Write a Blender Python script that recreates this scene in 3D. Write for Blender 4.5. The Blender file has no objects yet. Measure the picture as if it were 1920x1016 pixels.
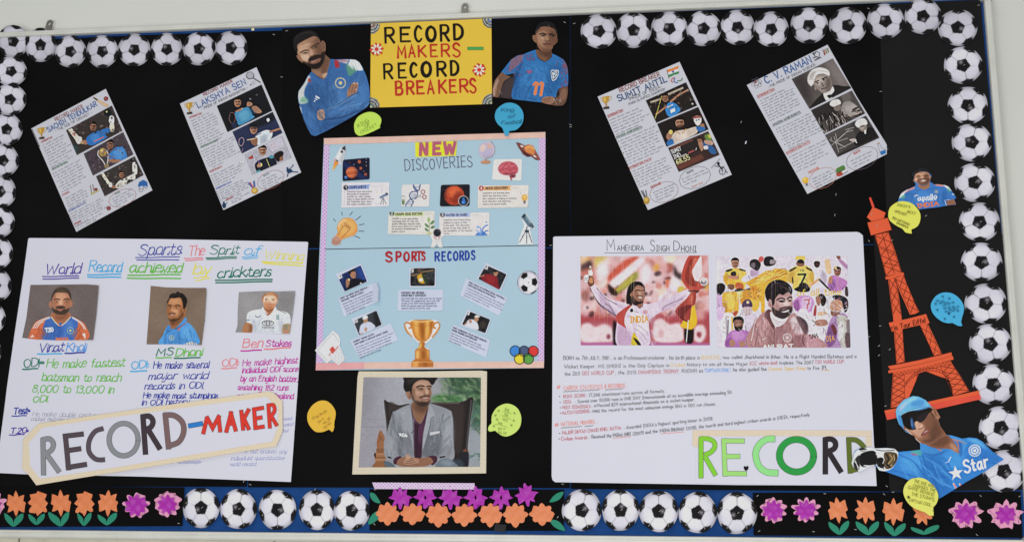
import bpy, bmesh, math, random
import numpy as np
from mathutils import Matrix, Vector
random.seed(7); RNG = np.random.default_rng(11)
SC = bpy.context.scene; COL = SC.collection

# ------------------------------------------------------------------ camera
# The board is the plane y=0 (x right, z up); the camera stands about 3 m off, a little right of and below its middle.
FPX, CX, CY = 2262.0, 960.0, 508.0
def _n(v): v = np.array(v, float); return v/np.linalg.norm(v)
r1 = -_n([(-18100-CX)/FPX, (811-CY)/FPX, 1.0])          # board right, in camera axes (x right, y down, z forward)
r2 = -_n([(1069-CX)/FPX, (-9515-CY)/FPX, 1.0])          # board down
r2 = _n(r2 - r1*np.dot(r1, r2)); r3 = np.cross(r1, r2)
RC = np.array([r1, r3, -r2]).T                          # world -> camera
OC = np.array([0, 0, 2.9])
CAMPOS = -RC.T @ OC
def P(px, py, h=0.0):
    """board point seen at photo pixel (px, py), h metres in front of the board"""
    px = np.asarray(px, float); py = np.asarray(py, float)
    d = np.stack([(px-CX)/FPX, (py-CY)/FPX, np.ones_like(px)], -1) @ RC
    t = (-h - CAMPOS[1])/d[..., 1]
    return CAMPOS + d*t[..., None]
cam_d = bpy.data.cameras.new('camera'); cam = bpy.data.objects.new('camera', cam_d); COL.objects.link(cam)
cam_d.sensor_width = 36; cam_d.lens = 36*FPX/1920; cam_d.clip_start = 0.05; cam_d.clip_end = 100
_m = np.eye(4); _m[:3, 0] = RC.T @ [1, 0, 0]; _m[:3, 1] = RC.T @ [0, -1, 0]; _m[:3, 2] = RC.T @ [0, 0, -1]; _m[:3, 3] = CAMPOS
cam.matrix_world = Matrix(_m.tolist()); SC.camera = cam

# ------------------------------------------------------------------ light
wd = bpy.data.worlds.new('World'); SC.world = wd; wd.use_nodes = True
wd.node_tree.nodes['Background'].inputs[0].default_value = (0.93, 0.97, 1.0, 1)
wd.node_tree.nodes['Background'].inputs[1].default_value = 0.24
def area(name, loc, target, sx, sy, power, col):
    l = bpy.data.lights.new(name, 'AREA'); l.shape = 'RECTANGLE'; l.size = sx; l.size_y = sy; l.energy = power; l.color = col
    o = bpy.data.objects.new(name, l); COL.objects.link(o); o.location = loc
    o.rotation_euler = (Vector(target)-Vector(loc)).to_track_quat('-Z', 'Y').to_euler()
    return o
area('daylight_opening', (0.3, -3.9, -0.95), (0.25, 0, -0.12), 3.8, 1.7, 96, (1.0, 0.985, 0.965))
area('ceiling_light', (-1.0, -2.6, 2.6), (0, 0, 0), 2.2, 1.2, 17, (0.95, 0.98, 1.0))
SC.view_settings.view_transform = 'Standard'; SC.view_settings.look = 'None'
SC.view_settings.exposure = 0; SC.view_settings.gamma = 1; SC.view_settings.use_curve_mapping = False
KL = 0.74                                                # what a white card on the board would show, linear

# ------------------------------------------------------------------ colour, materials
def hx(s):
    s = s.lstrip('#')
    if len(s) == 3: s = ''.join(c*2 for c in s)
    return np.array([int(s[i:i+2], 16) for i in (0, 2, 4)])/255.0
def lin(c):
    c = np.asarray(c, float); return np.where(c <= .04045, c/12.92, ((c+.055)/1.055)**2.4)
def alb(c): return np.clip(lin(c)/KL, 0.0015, .93)
MATS = {}
def _bump(nt, b, scale, strength, detail=3):
    tc = nt.nodes.new('ShaderNodeTexCoord')
    nz = nt.nodes.new('ShaderNodeTexNoise'); nz.inputs['Scale'].default_value = scale; nz.inputs['Detail'].default_value = detail
    nt.links.new(tc.outputs['Object'], nz.inputs['Vector'])
    bp = nt.nodes.new('ShaderNodeBump'); bp.inputs['Strength'].default_value = strength; bp.inputs['Distance'].default_value = .001
    nt.links.new(nz.outputs['Fac'], bp.inputs['Height']); nt.links.new(bp.outputs['Normal'], b.inputs['Normal'])
    return tc
def attr_mat(name, rough=.6, spec=.25, bs=60, bst=.12):
    """paper carrying print or ink: colour comes from the mesh's own colour attribute"""
    if name in MATS: return MATS[name]
    m = bpy.data.materials.new(name); m.use_nodes = True; nt = m.node_tree; b = nt.nodes['Principled BSDF']
    a = nt.nodes.new('ShaderNodeAttribute'); a.attribute_name = 'Col'
    nt.links.new(a.outputs['Color'], b.inputs['Base Color'])
    b.inputs['Roughness'].default_value = rough; b.inputs['Specular IOR Level'].default_value = spec
    _bump(nt, b, bs, bst); MATS[name] = m; return m
def plain(name, col, rough=.7, spec=.2, var=.05, vs=9, bs=150, bst=.15, metal=0, raw=False):
    """one colour with a little uneven tone and a surface grain"""
    if name in MATS: return MATS[name]
    m = bpy.data.materials.new(name); m.use_nodes = True; nt = m.node_tree; b = nt.nodes['Principled BSDF']
    c = np.array(col) if raw else alb(hx(col))
    tc = _bump(nt, b, bs, bst)
    nz = nt.nodes.new('ShaderNodeTexNoise'); nz.inputs['Scale'].default_value = vs; nz.inputs['Detail'].default_value = 5
    nt.links.new(tc.outputs['Object'], nz.inputs['Vector'])
    rp = nt.nodes.new('ShaderNodeValToRGB')
    rp.color_ramp.elements[0].position = .3; rp.color_ramp.elements[1].position = .7
    rp.color_ramp.elements[0].color = (*np.clip(c*(1-var), 0, .95), 1); rp.color_ramp.elements[1].color = (*np.clip(c*(1+var), 0, .95), 1)
    nt.links.new(nz.outputs['Fac'], rp.inputs['Fac']); nt.links.new(rp.outputs['Color'], b.inputs['Base Color'])
    b.inputs['Roughness'].default_value = rough; b.inputs['Specular IOR Level'].default_value = spec; b.inputs['Metallic'].default_value = metal
    MATS[name] = m; return m
PRINT = lambda: attr_mat('glossy_print', .5, .1)
MATTE = lambda: attr_mat('matte_print', .65, .08)
INK = lambda: attr_mat('pen_ink', .7, .1, 300, .05)

# ------------------------------------------------------------------ objects
def tag(o, label=None, cat=None, group=None, kind=None):
    if label: o['label'] = label
    if cat: o['category'] = cat
    if group: o['group'] = group
    if kind: o['kind'] = kind
    return o
def warp(v):
    """gentle unevenness of paper pinned on felt, shared by everything on the board"""
    x, z = v[:, 0], v[:, 2]
    w = .0011*np.sin(5.1*x+1.3*z+.5)+.0009*np.sin(-3.3*x+7.7*z+2)+.0005*np.sin(17*x+11*z)+.0004*np.sin(23*z-13*x+1)
    v = v.copy(); v[:, 1] -= w+.0032; return v
def link(name, me, mat, parent=None, loc=None):
    """object whose origin sits at its own middle"""
    o = bpy.data.objects.new(name, me); COL.objects.link(o)
    n = len(me.vertices); co = np.empty(n*3); me.vertices.foreach_get('co', co); co = co.reshape(-1, 3)
    c = (co.min(0)+co.max(0))/2 if loc is None else np.array(loc, float)
    me.vertices.foreach_set('co', (co-c).ravel()); me.update()
    if parent is not None:
        o.parent = parent; wp = np.array(WORLD[parent.name]); o.location = c-wp
    else: o.location = c
    WORLD[o.name] = c
    me.materials.append(mat); return o
WORLD = {}
def empty(name, c, label=None, cat=None, group=None):
    o = bpy.data.objects.new(name, None); COL.objects.link(o); o.empty_display_size = .02
    o.location = c; WORLD[o.name] = np.array(c, float); return tag(o, label, cat, group)
def mesh_np(name, verts, faces, cols=None):
    me = bpy.data.meshes.new(name); verts = np.asarray(verts, np.float64)
    nl = [len(f) for f in faces] if not isinstance(faces, np.ndarray) else np.full(len(faces), faces.shape[1])
    li = np.concatenate([np.asarray(f) for f in faces]) if not isinstance(faces, np.ndarray) else faces.ravel()
    me.vertices.add(len(verts)); me.vertices.foreach_set('co', verts.ravel())
    me.loops.add(len(li)); me.loops.foreach_set('vertex_index', np.asarray(li, np.int32))
    me.polygons.add(len(nl)); st = np.concatenate([[0], np.cumsum(nl)[:-1]]).astype(np.int32)
    me.polygons.foreach_set('loop_start', st)
    me.update(calc_edges=True); me.validate()
    if cols is not None:
        ca = me.color_attributes.new('Col', 'FLOAT_COLOR', 'POINT')
        d = np.ones((len(verts), 4), np.float32); d[:, :3] = cols; ca.data.foreach_set('color', d.ravel())
    return me
def smooth(pts, closed=True, n=6):
    p = np.asarray(pts, float)
    if len(p) < 3: return p
    if closed: q = np.concatenate([p[-1:], p, p[:2]])
    else: q = np.concatenate([2*p[:1]-p[1:2], p, 2*p[-1:]-p[-2:-1]])
    out = []
    t = np.linspace(0, 1, n, endpoint=False)[:, None]
    for i in range(1, len(q)-2):
        a, b, c, d = q[i-1], q[i], q[i+1], q[i+2]
        out.append(.5*((2*b)+(c-a)*t+(2*a-5*b+4*c-d)*t*t+(3*b-a-3*c+d)*t**3))
    r = np.concatenate(out)
    return r if closed else np.concatenate([r, p[-1:]])
def pts(s): return np.array([[float(a) for a in q.split(',')] for q in s.split()])
class TF:
    """zoomed-crop coordinates -> photo pixels"""
    def __init__(s, x0, y0, k): s.x0, s.y0, s.k = x0, y0, k
    def __call__(s, p): p = np.asarray(p, float); return p/s.k+np.array([s.x0, s.y0])
ID = TF(0, 0, 1)
def sheet(name, poly, h, mat, parent=None, thick=.0006, step=None, curl=None):
    """cut paper: outline in photo pixels, h off the board, real edge thickness"""
    poly = np.asarray(poly, float)
    bm = bmesh.new(); vs = [bm.verts.new((x, 0, y)) for x, y in poly]
    f = bm.faces.new(vs); bmesh.ops.triangulate(bm, faces=[f])
    x0, y0 = poly.min(0); x1, y1 = poly.max(0)
    st = step or max(12, min(60, max(x1-x0, y1-y0)/6))
    for ax, a, b in ((0, x0, x1), (2, y0, y1)):
        for q in np.arange(a+st, b-st*.2, st):
            no = (1, 0, 0) if ax == 0 else (0, 0, 1); co = (q, 0, 0) if ax == 0 else (0, 0, q)
            bmesh.ops.bisect_plane(bm, geom=bm.verts[:]+bm.edges[:]+bm.faces[:], plane_co=co, plane_no=no, dist=1e-5)
    bm.verts.ensure_lookup_table(); n = len(bm.verts)
    q = np.array([v.co[:] for v in bm.verts])
    hh = np.full(n, h, float)
    if curl is not None: hh = hh+curl(q[:, 0], q[:, 2])
    w = warp(P(q[:, 0], q[:, 2], hh))
    for v, c in zip(bm.verts, w): v.co = c
    be = [e for e in bm.edges if len(e.link_faces) == 1]
    r = bmesh.ops.extrude_edge_only(bm, edges=be)
    for v in r['geom']:
        if isinstance(v, bmesh.types.BMVert): v.co.y += thick
    bmesh.ops.recalc_face_normals(bm, faces=bm.faces[:])
    fr = [f for f in bm.faces if abs(f.normal.y) > .7]
    if fr and sum(f.normal.y for f in fr) > 0: bmesh.ops.reverse_faces(bm, faces=bm.faces[:])
    me = bpy.data.meshes.new(name); bm.to_mesh(me); bm.free()
    return link(name, me, mat, parent)
def box(name, lo, hi, mat, parent=None, bev=0):
    bm = bmesh.new(); bmesh.ops.create_cube(bm, size=1)
    lo, hi = np.array(lo, float), np.array(hi, float)
    for v in bm.verts: v.co = Vector((lo+hi)/2+np.array(v.co)*(hi-lo))
    if bev: bmesh.ops.bevel(bm, geom=bm.edges[:], offset=bev, segments=2, affect='EDGES')
    me = bpy.data.meshes.new(name); bm.to_mesh(me); bm.free(); return link(name, me, mat, parent)

# ------------------------------------------------------------------ printing: a small painter, one colour sample per grid vertex
def _inside(poly, X, Y):
    r = np.zeros(X.shape, bool); x0, y0 = poly[-1]
    for x1, y1 in poly:
        if y0 != y1:
            c = ((y0 > Y) != (y1 > Y)) & (X < (x1-x0)*(Y-y0)/(y1-y0)+x0)
            r ^= c
        x0, y0 = x1, y1
    return r
def _blur(a, s):
    if s < .3: return a
    r = max(1, int(math.ceil(s*2.5))); k = np.exp(-.5*(np.arange(-r, r+1)/s)**2); k /= k.sum()
    for ax in (0, 1):
        pad = [(0, 0)]*a.ndim; pad[ax] = (r, r); b = np.pad(a, pad, mode='edge')
        o = np.zeros_like(a); n = a.shape[ax]
        for i, w in enumerate(k):
            sl = [slice(None)]*a.ndim; sl[ax] = slice(i, i+n); o = o+w*b[tuple(sl)]
        a = o
    return a
def vnoise(shape, cell, seed=0):
    r = np.random.default_rng(seed); H, W = shape; gh, gw = int(H/cell)+3, int(W/cell)+3
    g = r.random((gh, gw)); y = np.arange(H)/cell; x = np.arange(W)/cell
    yi, xi = y.astype(int), x.astype(int); fy, fx = (y-yi)[:, None], (x-xi)[None]
    fy, fx = fy*fy*(3-2*fy), fx*fx*(3-2*fx)
    a, b = g[yi][:, xi], g[yi][:, xi+1]; c, d = g[yi+1][:, xi], g[yi+1][:, xi+1]
    return (a*(1-fx)+b*fx)*(1-fy)+(c*(1-fx)+d*fx)*fy-.5
class Canvas:
    def __init__(s, outline, tf=ID, base='#888', res=1.0):
        s.tf = tf; s.outline = tf(outline); s.res = res
        lo, hi = s.outline.min(0)-1.5/res, s.outline.max(0)+1.5/res
        s.x0, s.y0 = lo; s.W = int((hi[0]-lo[0])*res)+2; s.H = int((hi[1]-lo[1])*res)+2
        s.X, s.Y = np.meshgrid(s.x0+np.arange(s.W)/res, s.y0+np.arange(s.H)/res)
        s.a = np.ones((s.H, s.W, 3))*hx(base)
    def _sub(s, lo, hi):
        i0 = max(0, int((lo[0]-s.x0)*s.res)-1); i1 = min(s.W, int((hi[0]-s.x0)*s.res)+3)
        j0 = max(0, int((lo[1]-s.y0)*s.res)-1); j1 = min(s.H, int((hi[1]-s.y0)*s.res)+3)
        return (slice(j0, j1), slice(i0, i1)) if i1 > i0 and j1 > j0 else None
    def _mix(s, sl, m, col, alpha):
        m = (m*alpha)[..., None]; s.a[sl] = s.a[sl]*(1-m)+col*m
    def fill(s, p, col, blur=0, alpha=1, sm=True):
        p = s.tf(smooth(p) if sm else p); b = blur/s.tf.k*s.res; pad = 3*b/s.res+1
        sl = s._sub(p.min(0)-pad, p.max(0)+pad)
        if sl is None: return
        X, Y = s.X[sl], s.Y[sl]; e = .25/s.res
        m = sum(_inside(p, X+dx, Y+dy) for dx, dy in ((-e, -e), (e, -e), (-e, e), (e, e)))/4.0
        s._mix(sl, _blur(m, b), hx(col) if isinstance(col, str) else col(X, Y), alpha)
    def line(s, p, w, col, blur=0, alpha=1, sm=False, closed=False):
        p = np.asarray(p, float)
        if sm: p = smooth(p, closed)
        if closed: p = np.concatenate([p, p[:1]])
        p = s.tf(p); b = blur/s.tf.k*s.res; w = w/s.tf.k; pad = w+3*b/s.res+1
        sl = s._sub(p.min(0)-pad, p.max(0)+pad)
        if sl is None: return
        X, Y = s.X[sl], s.Y[sl]; d = np.full(X.shape, 1e9)
        for (ax, ay), (bx, by) in zip(p[:-1], p[1:]):
            vx, vy = bx-ax, by-ay; L = vx*vx+vy*vy+1e-9
            t = np.clip(((X-ax)*vx+(Y-ay)*vy)/L, 0, 1); d = np.minimum(d, np.hypot(X-ax-t*vx, Y-ay-t*vy))
        f = 1/s.res; cov = np.clip((w/2-d)/f+.5, 0, 1)*min(1, w/f*1.0+.15)
        s._mix(sl, _blur(cov, b), hx(col), alpha)
    def ell(s, cx, cy, rx, ry, col, rot=0, blur=0, alpha=1):
        t = np.linspace(0, 2*np.pi, 28, endpoint=False); c, q = math.cos(math.radians(rot)), math.sin(math.radians(rot))
        x, y = rx*np.cos(t), ry*np.sin(t); s.fill(np.stack([cx+c*x-q*y, cy+q*x+c*y], 1), col, blur, alpha, False)
    def grad(s, p, c0, c1, a, b, sm=True, blur=0, alpha=1):
        a, b = s.tf(np.array(a)), s.tf(np.array(b)); v = b-a; L = (v*v).sum(); k0, k1 = hx(c0), hx(c1)
        def f(X, Y):
            t = np.clip(((X-a[0])*v[0]+(Y-a[1])*v[1])/L, 0, 1)[..., None]; return k0*(1-t)+k1*t
        s.fill(p, f, blur, alpha, sm)
    def noise(s, amp, cell, seed=0, mask=None):
        n = vnoise((s.H, s.W), cell*s.res, seed)[..., None]*amp
        s.a = np.clip(s.a+(n if mask is None else n*mask[..., None]), 0, 1)
    def crisp(s, tex=.05, amt=.55, seed=1):
        """print texture at several sizes, then edge sharpening, as on an ink-jet photo"""
        n = vnoise((s.H, s.W), 1.8*s.res, seed)*tex*1.2+vnoise((s.H, s.W), 4*s.res, seed+1)*tex+vnoise((s.H, s.W), 10*s.res, seed+2)*tex*.9
        L = s.a.mean(2, keepdims=True); s.a = np.clip(s.a*(1+n[..., None]*1.5*(.5+L)), 0, 1)
        b = _blur(s.a, 1.6*s.res); s.a = np.clip(s.a+(s.a-b)*amt, 0, 1)
    def mute(s, sat=.88, gain=.95):
        L = s.a @ np.array([.3, .59, .11]); s.a = np.clip((L[..., None]+(s.a-L[..., None])*sat)*gain, 0, 1)
    def soften(s, b): s.a = _blur(s.a, b*s.res)
    def text(s, t, a, b, h, w, col, slant=0, alpha=1):
        a, b = np.array(a, float), np.array(b, float)
        for st in layout(t, a, b, h, slant): s.line(st, w, col, 0, alpha)
    def do(s, prog):
        """one painting step per line: op colour [width] blur alpha points"""
        for ln in prog.strip().splitlines():
            t = ln.split('#!')[0].split()
            if not t: continue
            op = t[0]
            if op in 'sf': s.fill(pts(' '.join(t[4:])), t[1], float(t[2]), float(t[3]), op == 's')
            elif op in 'lLo': s.line(pts(' '.join(t[5:])), float(t[2]), t[1], float(t[3]), float(t[4]), op != 'l', op == 'o')
            elif op == 'e':
                v = [float(q) for q in t[4].split(',')]; s.ell(v[0], v[1], v[2], v[3], t[1], v[4] if len(v) > 4 else 0, float(t[2]), float(t[3]))
            elif op in 'gG': s.grad(pts(' '.join(t[5:])), t[1], t[2], pts(t[3])[0], pts(t[4])[0], op == 'g')
            elif op == 'n': s.noise(float(t[1]), float(t[2]), int(t[3]))
        return s
    def build(s, name, h, parent=None, mat=None, thick=.0005, grain=.03, curl=None):
        """mesh of the printed piece, grid vertices outside the cut snapped to the cut"""
        if grain: s.a = np.clip(s.a+RNG.normal(0, grain, s.a.shape[:2])[..., None]*(.35+.65*s.a), 0, 1)
        p = s.outline; ins = _inside(p, s.X, s.Y)
        cell = ins[:-1, :-1] | ins[1:, :-1] | ins[:-1, 1:] | ins[1:, 1:]
        used = np.zeros(ins.shape, bool)
        for dy in (0, 1):
            for dx in (0, 1): used[dy:dy+cell.shape[0], dx:dx+cell.shape[1]] |= cell
        X, Y = s.X.copy(), s.Y.copy(); oy, ox = np.nonzero(used & ~ins)
        qx, qy = X[oy, ox], Y[oy, ox]; bd = np.full(len(qx), 1e9); nx, ny = qx.copy(), qy.copy()
        pp = np.concatenate([p, p[:1]])
        for (ax, ay), (bx, by) in zip(pp[:-1], pp[1:]):
            vx, vy = bx-ax, by-ay; t = np.clip(((qx-ax)*vx+(qy-ay)*vy)/(vx*vx+vy*vy+1e-9), 0, 1)
            cx, cy = ax+t*vx, ay+t*vy; d = np.hypot(qx-cx, qy-cy); u = d < bd
            bd[u], nx[u], ny[u] = d[u], cx[u], cy[u]
        X[oy, ox], Y[oy, ox] = nx, ny
        idx = np.full(ins.shape, -1); idx[used] = np.arange(used.sum())
        j, i = np.nonzero(cell)
        F = np.stack([idx[j, i], idx[j+1, i], idx[j+1, i+1], idx[j, i+1]], 1)
        hh = h if curl is None else h+curl(X[used], Y[used])
        V = warp(P(X[used], Y[used], hh)); C = alb(s.a[used])
        # rim: back-going wall round the cut
        E = np.concatenate([F[:, [0, 1]], F[:, [1, 2]], F[:, [2, 3]], F[:, [3, 0]]])
        key = np.sort(E, 1); u, inv, cnt = np.unique(key, axis=0, return_inverse=True, return_counts=True)
        be = E[cnt[inv.ravel()] == 1]; bv = np.unique(be); mp = np.zeros(len(V), int); mp[bv] = np.arange(len(bv))+len(V)
        B = V[bv].copy(); B[:, 1] += thick; BC = np.ones((len(bv), 3))*.55*C[bv]+.2
        R = np.stack([be[:, 1], be[:, 0], mp[be[:, 0]], mp[be[:, 1]]], 1)
        me = mesh_np(name, np.concatenate([V, B]), np.concatenate([F, R]), np.concatenate([C, BC]))
        return link(name, me, mat or PRINT(), parent)
# ------------------------------------------------------------------ lettering: single-stroke hand, ~ marks a curved stroke
_F = """A 0,0 .33,1 .66,0|.12,.35 .54,.35
B 0,0 0,1|~0,1 .35,1 .5,.85 .5,.68 .35,.54 0,.52|~0,.52 .4,.52 .58,.38 .58,.18 .42,.02 0,0
C ~.6,.85 .45,.98 .25,1 .05,.75 0,.5 .05,.22 .25,0 .45,.02 .6,.16
D 0,0 0,1|~0,1 .3,.98 .55,.78 .62,.5 .55,.22 .3,.02 0,0
E .52,1 0,1 0,0 .54,0|0,.52 .42,.52
F .52,1 0,1 0,0|0,.52 .42,.52
G ~.6,.85 .45,.98 .25,1 .05,.75 0,.5 .05,.22 .25,0 .45,.02 .62,.2|.38,.42 .62,.42 .62,.05
H 0,0 0,1|.58,0 .58,1|0,.5 .58,.5
I .17,0 .17,1|0,1 .34,1|0,0 .34,0
J ~.45,1 .45,.25 .35,.03 .15,0 0,.18
K 0,0 0,1|.55,1 0,.42|.15,.55 .58,0
L 0,1 0,0 .5,0
M 0,0 .06,1 .4,.3 .74,1 .8,0
N 0,0 0,1 .58,0 .58,1
O ~.33,1 .1,.85 0,.5 .1,.14 .33,0 .56,.14 .66,.5 .56,.85 .33,1
P 0,0 0,1|~0,1 .4,1 .56,.86 .56,.66 .4,.5 0,.48
Q ~.33,1 .1,.85 0,.5 .1,.14 .33,0 .56,.14 .66,.5 .56,.85 .33,1|.4,.25 .7,-.08
R 0,0 0,1|~0,1 .4,1 .56,.86 .56,.66 .4,.5 0,.48|.25,.48 .6,0
S ~.52,.85 .38,.98 .18,1 .03,.85 .06,.65 .28,.52 .5,.38 .55,.18 .4,.02 .2,0 0,.14
T 0,1 .64,1|.32,1 .32,0
U ~0,1 0,.3 .1,.05 .3,0 .5,.05 .6,.3 .6,1
V 0,1 .32,0 .64,1
W 0,1 .2,0 .42,.75 .64,0 .84,1
X 0,0 .58,1|0,1 .58,0
Y 0,1 .3,.5 .6,1|.3,.5 .3,0
Z 0,1 .56,1 0,0 .58,0
a ~.42,.5 .3,.6 .12,.56 0,.32 .1,.04 .26,.02 .42,.28|.44,.6 .44,.1 .52,0
b 0,1 0,0|~0,.35 .12,.58 .32,.58 .42,.3 .32,.03 .12,.02 0,.2
c ~.4,.5 .25,.6 .08,.5 0,.3 .08,.06 .25,0 .42,.1
d .44,1 .44,0|~.44,.4 .32,.6 .1,.56 0,.3 .1,.02 .3,.02 .44,.2
e ~.02,.32 .4,.34 .36,.54 .2,.6 .05,.5 0,.28 .08,.06 .24,0 .42,.1
f ~.36,.95 .24,1 .14,.88 .14,.5 .14,0|0,.58 .32,.58
g ~.42,.5 .28,.6 .08,.54 0,.32 .1,.06 .28,.06 .42,.25|~.43,.6 .43,-.2 .3,-.38 .1,-.34
h 0,1 0,0|~0,.35 .15,.58 .34,.56 .4,.4 .4,0
i .04,.6 .04,0|.04,.82 .06,.86
j ~.16,.6 .16,-.2 .05,-.36 -.1,-.3|.16,.82 .18,.86
k 0,1 0,0|.36,.58 0,.22|.12,.32 .4,0
l 0,1 0,0
m 0,.6 0,0|~0,.38 .12,.58 .26,.56 .3,.4 .3,0|~.3,.38 .42,.58 .56,.56 .6,.4 .6,0
n 0,.6 0,0|~0,.38 .14,.58 .32,.56 .38,.4 .38,0
o ~.21,.6 .04,.5 0,.3 .05,.08 .21,0 .38,.1 .42,.3 .37,.52 .21,.6
p 0,.6 0,-.38|~0,.4 .12,.6 .32,.58 .42,.3 .32,.03 .12,.02 0,.2
q ~.42,.5 .28,.6 .08,.54 0,.32 .1,.06 .28,.06 .42,.25|.43,.6 .43,-.38
r 0,.6 0,0|~0,.35 .12,.55 .3,.58
s ~.34,.5 .2,.6 .05,.52 .06,.38 .3,.24 .32,.08 .18,0 0,.08
t ~.14,.9 .14,.2 .2,.02 .34,.04|0,.6 .32,.6
u ~0,.6 0,.2 .1,.02 .26,.02 .38,.2|.4,.6 .4,0
v 0,.6 .18,0 .36,.6
w 0,.6 .14,0 .28,.5 .42,0 .56,.6
x 0,0 .36,.6|0,.6 .36,0
y 0,.6 .18,.05|.38,.6 .14,-.28 0,-.36
z 0,.6 .34,.6 0,0 .36,0
0 ~.28,1 .08,.85 0,.5 .08,.14 .28,0 .48,.14 .56,.5 .48,.85 .28,1
1 .02,.8 .16,1 .16,0
2 ~.02,.8 .12,.97 .32,1 .48,.85 .44,.6 .2,.28 0,0|0,0 .52,0
3 ~.02,.86 .2,1 .42,.92 .44,.66 .2,.53|~.2,.53 .48,.42 .5,.14 .28,0 0,.1
4 .4,0 .4,1 0,.3 .56,.3
5 .46,1 .08,1 .04,.56|~.04,.56 .28,.62 .5,.42 .46,.12 .22,0 0,.08
6 ~.44,.94 .2,.85 .03,.5 .04,.15 .25,0 .46,.14 .46,.38 .26,.52 .05,.34
7 0,1 .52,1 .18,0
8 ~.26,.53 .06,.7 .1,.94 .26,1 .44,.94 .46,.7 .26,.53 .02,.35 .04,.08 .26,0 .5,.1 .5,.35 .26,.53
9 ~.48,.62 .28,.5 .06,.6 .04,.86 .24,1 .46,.88 .48,.6 .4,.2 .2,0
. .02,0 .05,.04
, .06,.06 0,-.14
: .02,.1 .04,.14|.02,.5 .04,.54
; .02,.5 .04,.54|.05,.06 0,-.12
' .04,1 .02,.78
" .02,1 0,.78|.16,1 .14,.78
- 0,.4 .34,.4
= 0,.36 .4,.36|0,.6 .4,.6
! .03,1 .03,.3|.03,0 .05,.04
/ 0,0 .4,1
( ~.16,1.08 .02,.75 .02,.25 .16,-.1
) ~0,1.08 .14,.75 .14,.25 0,-.1
# .14,0 .24,1|.38,0 .48,1|0,.34 .6,.34|.04,.68 .62,.68
& ~.56,0 .2,.6 .18,.88 .32,1 .44,.86 .34,.6 .06,.36 .08,.06 .3,0 .54,.32
* .04,.5 .1,.56
> .0,.5 .3,.3"""
FONT = {}
for _l in _F.splitlines():
    _k, _d = _l.split(' ', 1); _st = []
    for _q in _d.split('|'):
        _c = _q.startswith('~'); _p = pts(_q.lstrip('~')); _st.append(smooth(_p, False, 4) if _c else _p)
    FONT[_k] = (_st, max(q[:, 0].max() for q in _st))
FONT["*"] = ([np.array([[.1+.07*math.cos(a), .32+.07*math.sin(a)] for a in np.linspace(0, 6.3, 7)])], .2)
FONT["~"] = ([np.array([[0, .4], [.3, .4]])], .3)
def layout(t, a, b, h, slant=0, jit=.03, cur=False):
    """strokes of a line of writing whose baseline runs from a to b"""
    x = 0; S = []; rr = random.Random(t); lastend = None
    cy = (lambda y: np.where(y > .6, .6+(y-.6)*.72, np.where(y < 0, y*.8, y))*.99) if cur else (lambda y: y)
    for ch in t:
        if ch == ' ': x += (.5 if not cur else .42); lastend = None; continue
        g, w = FONT.get(ch, FONT['-'])
        dy, sc = rr.uniform(-jit, jit), 1+rr.uniform(-jit, jit)*1.5
        if cur and ch.islower():
            if lastend is not None: S.append(smooth(np.array([lastend, [(lastend[0]+x)/2+.02, .0], [x+.02, .25]]), False, 3))
            lastend = np.array([x+w, .06])
        else: lastend = None
        for q in g: S.append(np.stack([x+q[:, 0]*sc, cy(q[:, 1])*sc+dy], 1))
        x += w+(.24 if not cur else .13)
    tot = max(x-.24, .1); a, b = np.asarray(a, float), np.asarray(b, float); v = b-a; n = np.array([v[1], -v[0]])/np.hypot(*v)
    return [a+v*((q[:, :1]+slant*q[:, 1:])/tot)+n*q[:, 1:]*h for q in S]
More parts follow.
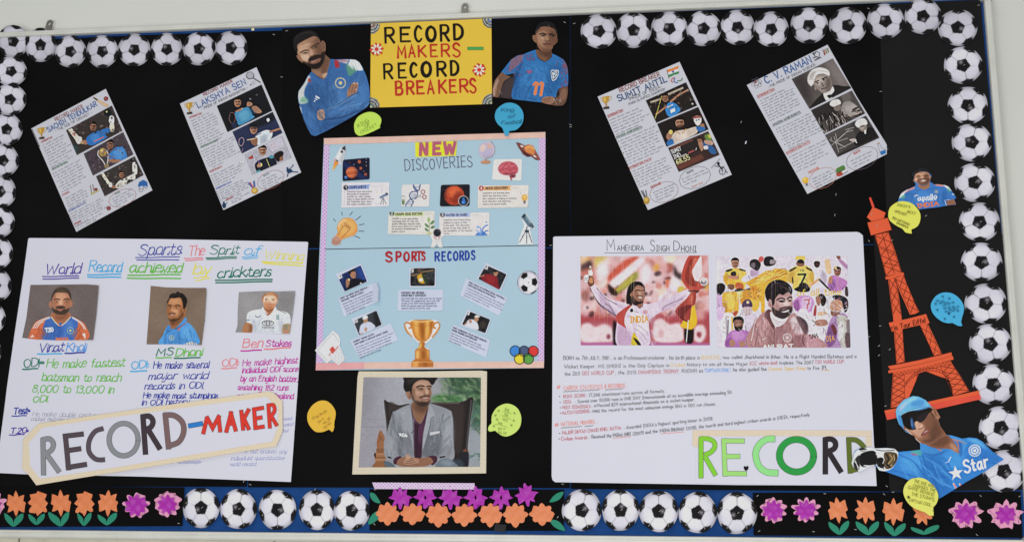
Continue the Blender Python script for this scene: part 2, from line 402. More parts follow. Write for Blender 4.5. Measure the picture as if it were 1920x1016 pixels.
class Ink:
    """pen, marker and brush strokes gathered into one mesh of flat ribbons"""
    def __init__(s, tf=ID, h=.001): s.tf, s.h = tf, h; s.V, s.F, s.C, s.n, s.k = [], [], [], 0, 0
    def stroke(s, p, w, col, caps=True, lift=0, closed=False, vary=0):
        p = s.tf(np.asarray(p, float)); w = w/s.tf.k
        if closed: p = np.concatenate([p, p[:1]])
        keep = np.concatenate([[True], np.hypot(*np.diff(p, axis=0).T) > 1e-6]); p = p[keep]
        if len(p) < 2: return s
        d = np.diff(p, axis=0); d /= np.hypot(*d.T)[:, None]; nrm = np.stack([-d[:, 1], d[:, 0]], 1)
        if closed: e0 = nrm[-1:]+nrm[:1]
        N = np.concatenate([nrm[:1], nrm[:-1]+nrm[1:], nrm[-1:]])
        if closed: N[0] = N[-1] = e0[0]
        L = np.hypot(*N.T); L[L < 1e-6] = 1; N /= L[:, None]
        ref = np.concatenate([nrm, nrm[-1:]]); cs = np.clip((N*ref).sum(1), .45, 1); N = N/cs[:, None]
        ww = np.full(len(p), w/2)
        if vary:
            t = np.linspace(0, 1, len(p)); ww = ww*(1+vary*np.sin(t*5+len(p)*1.7))
        if caps and not closed:
            p = p.copy(); p = np.concatenate([p[:1]-d[:1]*w*.42, p[:1]-d[:1]*w*.2, p[1:-1] if len(p) > 2 else p[:0], p[-1:]+d[-1:]*w*.2, p[-1:]+d[-1:]*w*.42])
            mid = N[1:-1] if len(N) > 2 else N[:0]; wm = ww[1:-1] if len(N) > 2 else ww[:0]
            N = np.concatenate([N[:1], N[:1], mid, N[-1:], N[-1:]]); ww = np.concatenate([ww[:1]*.5, ww[:1], wm, ww[-1:], ww[-1:]*.5])
        A, B = p+N*ww[:, None], p-N*ww[:, None]; m = len(p)
        q = np.concatenate([A, B]); s.k += 1; hh = s.h+(s.k % 9)*.000022+lift
        s.V.append(warp(P(q[:, 0], q[:, 1], hh))); s.C.append(np.tile(alb(hx(col)), (2*m, 1)))
        i = np.arange(m-1)+s.n; s.F.append(np.stack([i, i+1, i+1+m, i+m], 1)); s.n += 2*m
        return s
    def poly(s, p, col, lift=0):
        """small solid mark (star-convex outline)"""
        p = s.tf(np.asarray(p, float)); c = p.mean(0, keepdims=True); q = np.concatenate([p, c]); m = len(p); s.k += 1
        s.V.append(warp(P(q[:, 0], q[:, 1], s.h+(s.k % 9)*.000022+lift))); s.C.append(np.tile(alb(hx(col)), (m+1, 1)))
        i = np.arange(m); j = (i+1) % m
        s.F.append(np.stack([i, j, np.full(m, m), np.full(m, m)], 1)+s.n); s.n += m+1; s.deg = True
        return s
    def text(s, t, a, b, h, w, col, slant=0, cur=False, jit=.03, vary=0):
        for q in layout(t, a, b, h, slant, jit, cur): s.stroke(q, w, col, vary=vary)
        return s
    def para(s, lines, a, d, step, h, w, col, maxlen, slant=0, cur=False):
        """lines of body text: first baseline starts at a, unit direction d, line spacing step (vector), longest line maxlen"""
        a, d, step = np.array(a, float), np.array(d, float), np.array(step, float); d /= np.hypot(*d)
        mx = max(len(l) for l in lines)
        for i, l in enumerate(lines):
            if l.strip(): s.text(l, a+i*step, a+i*step+d*maxlen*len(l)/mx, h, w, col, slant, cur)
        return s
    def build(s, name, parent=None, mat=None):
        V = np.concatenate(s.V); F = np.concatenate(s.F); C = np.concatenate(s.C)
        faces = [f if f[2] != f[3] else f[:3] for f in F] if getattr(s, 'deg', False) else F
        o = link(name, mesh_np(name, V, faces, C), mat or INK(), parent); return o
def disc(cx, cy, rx, ry=None, n=28, rot=0):
    t = np.linspace(0, 2*np.pi, n, endpoint=False); ry = ry or rx; c, q = math.cos(math.radians(rot)), math.sin(math.radians(rot))
    x, y = rx*np.cos(t), ry*np.sin(t); return np.stack([cx+c*x-q*y, cy+q*x+c*y], 1)
def rrect(q, r, n=4):
    """quad with rounded corners"""
    q = np.asarray(q, float); out = []
    for i in range(4):
        p, a, b = q[i], q[i-1], q[(i+1) % 4]; u, v = a-p, b-p; u = u/np.hypot(*u)*r; v = v/np.hypot(*v)*r
        for t in np.linspace(0, 1, n): out.append(p+u*(1-t)**2+v*t*t)
    return np.array(out)
# ------------------------------------------------------------------ wall and board
WALLM = plain('painted_wall', '#c9cac3', .75, .2, .035, 2.2, 260, .12)
bm = bmesh.new()
def quad(bm, q): return bm.faces.new([bm.verts.new(v) for v in q])
zt = P(600, 1007.5, -.012)[2]
quad(bm, [(-6, .034, zt-.02), (6, .034, zt-.02), (6, .034, 2.6), (-6, .034, 2.6)])
me = bpy.data.meshes.new('wall'); bm.to_mesh(me); bm.free(); tag(link('wall', me, WALLM), kind='structure')
bm = bmesh.new(); quad(bm, [(-6, .033, -2.2), (6, .033, -2.2), (6, .033, zt-.004), (-6, .033, zt-.004)])
me = bpy.data.meshes.new('tile_grout'); bm.to_mesh(me); bm.free()
tag(link('tile_grout', me, plain('grout', '#77756c', .9, .1, .1, 20)), kind='structure')
TILEM = plain('wall_tile', '#b9b5a6', .5, .3, .09, 30, 90, .15)
x0 = P(35.5, 1010, -.012)[0]; tw = P(514, 1010, -.012)[0]-x0
for i in range(-4, 6):
    for j in range(3):
        o = box('wall_tile', (x0+i*tw+.0022, .012, zt-.003-(j+1)*tw+.0022), (x0+(i+1)*tw-.0022, .031, zt-.003-j*tw), TILEM, None, .0015)
        tag(o, kind='structure')
# board: felt panel, aluminium rails, corner cap, hanging lugs
xl, xr = P(-150, 500)[0], P(1882.3, 485)[0]; zT, zB = P(960, 34.2)[2], P(960, 1001.5)[2]
xr = P(np.array([1842., 1862, 1886.6, 1907.5]), np.array([17., 262, 530, 755]))[:, 0].mean()
board = empty('notice_board', ((xl+xr)/2, 0, zB), 'large wall board faced in navy felt with a silver aluminium frame, everything pinned on it', 'notice board')
FELT = plain('navy_felt', '#1d4178', .95, .05, .1, 40, 900, .5)
box('felt_panel', (xl, 0, zB-.004), (xr+.004, .02, zT+.004), FELT, board)
ALU = plain('brushed_aluminium', '#c6c6be', .42, .5, .06, 14, 300, .08)
PROF = [(0, .0), (0, -.0085), (.08, -.0125), (.30, -.0125), (.34, -.0108), (.42, -.0108), (.46, -.0122), (.74, -.0118), (.92, -.009), (1, -.004), (1, .024), (0, .024)]
def rail(name, a, b, out, w):
    """extrude the rail profile from a to b, growing in direction out"""
    a, b, out = Vector(a), Vector(b), Vector(out); bm = bmesh.new()
    ra = [bm.verts.new(a+out*u*w+Vector((0, y, 0))) for u, y in PROF]; rb = [bm.verts.new(b+out*u*w+Vector((0, y, 0))) for u, y in PROF]
    n = len(PROF)
    for i in range(n): bm.faces.new([ra[i], ra[(i+1) % n], rb[(i+1) % n], rb[i]])
    bm.faces.new(ra); bm.faces.new(rb[::-1]); bmesh.ops.recalc_face_normals(bm, faces=bm.faces[:])
    me = bpy.data.meshes.new(name); bm.to_mesh(me); bm.free(); return link(name, me, ALU, board)
WT = .0158
rail('frame_rail', (xl, 0, zT), (xr+.001, 0, zT), (0, 0, 1), WT)
rail('frame_rail', (xr, 0, zB-.001), (xr, 0, zT+.001), (1, 0, 0), .0185)
rail('frame_rail', (xl, 0, zB), (xr+.001, 0, zB), (0, 0, -1), .0205)
CAPM = plain('grey_plastic', '#8b8d90', .5, .3, .03)
box('corner_cap', (xr-.012, -.0145, zT-.010), (xr+.0205, .025, zT+.0178), CAPM, board, .003)
box('corner_cap', (xr-.012, -.0145, zB-.0222), (xr+.0205, .025, zB+.006), CAPM, board, .003)
LUG = plain('tarnished_steel', '#77736a', .45, .5, .15, 60, metal=.6)
for (lx, ly) in ((93, 49), (872, 18)):
    c = P(lx, ly, -.02); bm = bmesh.new(); t = np.linspace(0, math.pi, 9)
    o_ = [(-.0085, -.022), (-.0085, .007)]+[(-.0085*math.cos(a), .007+.0085*math.sin(a)) for a in t[1:-1]]+[(.0085, .007), (.0085, -.022)]
    ho = [(.0042*math.cos(a), .004+.0042*math.sin(a)) for a in np.linspace(0, 2*math.pi, 12, endpoint=False)]
    for y in (.016, .019):
        es = []
        for ring in (o_, ho):
            vs = [bm.verts.new((c[0]+u+(.003 if lx < 500 else .001)*v/.02, y, c[2]+v)) for u, v in ring]
            es += [bm.edges.new((vs[i], vs[(i+1) % len(vs)])) for i in range(len(vs))]
        bmesh.ops.triangle_fill(bm, edges=es, use_beauty=True)
    bmesh.ops.recalc_face_normals(bm, faces=bm.faces[:])
    me = bpy.data.meshes.new('hanging_lug'); bm.to_mesh(me); bm.free(); lo = link('hanging_lug', me, LUG, board)
    bm = bmesh.new(); bmesh.ops.create_uvsphere(bm, u_segments=10, v_segments=6, radius=.0034)
    for v in bm.verts: v.co = Vector((c[0]+v.co.x, .026+v.co.y*.8, c[2]-.001+v.co.z))
    me = bpy.data.meshes.new('wall_screw'); bm.to_mesh(me); bm.free(); link('wall_screw', me, plain('bright_steel', '#d8d6cc', .35, .5, .05), lo)

# ------------------------------------------------------------------ black chart sheets covering the felt
BLK = plain('black_chart_paper', None, .85, .12, .16, 6, 400, .2, raw=True) if False else None
BLK = plain('black_chart_paper', (.0066, .0061, .0064), .85, .05, .3, 4, 420, .25, raw=True)
BLK2 = plain('faded_black_paper', (.0165, .0156, .0156), .85, .06, .10, 5, 420, .25, raw=True)
def psheet(label, s, h, m, grp='black sheets covering the board'):
    o = sheet('black_paper_sheet', pts(s), h, m, None, .0005, 90); return tag(o, label, 'paper sheet', grp)
psheet('black chart sheet covering the upper left of the board behind the two tilted fact sheets', '-60,81 103,74.5 300,66 531,58.5 530,470 -60,472', .0006, BLK)
psheet('black chart sheet at top middle behind the yellow title card', '529.5,54.8 800,43 1068.8,31.5 1069,464.6 528.5,465.6', .0012, BLK)
psheet('black chart sheet at upper right behind the two tilted fact sheets', '1070,31 1400,17.5 1652,7 1674,457.5 1069.9,464', .0006, BLK)
psheet('black chart sheet at lower left behind the white handwritten poster', '-80,468 464,468.5 463.5,912 -90,912', .0006, BLK)
psheet('black chart sheet at lower middle behind the framed seated man', '466,468 1068.4,467 1068.4,914.5 466,913', .0009, BLK)
psheet('black chart sheet at lower right behind the white poster with two photos', '1070.5,467 1652,459.5 1676,921 1070.5,916', .0006, BLK)
psheet('faded black sheet down the upper right side under the ball column', '1648,9 1837.5,1.5 1860.5,262 1878,452 1663,436', .0012, BLK2)
psheet('faded black sheet down the lower right side behind the orange tower', '1637,436 1878.5,440 1903.5,740 1916,918 1668,921', .0016, BLK2)
psheet('black strip under the orange flowers at bottom left', '-60,911 347,913.5 342.5,985.5 -60,988', .0018, BLK, 'black strips along the bottom edge')
psheet('black strip under the two garlands at bottom middle', '693,916.5 1058,917.5 1057,994.5 693,993.5', .0018, BLK, 'black strips along the bottom edge')
psheet('black strip under the pink and orange flowers at bottom right', '1411.5,923.5 1700,922 1913,921 1917,1007.5 1413,1003', .0020, BLK, 'black strips along the bottom edge')

# ------------------------------------------------------------------ staples
STM = plain('staple_wire', '#9a9a96', .5, .4, .05, metal=.2)
def staple(px, py, ang, h, parent=None, L=4.6, w=.95):
    """flat crown of a staple with its two bent ends"""
    a = math.radians(ang); d = np.array([math.cos(a), -math.sin(a)]); n = np.array([-d[1], d[0]])
    c = np.array([px, py]); bm = bmesh.new(); rows = []
    for t, hh in ((-.5, .0000), (-.46, .0007), (.46, .0007), (.5, .0000)):
        q = c+d*L*t; p = np.stack([q-n*w/2, q+n*w/2]); v = warp(P(p[:, 0], p[:, 1], h+hh)); rows.append([bm.verts.new(x) for x in v])
    for i in range(3): bm.faces.new([rows[i][0], rows[i+1][0], rows[i+1][1], rows[i][1]])
    bmesh.ops.recalc_face_normals(bm, faces=bm.faces[:])
    if bm.faces[1].normal.y > 0: bmesh.ops.reverse_faces(bm, faces=bm.faces[:])
    me = bpy.data.meshes.new('staple'); bm.to_mesh(me); bm.free()
    return link('staple', me, STM, parent)

# ------------------------------------------------------------------ printed footballs
PHI = (1+5**.5)/2
_iv = np.array([v for a in (-1, 1) for b in (-PHI, PHI) for v in ((0, a, b), (a, b, 0), (b, 0, a))], float); _iv /= np.linalg.norm(_iv, axis=1)[:, None]
_hex = []
for i in range(12):
    for j in range(i):
        for k in range(j):
            if _iv[i]@_iv[j] > .4 and _iv[j]@_iv[k] > .4 and _iv[i]@_iv[k] > .4: _hex.append(_iv[i]+_iv[j]+_iv[k])
_hex = np.array(_hex); _hex /= np.linalg.norm(_hex, axis=1)[:, None]
def _basis(rot, tilt=(0, 0)):
    """turn the solid so one black patch faces out with a corner at angle rot"""
    z = _iv[0]; nb = [v for v in _iv if .4 < v@z < .5][0]; x = nb-z*(nb@z); x /= np.linalg.norm(x); y = np.cross(z, x)
    B = np.stack([x, y, z]); a = math.radians(rot); R = np.array([[math.cos(a), -math.sin(a), 0], [math.sin(a), math.cos(a), 0], [0, 0, 1]])
    tx, ty = tilt; Rx = np.array([[1, 0, 0], [0, math.cos(tx), -math.sin(tx)], [0, math.sin(tx), math.cos(tx)]]); Ry = np.array([[math.cos(ty), 0, math.sin(ty)], [0, 1, 0], [-math.sin(ty), 0, math.cos(ty)]])
    M = Ry@Rx@R@B; return _iv@M.T, _hex@M.T
def football(cx, cy, rx, ry, rot, h, label, group, stp=None, seed=0, tilt=(0, 0), parent=None, name='football_cutout', dark=1.0, wob=.012):
    """printed picture of a ball cut out round its edge"""
    pn, hn = _basis(rot, tilt); rr = np.random.default_rng(seed); nr, ns = 30, 72
    th = np.linspace(0, 2*np.pi, ns, endpoint=False); rim = 1+wob*(np.sin(3*th+seed)+.7*np.sin(5*th+2.1*seed))
    r = np.concatenate([np.linspace(0, 1, nr+1)[1:]])**.85
    u = np.concatenate([[0], (r[:, None]*np.cos(th)).ravel()]); v = np.concatenate([[0], (r[:, None]*np.sin(th)).ravel()])
    g = np.concatenate([[1], np.tile(rim, nr)]); U, Vv = u*g, v*g
    rad = np.hypot(u, v); rad = rad*(.895+.06*np.clip((rad-.4)/.6, 0, 1)); s_ = rad/np.maximum(np.hypot(u, v), 1e-9)
    p3 = np.stack([u*s_, v*s_, np.sqrt(1-rad**2)], 1)
    pd, hd = p3@pn.T/2.327, p3@hn.T/2.267
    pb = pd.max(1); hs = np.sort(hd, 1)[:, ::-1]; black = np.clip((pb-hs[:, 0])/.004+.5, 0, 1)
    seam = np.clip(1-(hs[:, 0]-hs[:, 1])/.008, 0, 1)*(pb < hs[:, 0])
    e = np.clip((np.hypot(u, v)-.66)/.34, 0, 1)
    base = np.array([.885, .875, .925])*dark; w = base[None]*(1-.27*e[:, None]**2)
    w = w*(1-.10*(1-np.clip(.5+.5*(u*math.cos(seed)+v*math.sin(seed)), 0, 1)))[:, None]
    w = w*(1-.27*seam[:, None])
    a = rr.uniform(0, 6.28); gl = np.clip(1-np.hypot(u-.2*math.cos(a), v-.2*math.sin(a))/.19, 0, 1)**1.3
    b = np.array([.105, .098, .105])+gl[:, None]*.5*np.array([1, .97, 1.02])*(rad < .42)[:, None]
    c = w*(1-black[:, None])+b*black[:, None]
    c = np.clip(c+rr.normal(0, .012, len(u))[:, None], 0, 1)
    V = warp(P(cx+U*rx, cy-Vv*ry, h+.0012*np.clip(rad-.6, 0, 1)*np.sin(2*np.arctan2(v, u)+seed)))
    F = [[0, 1+(i+1) % ns, 1+i] for i in range(ns)]
    i = np.arange(nr-1)[:, None]*ns+1; j = np.arange(ns)[None]; jn = (j+1) % ns
    Q = np.stack([i+j, i+jn, i+ns+jn, i+ns+j], -1).reshape(-1, 4)[:, ::-1]
    k0 = 1+(nr-1)*ns; Bk = V[k0:k0+ns].copy(); Bk[:, 1] += .0007; kb = len(V)
    jj = np.arange(ns); R = np.stack([k0+jj, k0+(jj+1) % ns, kb+(jj+1) % ns, kb+jj], 1)
    me = mesh_np(name, np.concatenate([V, Bk]), F+Q.tolist()+R.tolist(), np.concatenate([alb(c), np.full((ns, 3), .6)]))
    o = link(name, me, MATTE(), parent)
    if label: tag(o, label, 'football', group)
    for (dx, dy, an) in (stp or []): staple(cx+dx*rx, cy-dy*ry, an, h+.0006, o, 4.2+rx*.02, .8)
    return o
ORD = 'first second third fourth fifth sixth seventh eighth ninth tenth eleventh'.split()
SP = lambda rot, n, c=1: ([(.06, .02, 35)] if c else [])+[(.83*math.cos(math.radians(rot+72*i)), .83*math.sin(math.radians(rot+72*i)), 20+23*i) for i in range(n)]
def balls(rows, where, grp, h0, dh, st=None, dark=1.0):  # dark: weaker light higher up, put into the white of the balls
    for i, (x, y, a, b, rot) in enumerate(rows):
        football(x, y, a, b, rot, h0+dh*i+(.0003 if i % 2 else 0), f'{ORD[i]} printed football cutout {where}', grp, SP(rot, *st) if st else None, seed=abs(i*7+int(x)), dark=dark)
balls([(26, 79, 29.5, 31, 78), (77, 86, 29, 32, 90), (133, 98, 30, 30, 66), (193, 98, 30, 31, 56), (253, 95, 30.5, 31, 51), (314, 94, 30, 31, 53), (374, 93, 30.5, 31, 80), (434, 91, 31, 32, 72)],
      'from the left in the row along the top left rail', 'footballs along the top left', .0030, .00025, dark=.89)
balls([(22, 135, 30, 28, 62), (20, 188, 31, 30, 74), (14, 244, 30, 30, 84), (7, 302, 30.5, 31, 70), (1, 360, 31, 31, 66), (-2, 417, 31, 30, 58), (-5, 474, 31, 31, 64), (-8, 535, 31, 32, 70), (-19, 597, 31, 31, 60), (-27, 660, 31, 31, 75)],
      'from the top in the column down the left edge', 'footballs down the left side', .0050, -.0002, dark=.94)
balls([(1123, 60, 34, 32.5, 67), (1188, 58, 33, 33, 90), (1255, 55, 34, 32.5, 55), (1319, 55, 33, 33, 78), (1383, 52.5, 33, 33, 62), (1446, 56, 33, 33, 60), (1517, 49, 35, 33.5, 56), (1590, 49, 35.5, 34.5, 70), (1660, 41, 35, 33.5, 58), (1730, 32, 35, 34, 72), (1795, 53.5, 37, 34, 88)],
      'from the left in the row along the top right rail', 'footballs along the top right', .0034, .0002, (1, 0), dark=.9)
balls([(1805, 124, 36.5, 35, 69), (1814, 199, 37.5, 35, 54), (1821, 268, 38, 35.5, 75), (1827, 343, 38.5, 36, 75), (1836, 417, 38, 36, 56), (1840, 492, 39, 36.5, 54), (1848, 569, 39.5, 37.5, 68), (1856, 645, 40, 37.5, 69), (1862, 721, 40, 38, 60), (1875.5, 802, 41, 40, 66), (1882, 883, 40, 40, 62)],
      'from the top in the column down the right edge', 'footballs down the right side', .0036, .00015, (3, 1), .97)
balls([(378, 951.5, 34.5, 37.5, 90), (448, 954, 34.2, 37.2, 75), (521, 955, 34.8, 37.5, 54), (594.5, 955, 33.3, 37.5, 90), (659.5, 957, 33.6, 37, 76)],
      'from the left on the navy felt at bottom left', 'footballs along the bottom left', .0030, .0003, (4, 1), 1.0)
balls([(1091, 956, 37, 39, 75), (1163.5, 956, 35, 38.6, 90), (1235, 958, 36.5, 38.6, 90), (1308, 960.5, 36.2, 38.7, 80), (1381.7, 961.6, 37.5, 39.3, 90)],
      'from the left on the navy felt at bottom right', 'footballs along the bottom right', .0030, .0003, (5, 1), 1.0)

# ------------------------------------------------------------------ paper flowers
KITE = lambda n, c: plain(n, c, .42, .3, .08, 30, 45, .4)
ORG, MAG, PNK = KITE('orange_kite_paper', '#e67d50'), KITE('magenta_kite_paper', '#a32aa0'), plain('pink_paper', '#ff96b4', .7, .15, .03)
GRN = plain('green_paper', '#2c8168', .7, .15, .04)
def petals(c, sx, sy, spec, valley, seed=0, wob=.05):
    """flower outline: spec is a list of (angle, reach, tip) with tip p pointed or r rounded"""
    rr = random.Random(seed); out = []; n = len(spec)
    for i, (a, L, tp) in enumerate(spec):
        a0, a1 = spec[i-1][0], spec[(i+1) % n][0]
        a0 = a0+360 if a0-a < -180-1 else a0-360 if a0-a > 181 else a0
        a1 = a1+360 if a1-a < -181 else a1-360 if a1-a > 181 else a1
        L = L*(1+rr.uniform(-wob, wob)); a = a+rr.uniform(-3, 3)
        v0, v1 = (a+a0)/2, (a+a1)/2
        q = lambda r, t: (r*math.cos(math.radians(t)), r*math.sin(math.radians(t)))
        A, B, T = np.array(q(valley, v0)), np.array(q(valley, v1)), np.array(q(L, a))
        d = T/np.hypot(*T)
        if tp == 'p':
            out += [A, A*.42+T*.58+(A-T*.5)*.16, T, B*.42+T*.58+(B-T*.5)*.16]
        else:
            s = (A-B); s = s/np.hypot(*s); wd = np.hypot(*(A-B))*.46
            out += [A, T*.72+s*wd, T*.93+s*wd*.62, T, T*.93-s*wd*.62, T*.72-s*wd]
    o = np.array(out); return np.stack([c[0]+o[:, 0]*sx, c[1]-o[:, 1]*sy], 1)
S8 = lambda k: [(90, 1.0, k[0]), (45, 1.0, k[1]), (0, .86, k[2]), (-44, 1.0, k[3]), (-90, 1.05, k[4]), (-136, 1.0, k[3]), (180, .86, k[2]), (135, 1.0, k[1])]
def bumpy(seed, amp=.0012): return lambda X, Y: amp*(1+np.sin(.31*X+seed)*np.cos(.27*Y+1.7*seed))
def tulip(cx, cy, r, h, label, leaf, seed, tilt=0):
    e = empty('paper_flower', P(cx, cy, h), label, 'flower', 'orange flowers with green leaves')
    sp = S8('ppprp' if seed % 2 else 'pprpp'); sp = [(a+tilt, L, t) for a, L, t in sp]
    sheet('petals', petals((cx, cy), r*.92, r, sp, .56, seed), h, ORG, e, .0004, 7, bumpy(seed))
    x0, y0, x1, y1, bx, by = leaf
    L = np.array([(x0, y0), (x0+(bx-x0)*.3, y0+(by-y0)*.08), (bx-(bx-x0)*.18, y0+(by-y0)*.38), (bx-.6, by-(by-y0)*.35), (bx-.4, by), (bx-(bx-x0)*.5, by-(by-y0)*.22), (x0+(bx-x0)*.1, y0+(by-y0)*.42)])
    R = np.array([(x1, y1), (x1-(x1-bx)*.06, y1+(by-y1)*.42), (bx+(x1-bx)*.48, by-(by-y1)*.2), (bx+.4, by), (bx+.6, by-(by-y1)*.35), (bx+(x1-bx)*.2, y1+(by-y1)*.36), (x1-(x1-bx)*.4, y1+(by-y1)*.08)])
    for q in (L, R): sheet('leaf', smooth(q, True, 3), h-.0006, GRN, e, .0004, 12)
def z(k, x0, y0): return TF(x0, y0, k)
f = TF(0, 890, 5.486)
for i, (cx, cy, r, lf, lb) in enumerate([((172), 292, 128, (52, 393, 247, 397, 146, 530), 'first of five orange flowers with a wide green leaf pair at bottom left'),
        (400, 290, 130, (300, 402, 468, 398, 383, 512), 'second of five orange flowers at bottom left, with a narrow leaf pair'),
        (636, 287, 132, (507, 382, 720, 380, 632, 528), 'middle orange flower at bottom left above the largest leaf pair'),
        (880, 292, 130, (806, 392, 950, 388, 872, 522), 'fourth orange flower at bottom left over a short upright leaf pair'),
        (1122, 284, 134, (1015, 408, 1210, 388, 1108, 515), 'orange flower at bottom left nearest the pink and magenta ones')]):
    c = f((cx, cy)); l = f(pts(f'{lf[0]},{lf[1]} {lf[2]},{lf[3]} {lf[4]},{lf[5]}')).ravel()
    tulip(c[0], c[1], r/5.486, .0032, lb, l, i)
f = TF(1400, 890, 3.692)
for i, (cx, cy, r, lf, lb, tl) in enumerate([(630, 240, 90, (565, 325, 706, 318, 640, 413), 'first orange flower from the left at bottom right', 6),
        (820, 242, 92, (753, 322, 912, 322, 840, 415), 'second orange flower at bottom right, between two others', 0),
        (1014, 252, 94, (950, 325, 1097, 335, 1020, 422), 'third orange flower at bottom right with slim leaves', 0),
        (1215, 265, 84, (1134, 360, 1328, 346, 1225, 412), 'crumpled orange flower partly under the yellow speech bubble', 20)]):
    c = f((cx, cy)); l = f(pts(f'{lf[0]},{lf[1]} {lf[2]},{lf[3]} {lf[4]},{lf[5]}')).ravel()
    tulip(c[0], c[1], r/3.692, .0036, lb, l, i+8, tl)
def double(cx, cy, r, ri, h, label, seed, n=10, sx=1.0, tip='r', rot=0):
    e = empty('paper_flower', P(cx, cy, h), label, 'flower', 'pink and magenta double flowers')
    sp = [(90+rot-i*360/n, (1.12 if i in (n//4, n-n//4) else 1.0), tip if i % 2 or tip == 'r' else 'p') for i in range(n)]
    sheet('outer_petals', petals((cx, cy), r*sx, r, sp, .62, seed), h, PNK, e, .0004, 8)
    sp = [(84+rot-i*360/9, 1.0, 'p') for i in range(9)]
    sheet('inner_petals', petals((cx-1, cy+.5), ri*sx, ri, sp, .64, seed+3), h+.0016, MAG, e, .0004, 6, bumpy(seed, .0018))
double(-13, 944, 25, 19, .0032, 'pink and magenta flower cut off by the left edge of the photo', 3)
double(257, 946.5, 24.5, 22.5, .0032, 'shaggy pink and magenta flower next to the orange ones at bottom left', 4, 9)
double(315.5, 944.5, 24, 19.5, .0034, 'pink and magenta flower next to the first bottom ball', 5, 10, 1.04)
double(1450.3, 956.5, 24.5, 21, .0036, 'pink and magenta flower just right of the last bottom ball', 6, 10, 1.02)
double(1511, 955.5, 24.5, 20, .0038, 'pink and magenta flower beside the orange flowers at bottom right', 7, 10, 1.05)
double(1811, 962, 29, 21, .0036, 'large pink and magenta flower, left one of the pair in the right corner', 8, 9, 1.1, 'x')
double(1886, 964, 29, 19, .0038, 'large pink and magenta flower in the bottom right corner', 9, 9, 1.1, 'x')
f = TF(690, 890, 5.0526)
SM = [(90, .98, 'r'), (52, .9, 'p'), (0, 1.02, 'p'), (-48, 1.0, 'p'), (-90, 1.0, 'r'), (-132, 1.0, 'p'), (180, 1.02, 'p'), (128, .9, 'p')]
HOLE = plain('hole_shadow_paper', (.006, .006, .006), .9, .05, .1, raw=True)
for i, (cx, cy, w, hgt, rot) in enumerate([(307, 212, 114, 115, 0), (543, 213, 114, 112, 0), (781, 216, 117, 112, 0), (1020, 213, 116, 115, 0), (1262, 214, 116, 112, 0), (1502, 185, 112, 112, 8)]):
    c = f((cx, cy)); e = empty('paper_flower', P(c[0], c[1], .004), ['magenta flower at the left end of the garland under the dotted tape', 'second magenta flower of the garland, under the dotted tape', 'third magenta flower of the garland, under the dotted tape', 'fourth magenta flower, by the right end of the dotted tape', 'fifth magenta flower, clear of the dotted tape', 'topmost magenta flower, set apart at the right end of the garland'][i], 'flower', 'magenta garland flowers')
    op = petals(c, w/5.0526, hgt/5.0526, [(a+rot, L, t) for a, L, t in SM], .5, i, .04)
    hw, hv = (12, 25) if i < 5 else (5, 9)
    hole = np.array([c+np.array(q)/5.0526 for q in ((0, -hv), (hw, 0), (0, hv), (-hw, 0))])
    # ring polygon: slit joins outline and hole so the hole is really open
    k = np.argmin(np.hypot(*(op-hole[0]).T+0)); k = int(np.argmin(np.abs(op[:, 0]-c[0])+100*(op[:, 1] > c[1])))
    ring = np.concatenate([op[:k+1], hole[:1]+[[-.02, 0]], hole[[3, 2, 1]], hole[:1]+[[.02, 0]], op[k:k+1]+[[.03, 0]], op[k+1:]])
    d = op[k]-op[k-1]
    ar = np.sum(op[:, 0]*np.roll(op[:, 1], -1)-np.roll(op[:, 0], -1)*op[:, 1])
    if ar > 0: hs, sg = [1, 2, 3], 1
    else: hs, sg = [3, 2, 1], -1
    ring = np.concatenate([op[:k+1], hole[:1]+[[sg*-.02, 0]], hole[hs[::-1]], hole[:1]+[[sg*.02, 0]], op[k:k+1]+[[sg*.03, 0]], op[k+1:]])
    sheet('petals', ring, .0058+.00012*i, MAG, e, .0004, 7, bumpy(i+2, .0015))
SO = [(90, 1.0, 'p'), (50, 1.0, 'p'), (2, 1.0, 'p'), (-40, .9, 'r'), (-90, 1.0, 'p'), (-140, .9, 'r'), (178, 1.0, 'p'), (130, 1.0, 'p')]
for i, (cx, cy, w, hgt) in enumerate([(187, 368, 118, 112), (425, 370, 122, 108), (667, 381, 122, 116), (915, 380, 124, 112), (1160, 378, 122, 116), (1397, 380, 122, 116), (1650, 374, 124, 108)]):
    c = f((cx, cy)); e = empty('paper_flower', P(c[0], c[1], .004), f'orange garland flower, {["leftmost, touching the green leaves", "second from the left", "third from the left", "fourth from the left in the middle", "fifth from the left", "sixth from the left", "rightmost, with a torn upper edge"][i]}', 'flower', 'orange garland flowers')
    sheet('petals', petals(c, w/5.0526, hgt/5.0526, SO, .73, i, .04), .0036+.00012*i, ORG, e, .0004, 7, bumpy(i, .0009))
for s, lb in (('20,170 62,175 100,225 118,265 70,258 30,222', 'green paper leaf above the left end of the orange garland'), ('112,338 105,400 70,440 8,468 8,430 35,380 70,350', 'green paper leaf below the left end of the orange garland'),
              ('1850,158 1842,195 1800,240 1723,258 1745,215 1790,175', 'green paper leaf above the right end of the orange garland'), ('1722,425 1790,430 1840,470 1868,525 1810,515 1755,480', 'green paper leaf below the right end of the orange garland')):
    tag(sheet('paper_leaf', f(smooth(pts(s), True, 3)), .0034, GRN, None, .0004, 12), lb, 'leaf', 'leaves of the orange garland')
c = Canvas(pts('40,70 500,73 1010,77 1010,137 540,134 65,132'), f, '#d3bfdc', 1.3)
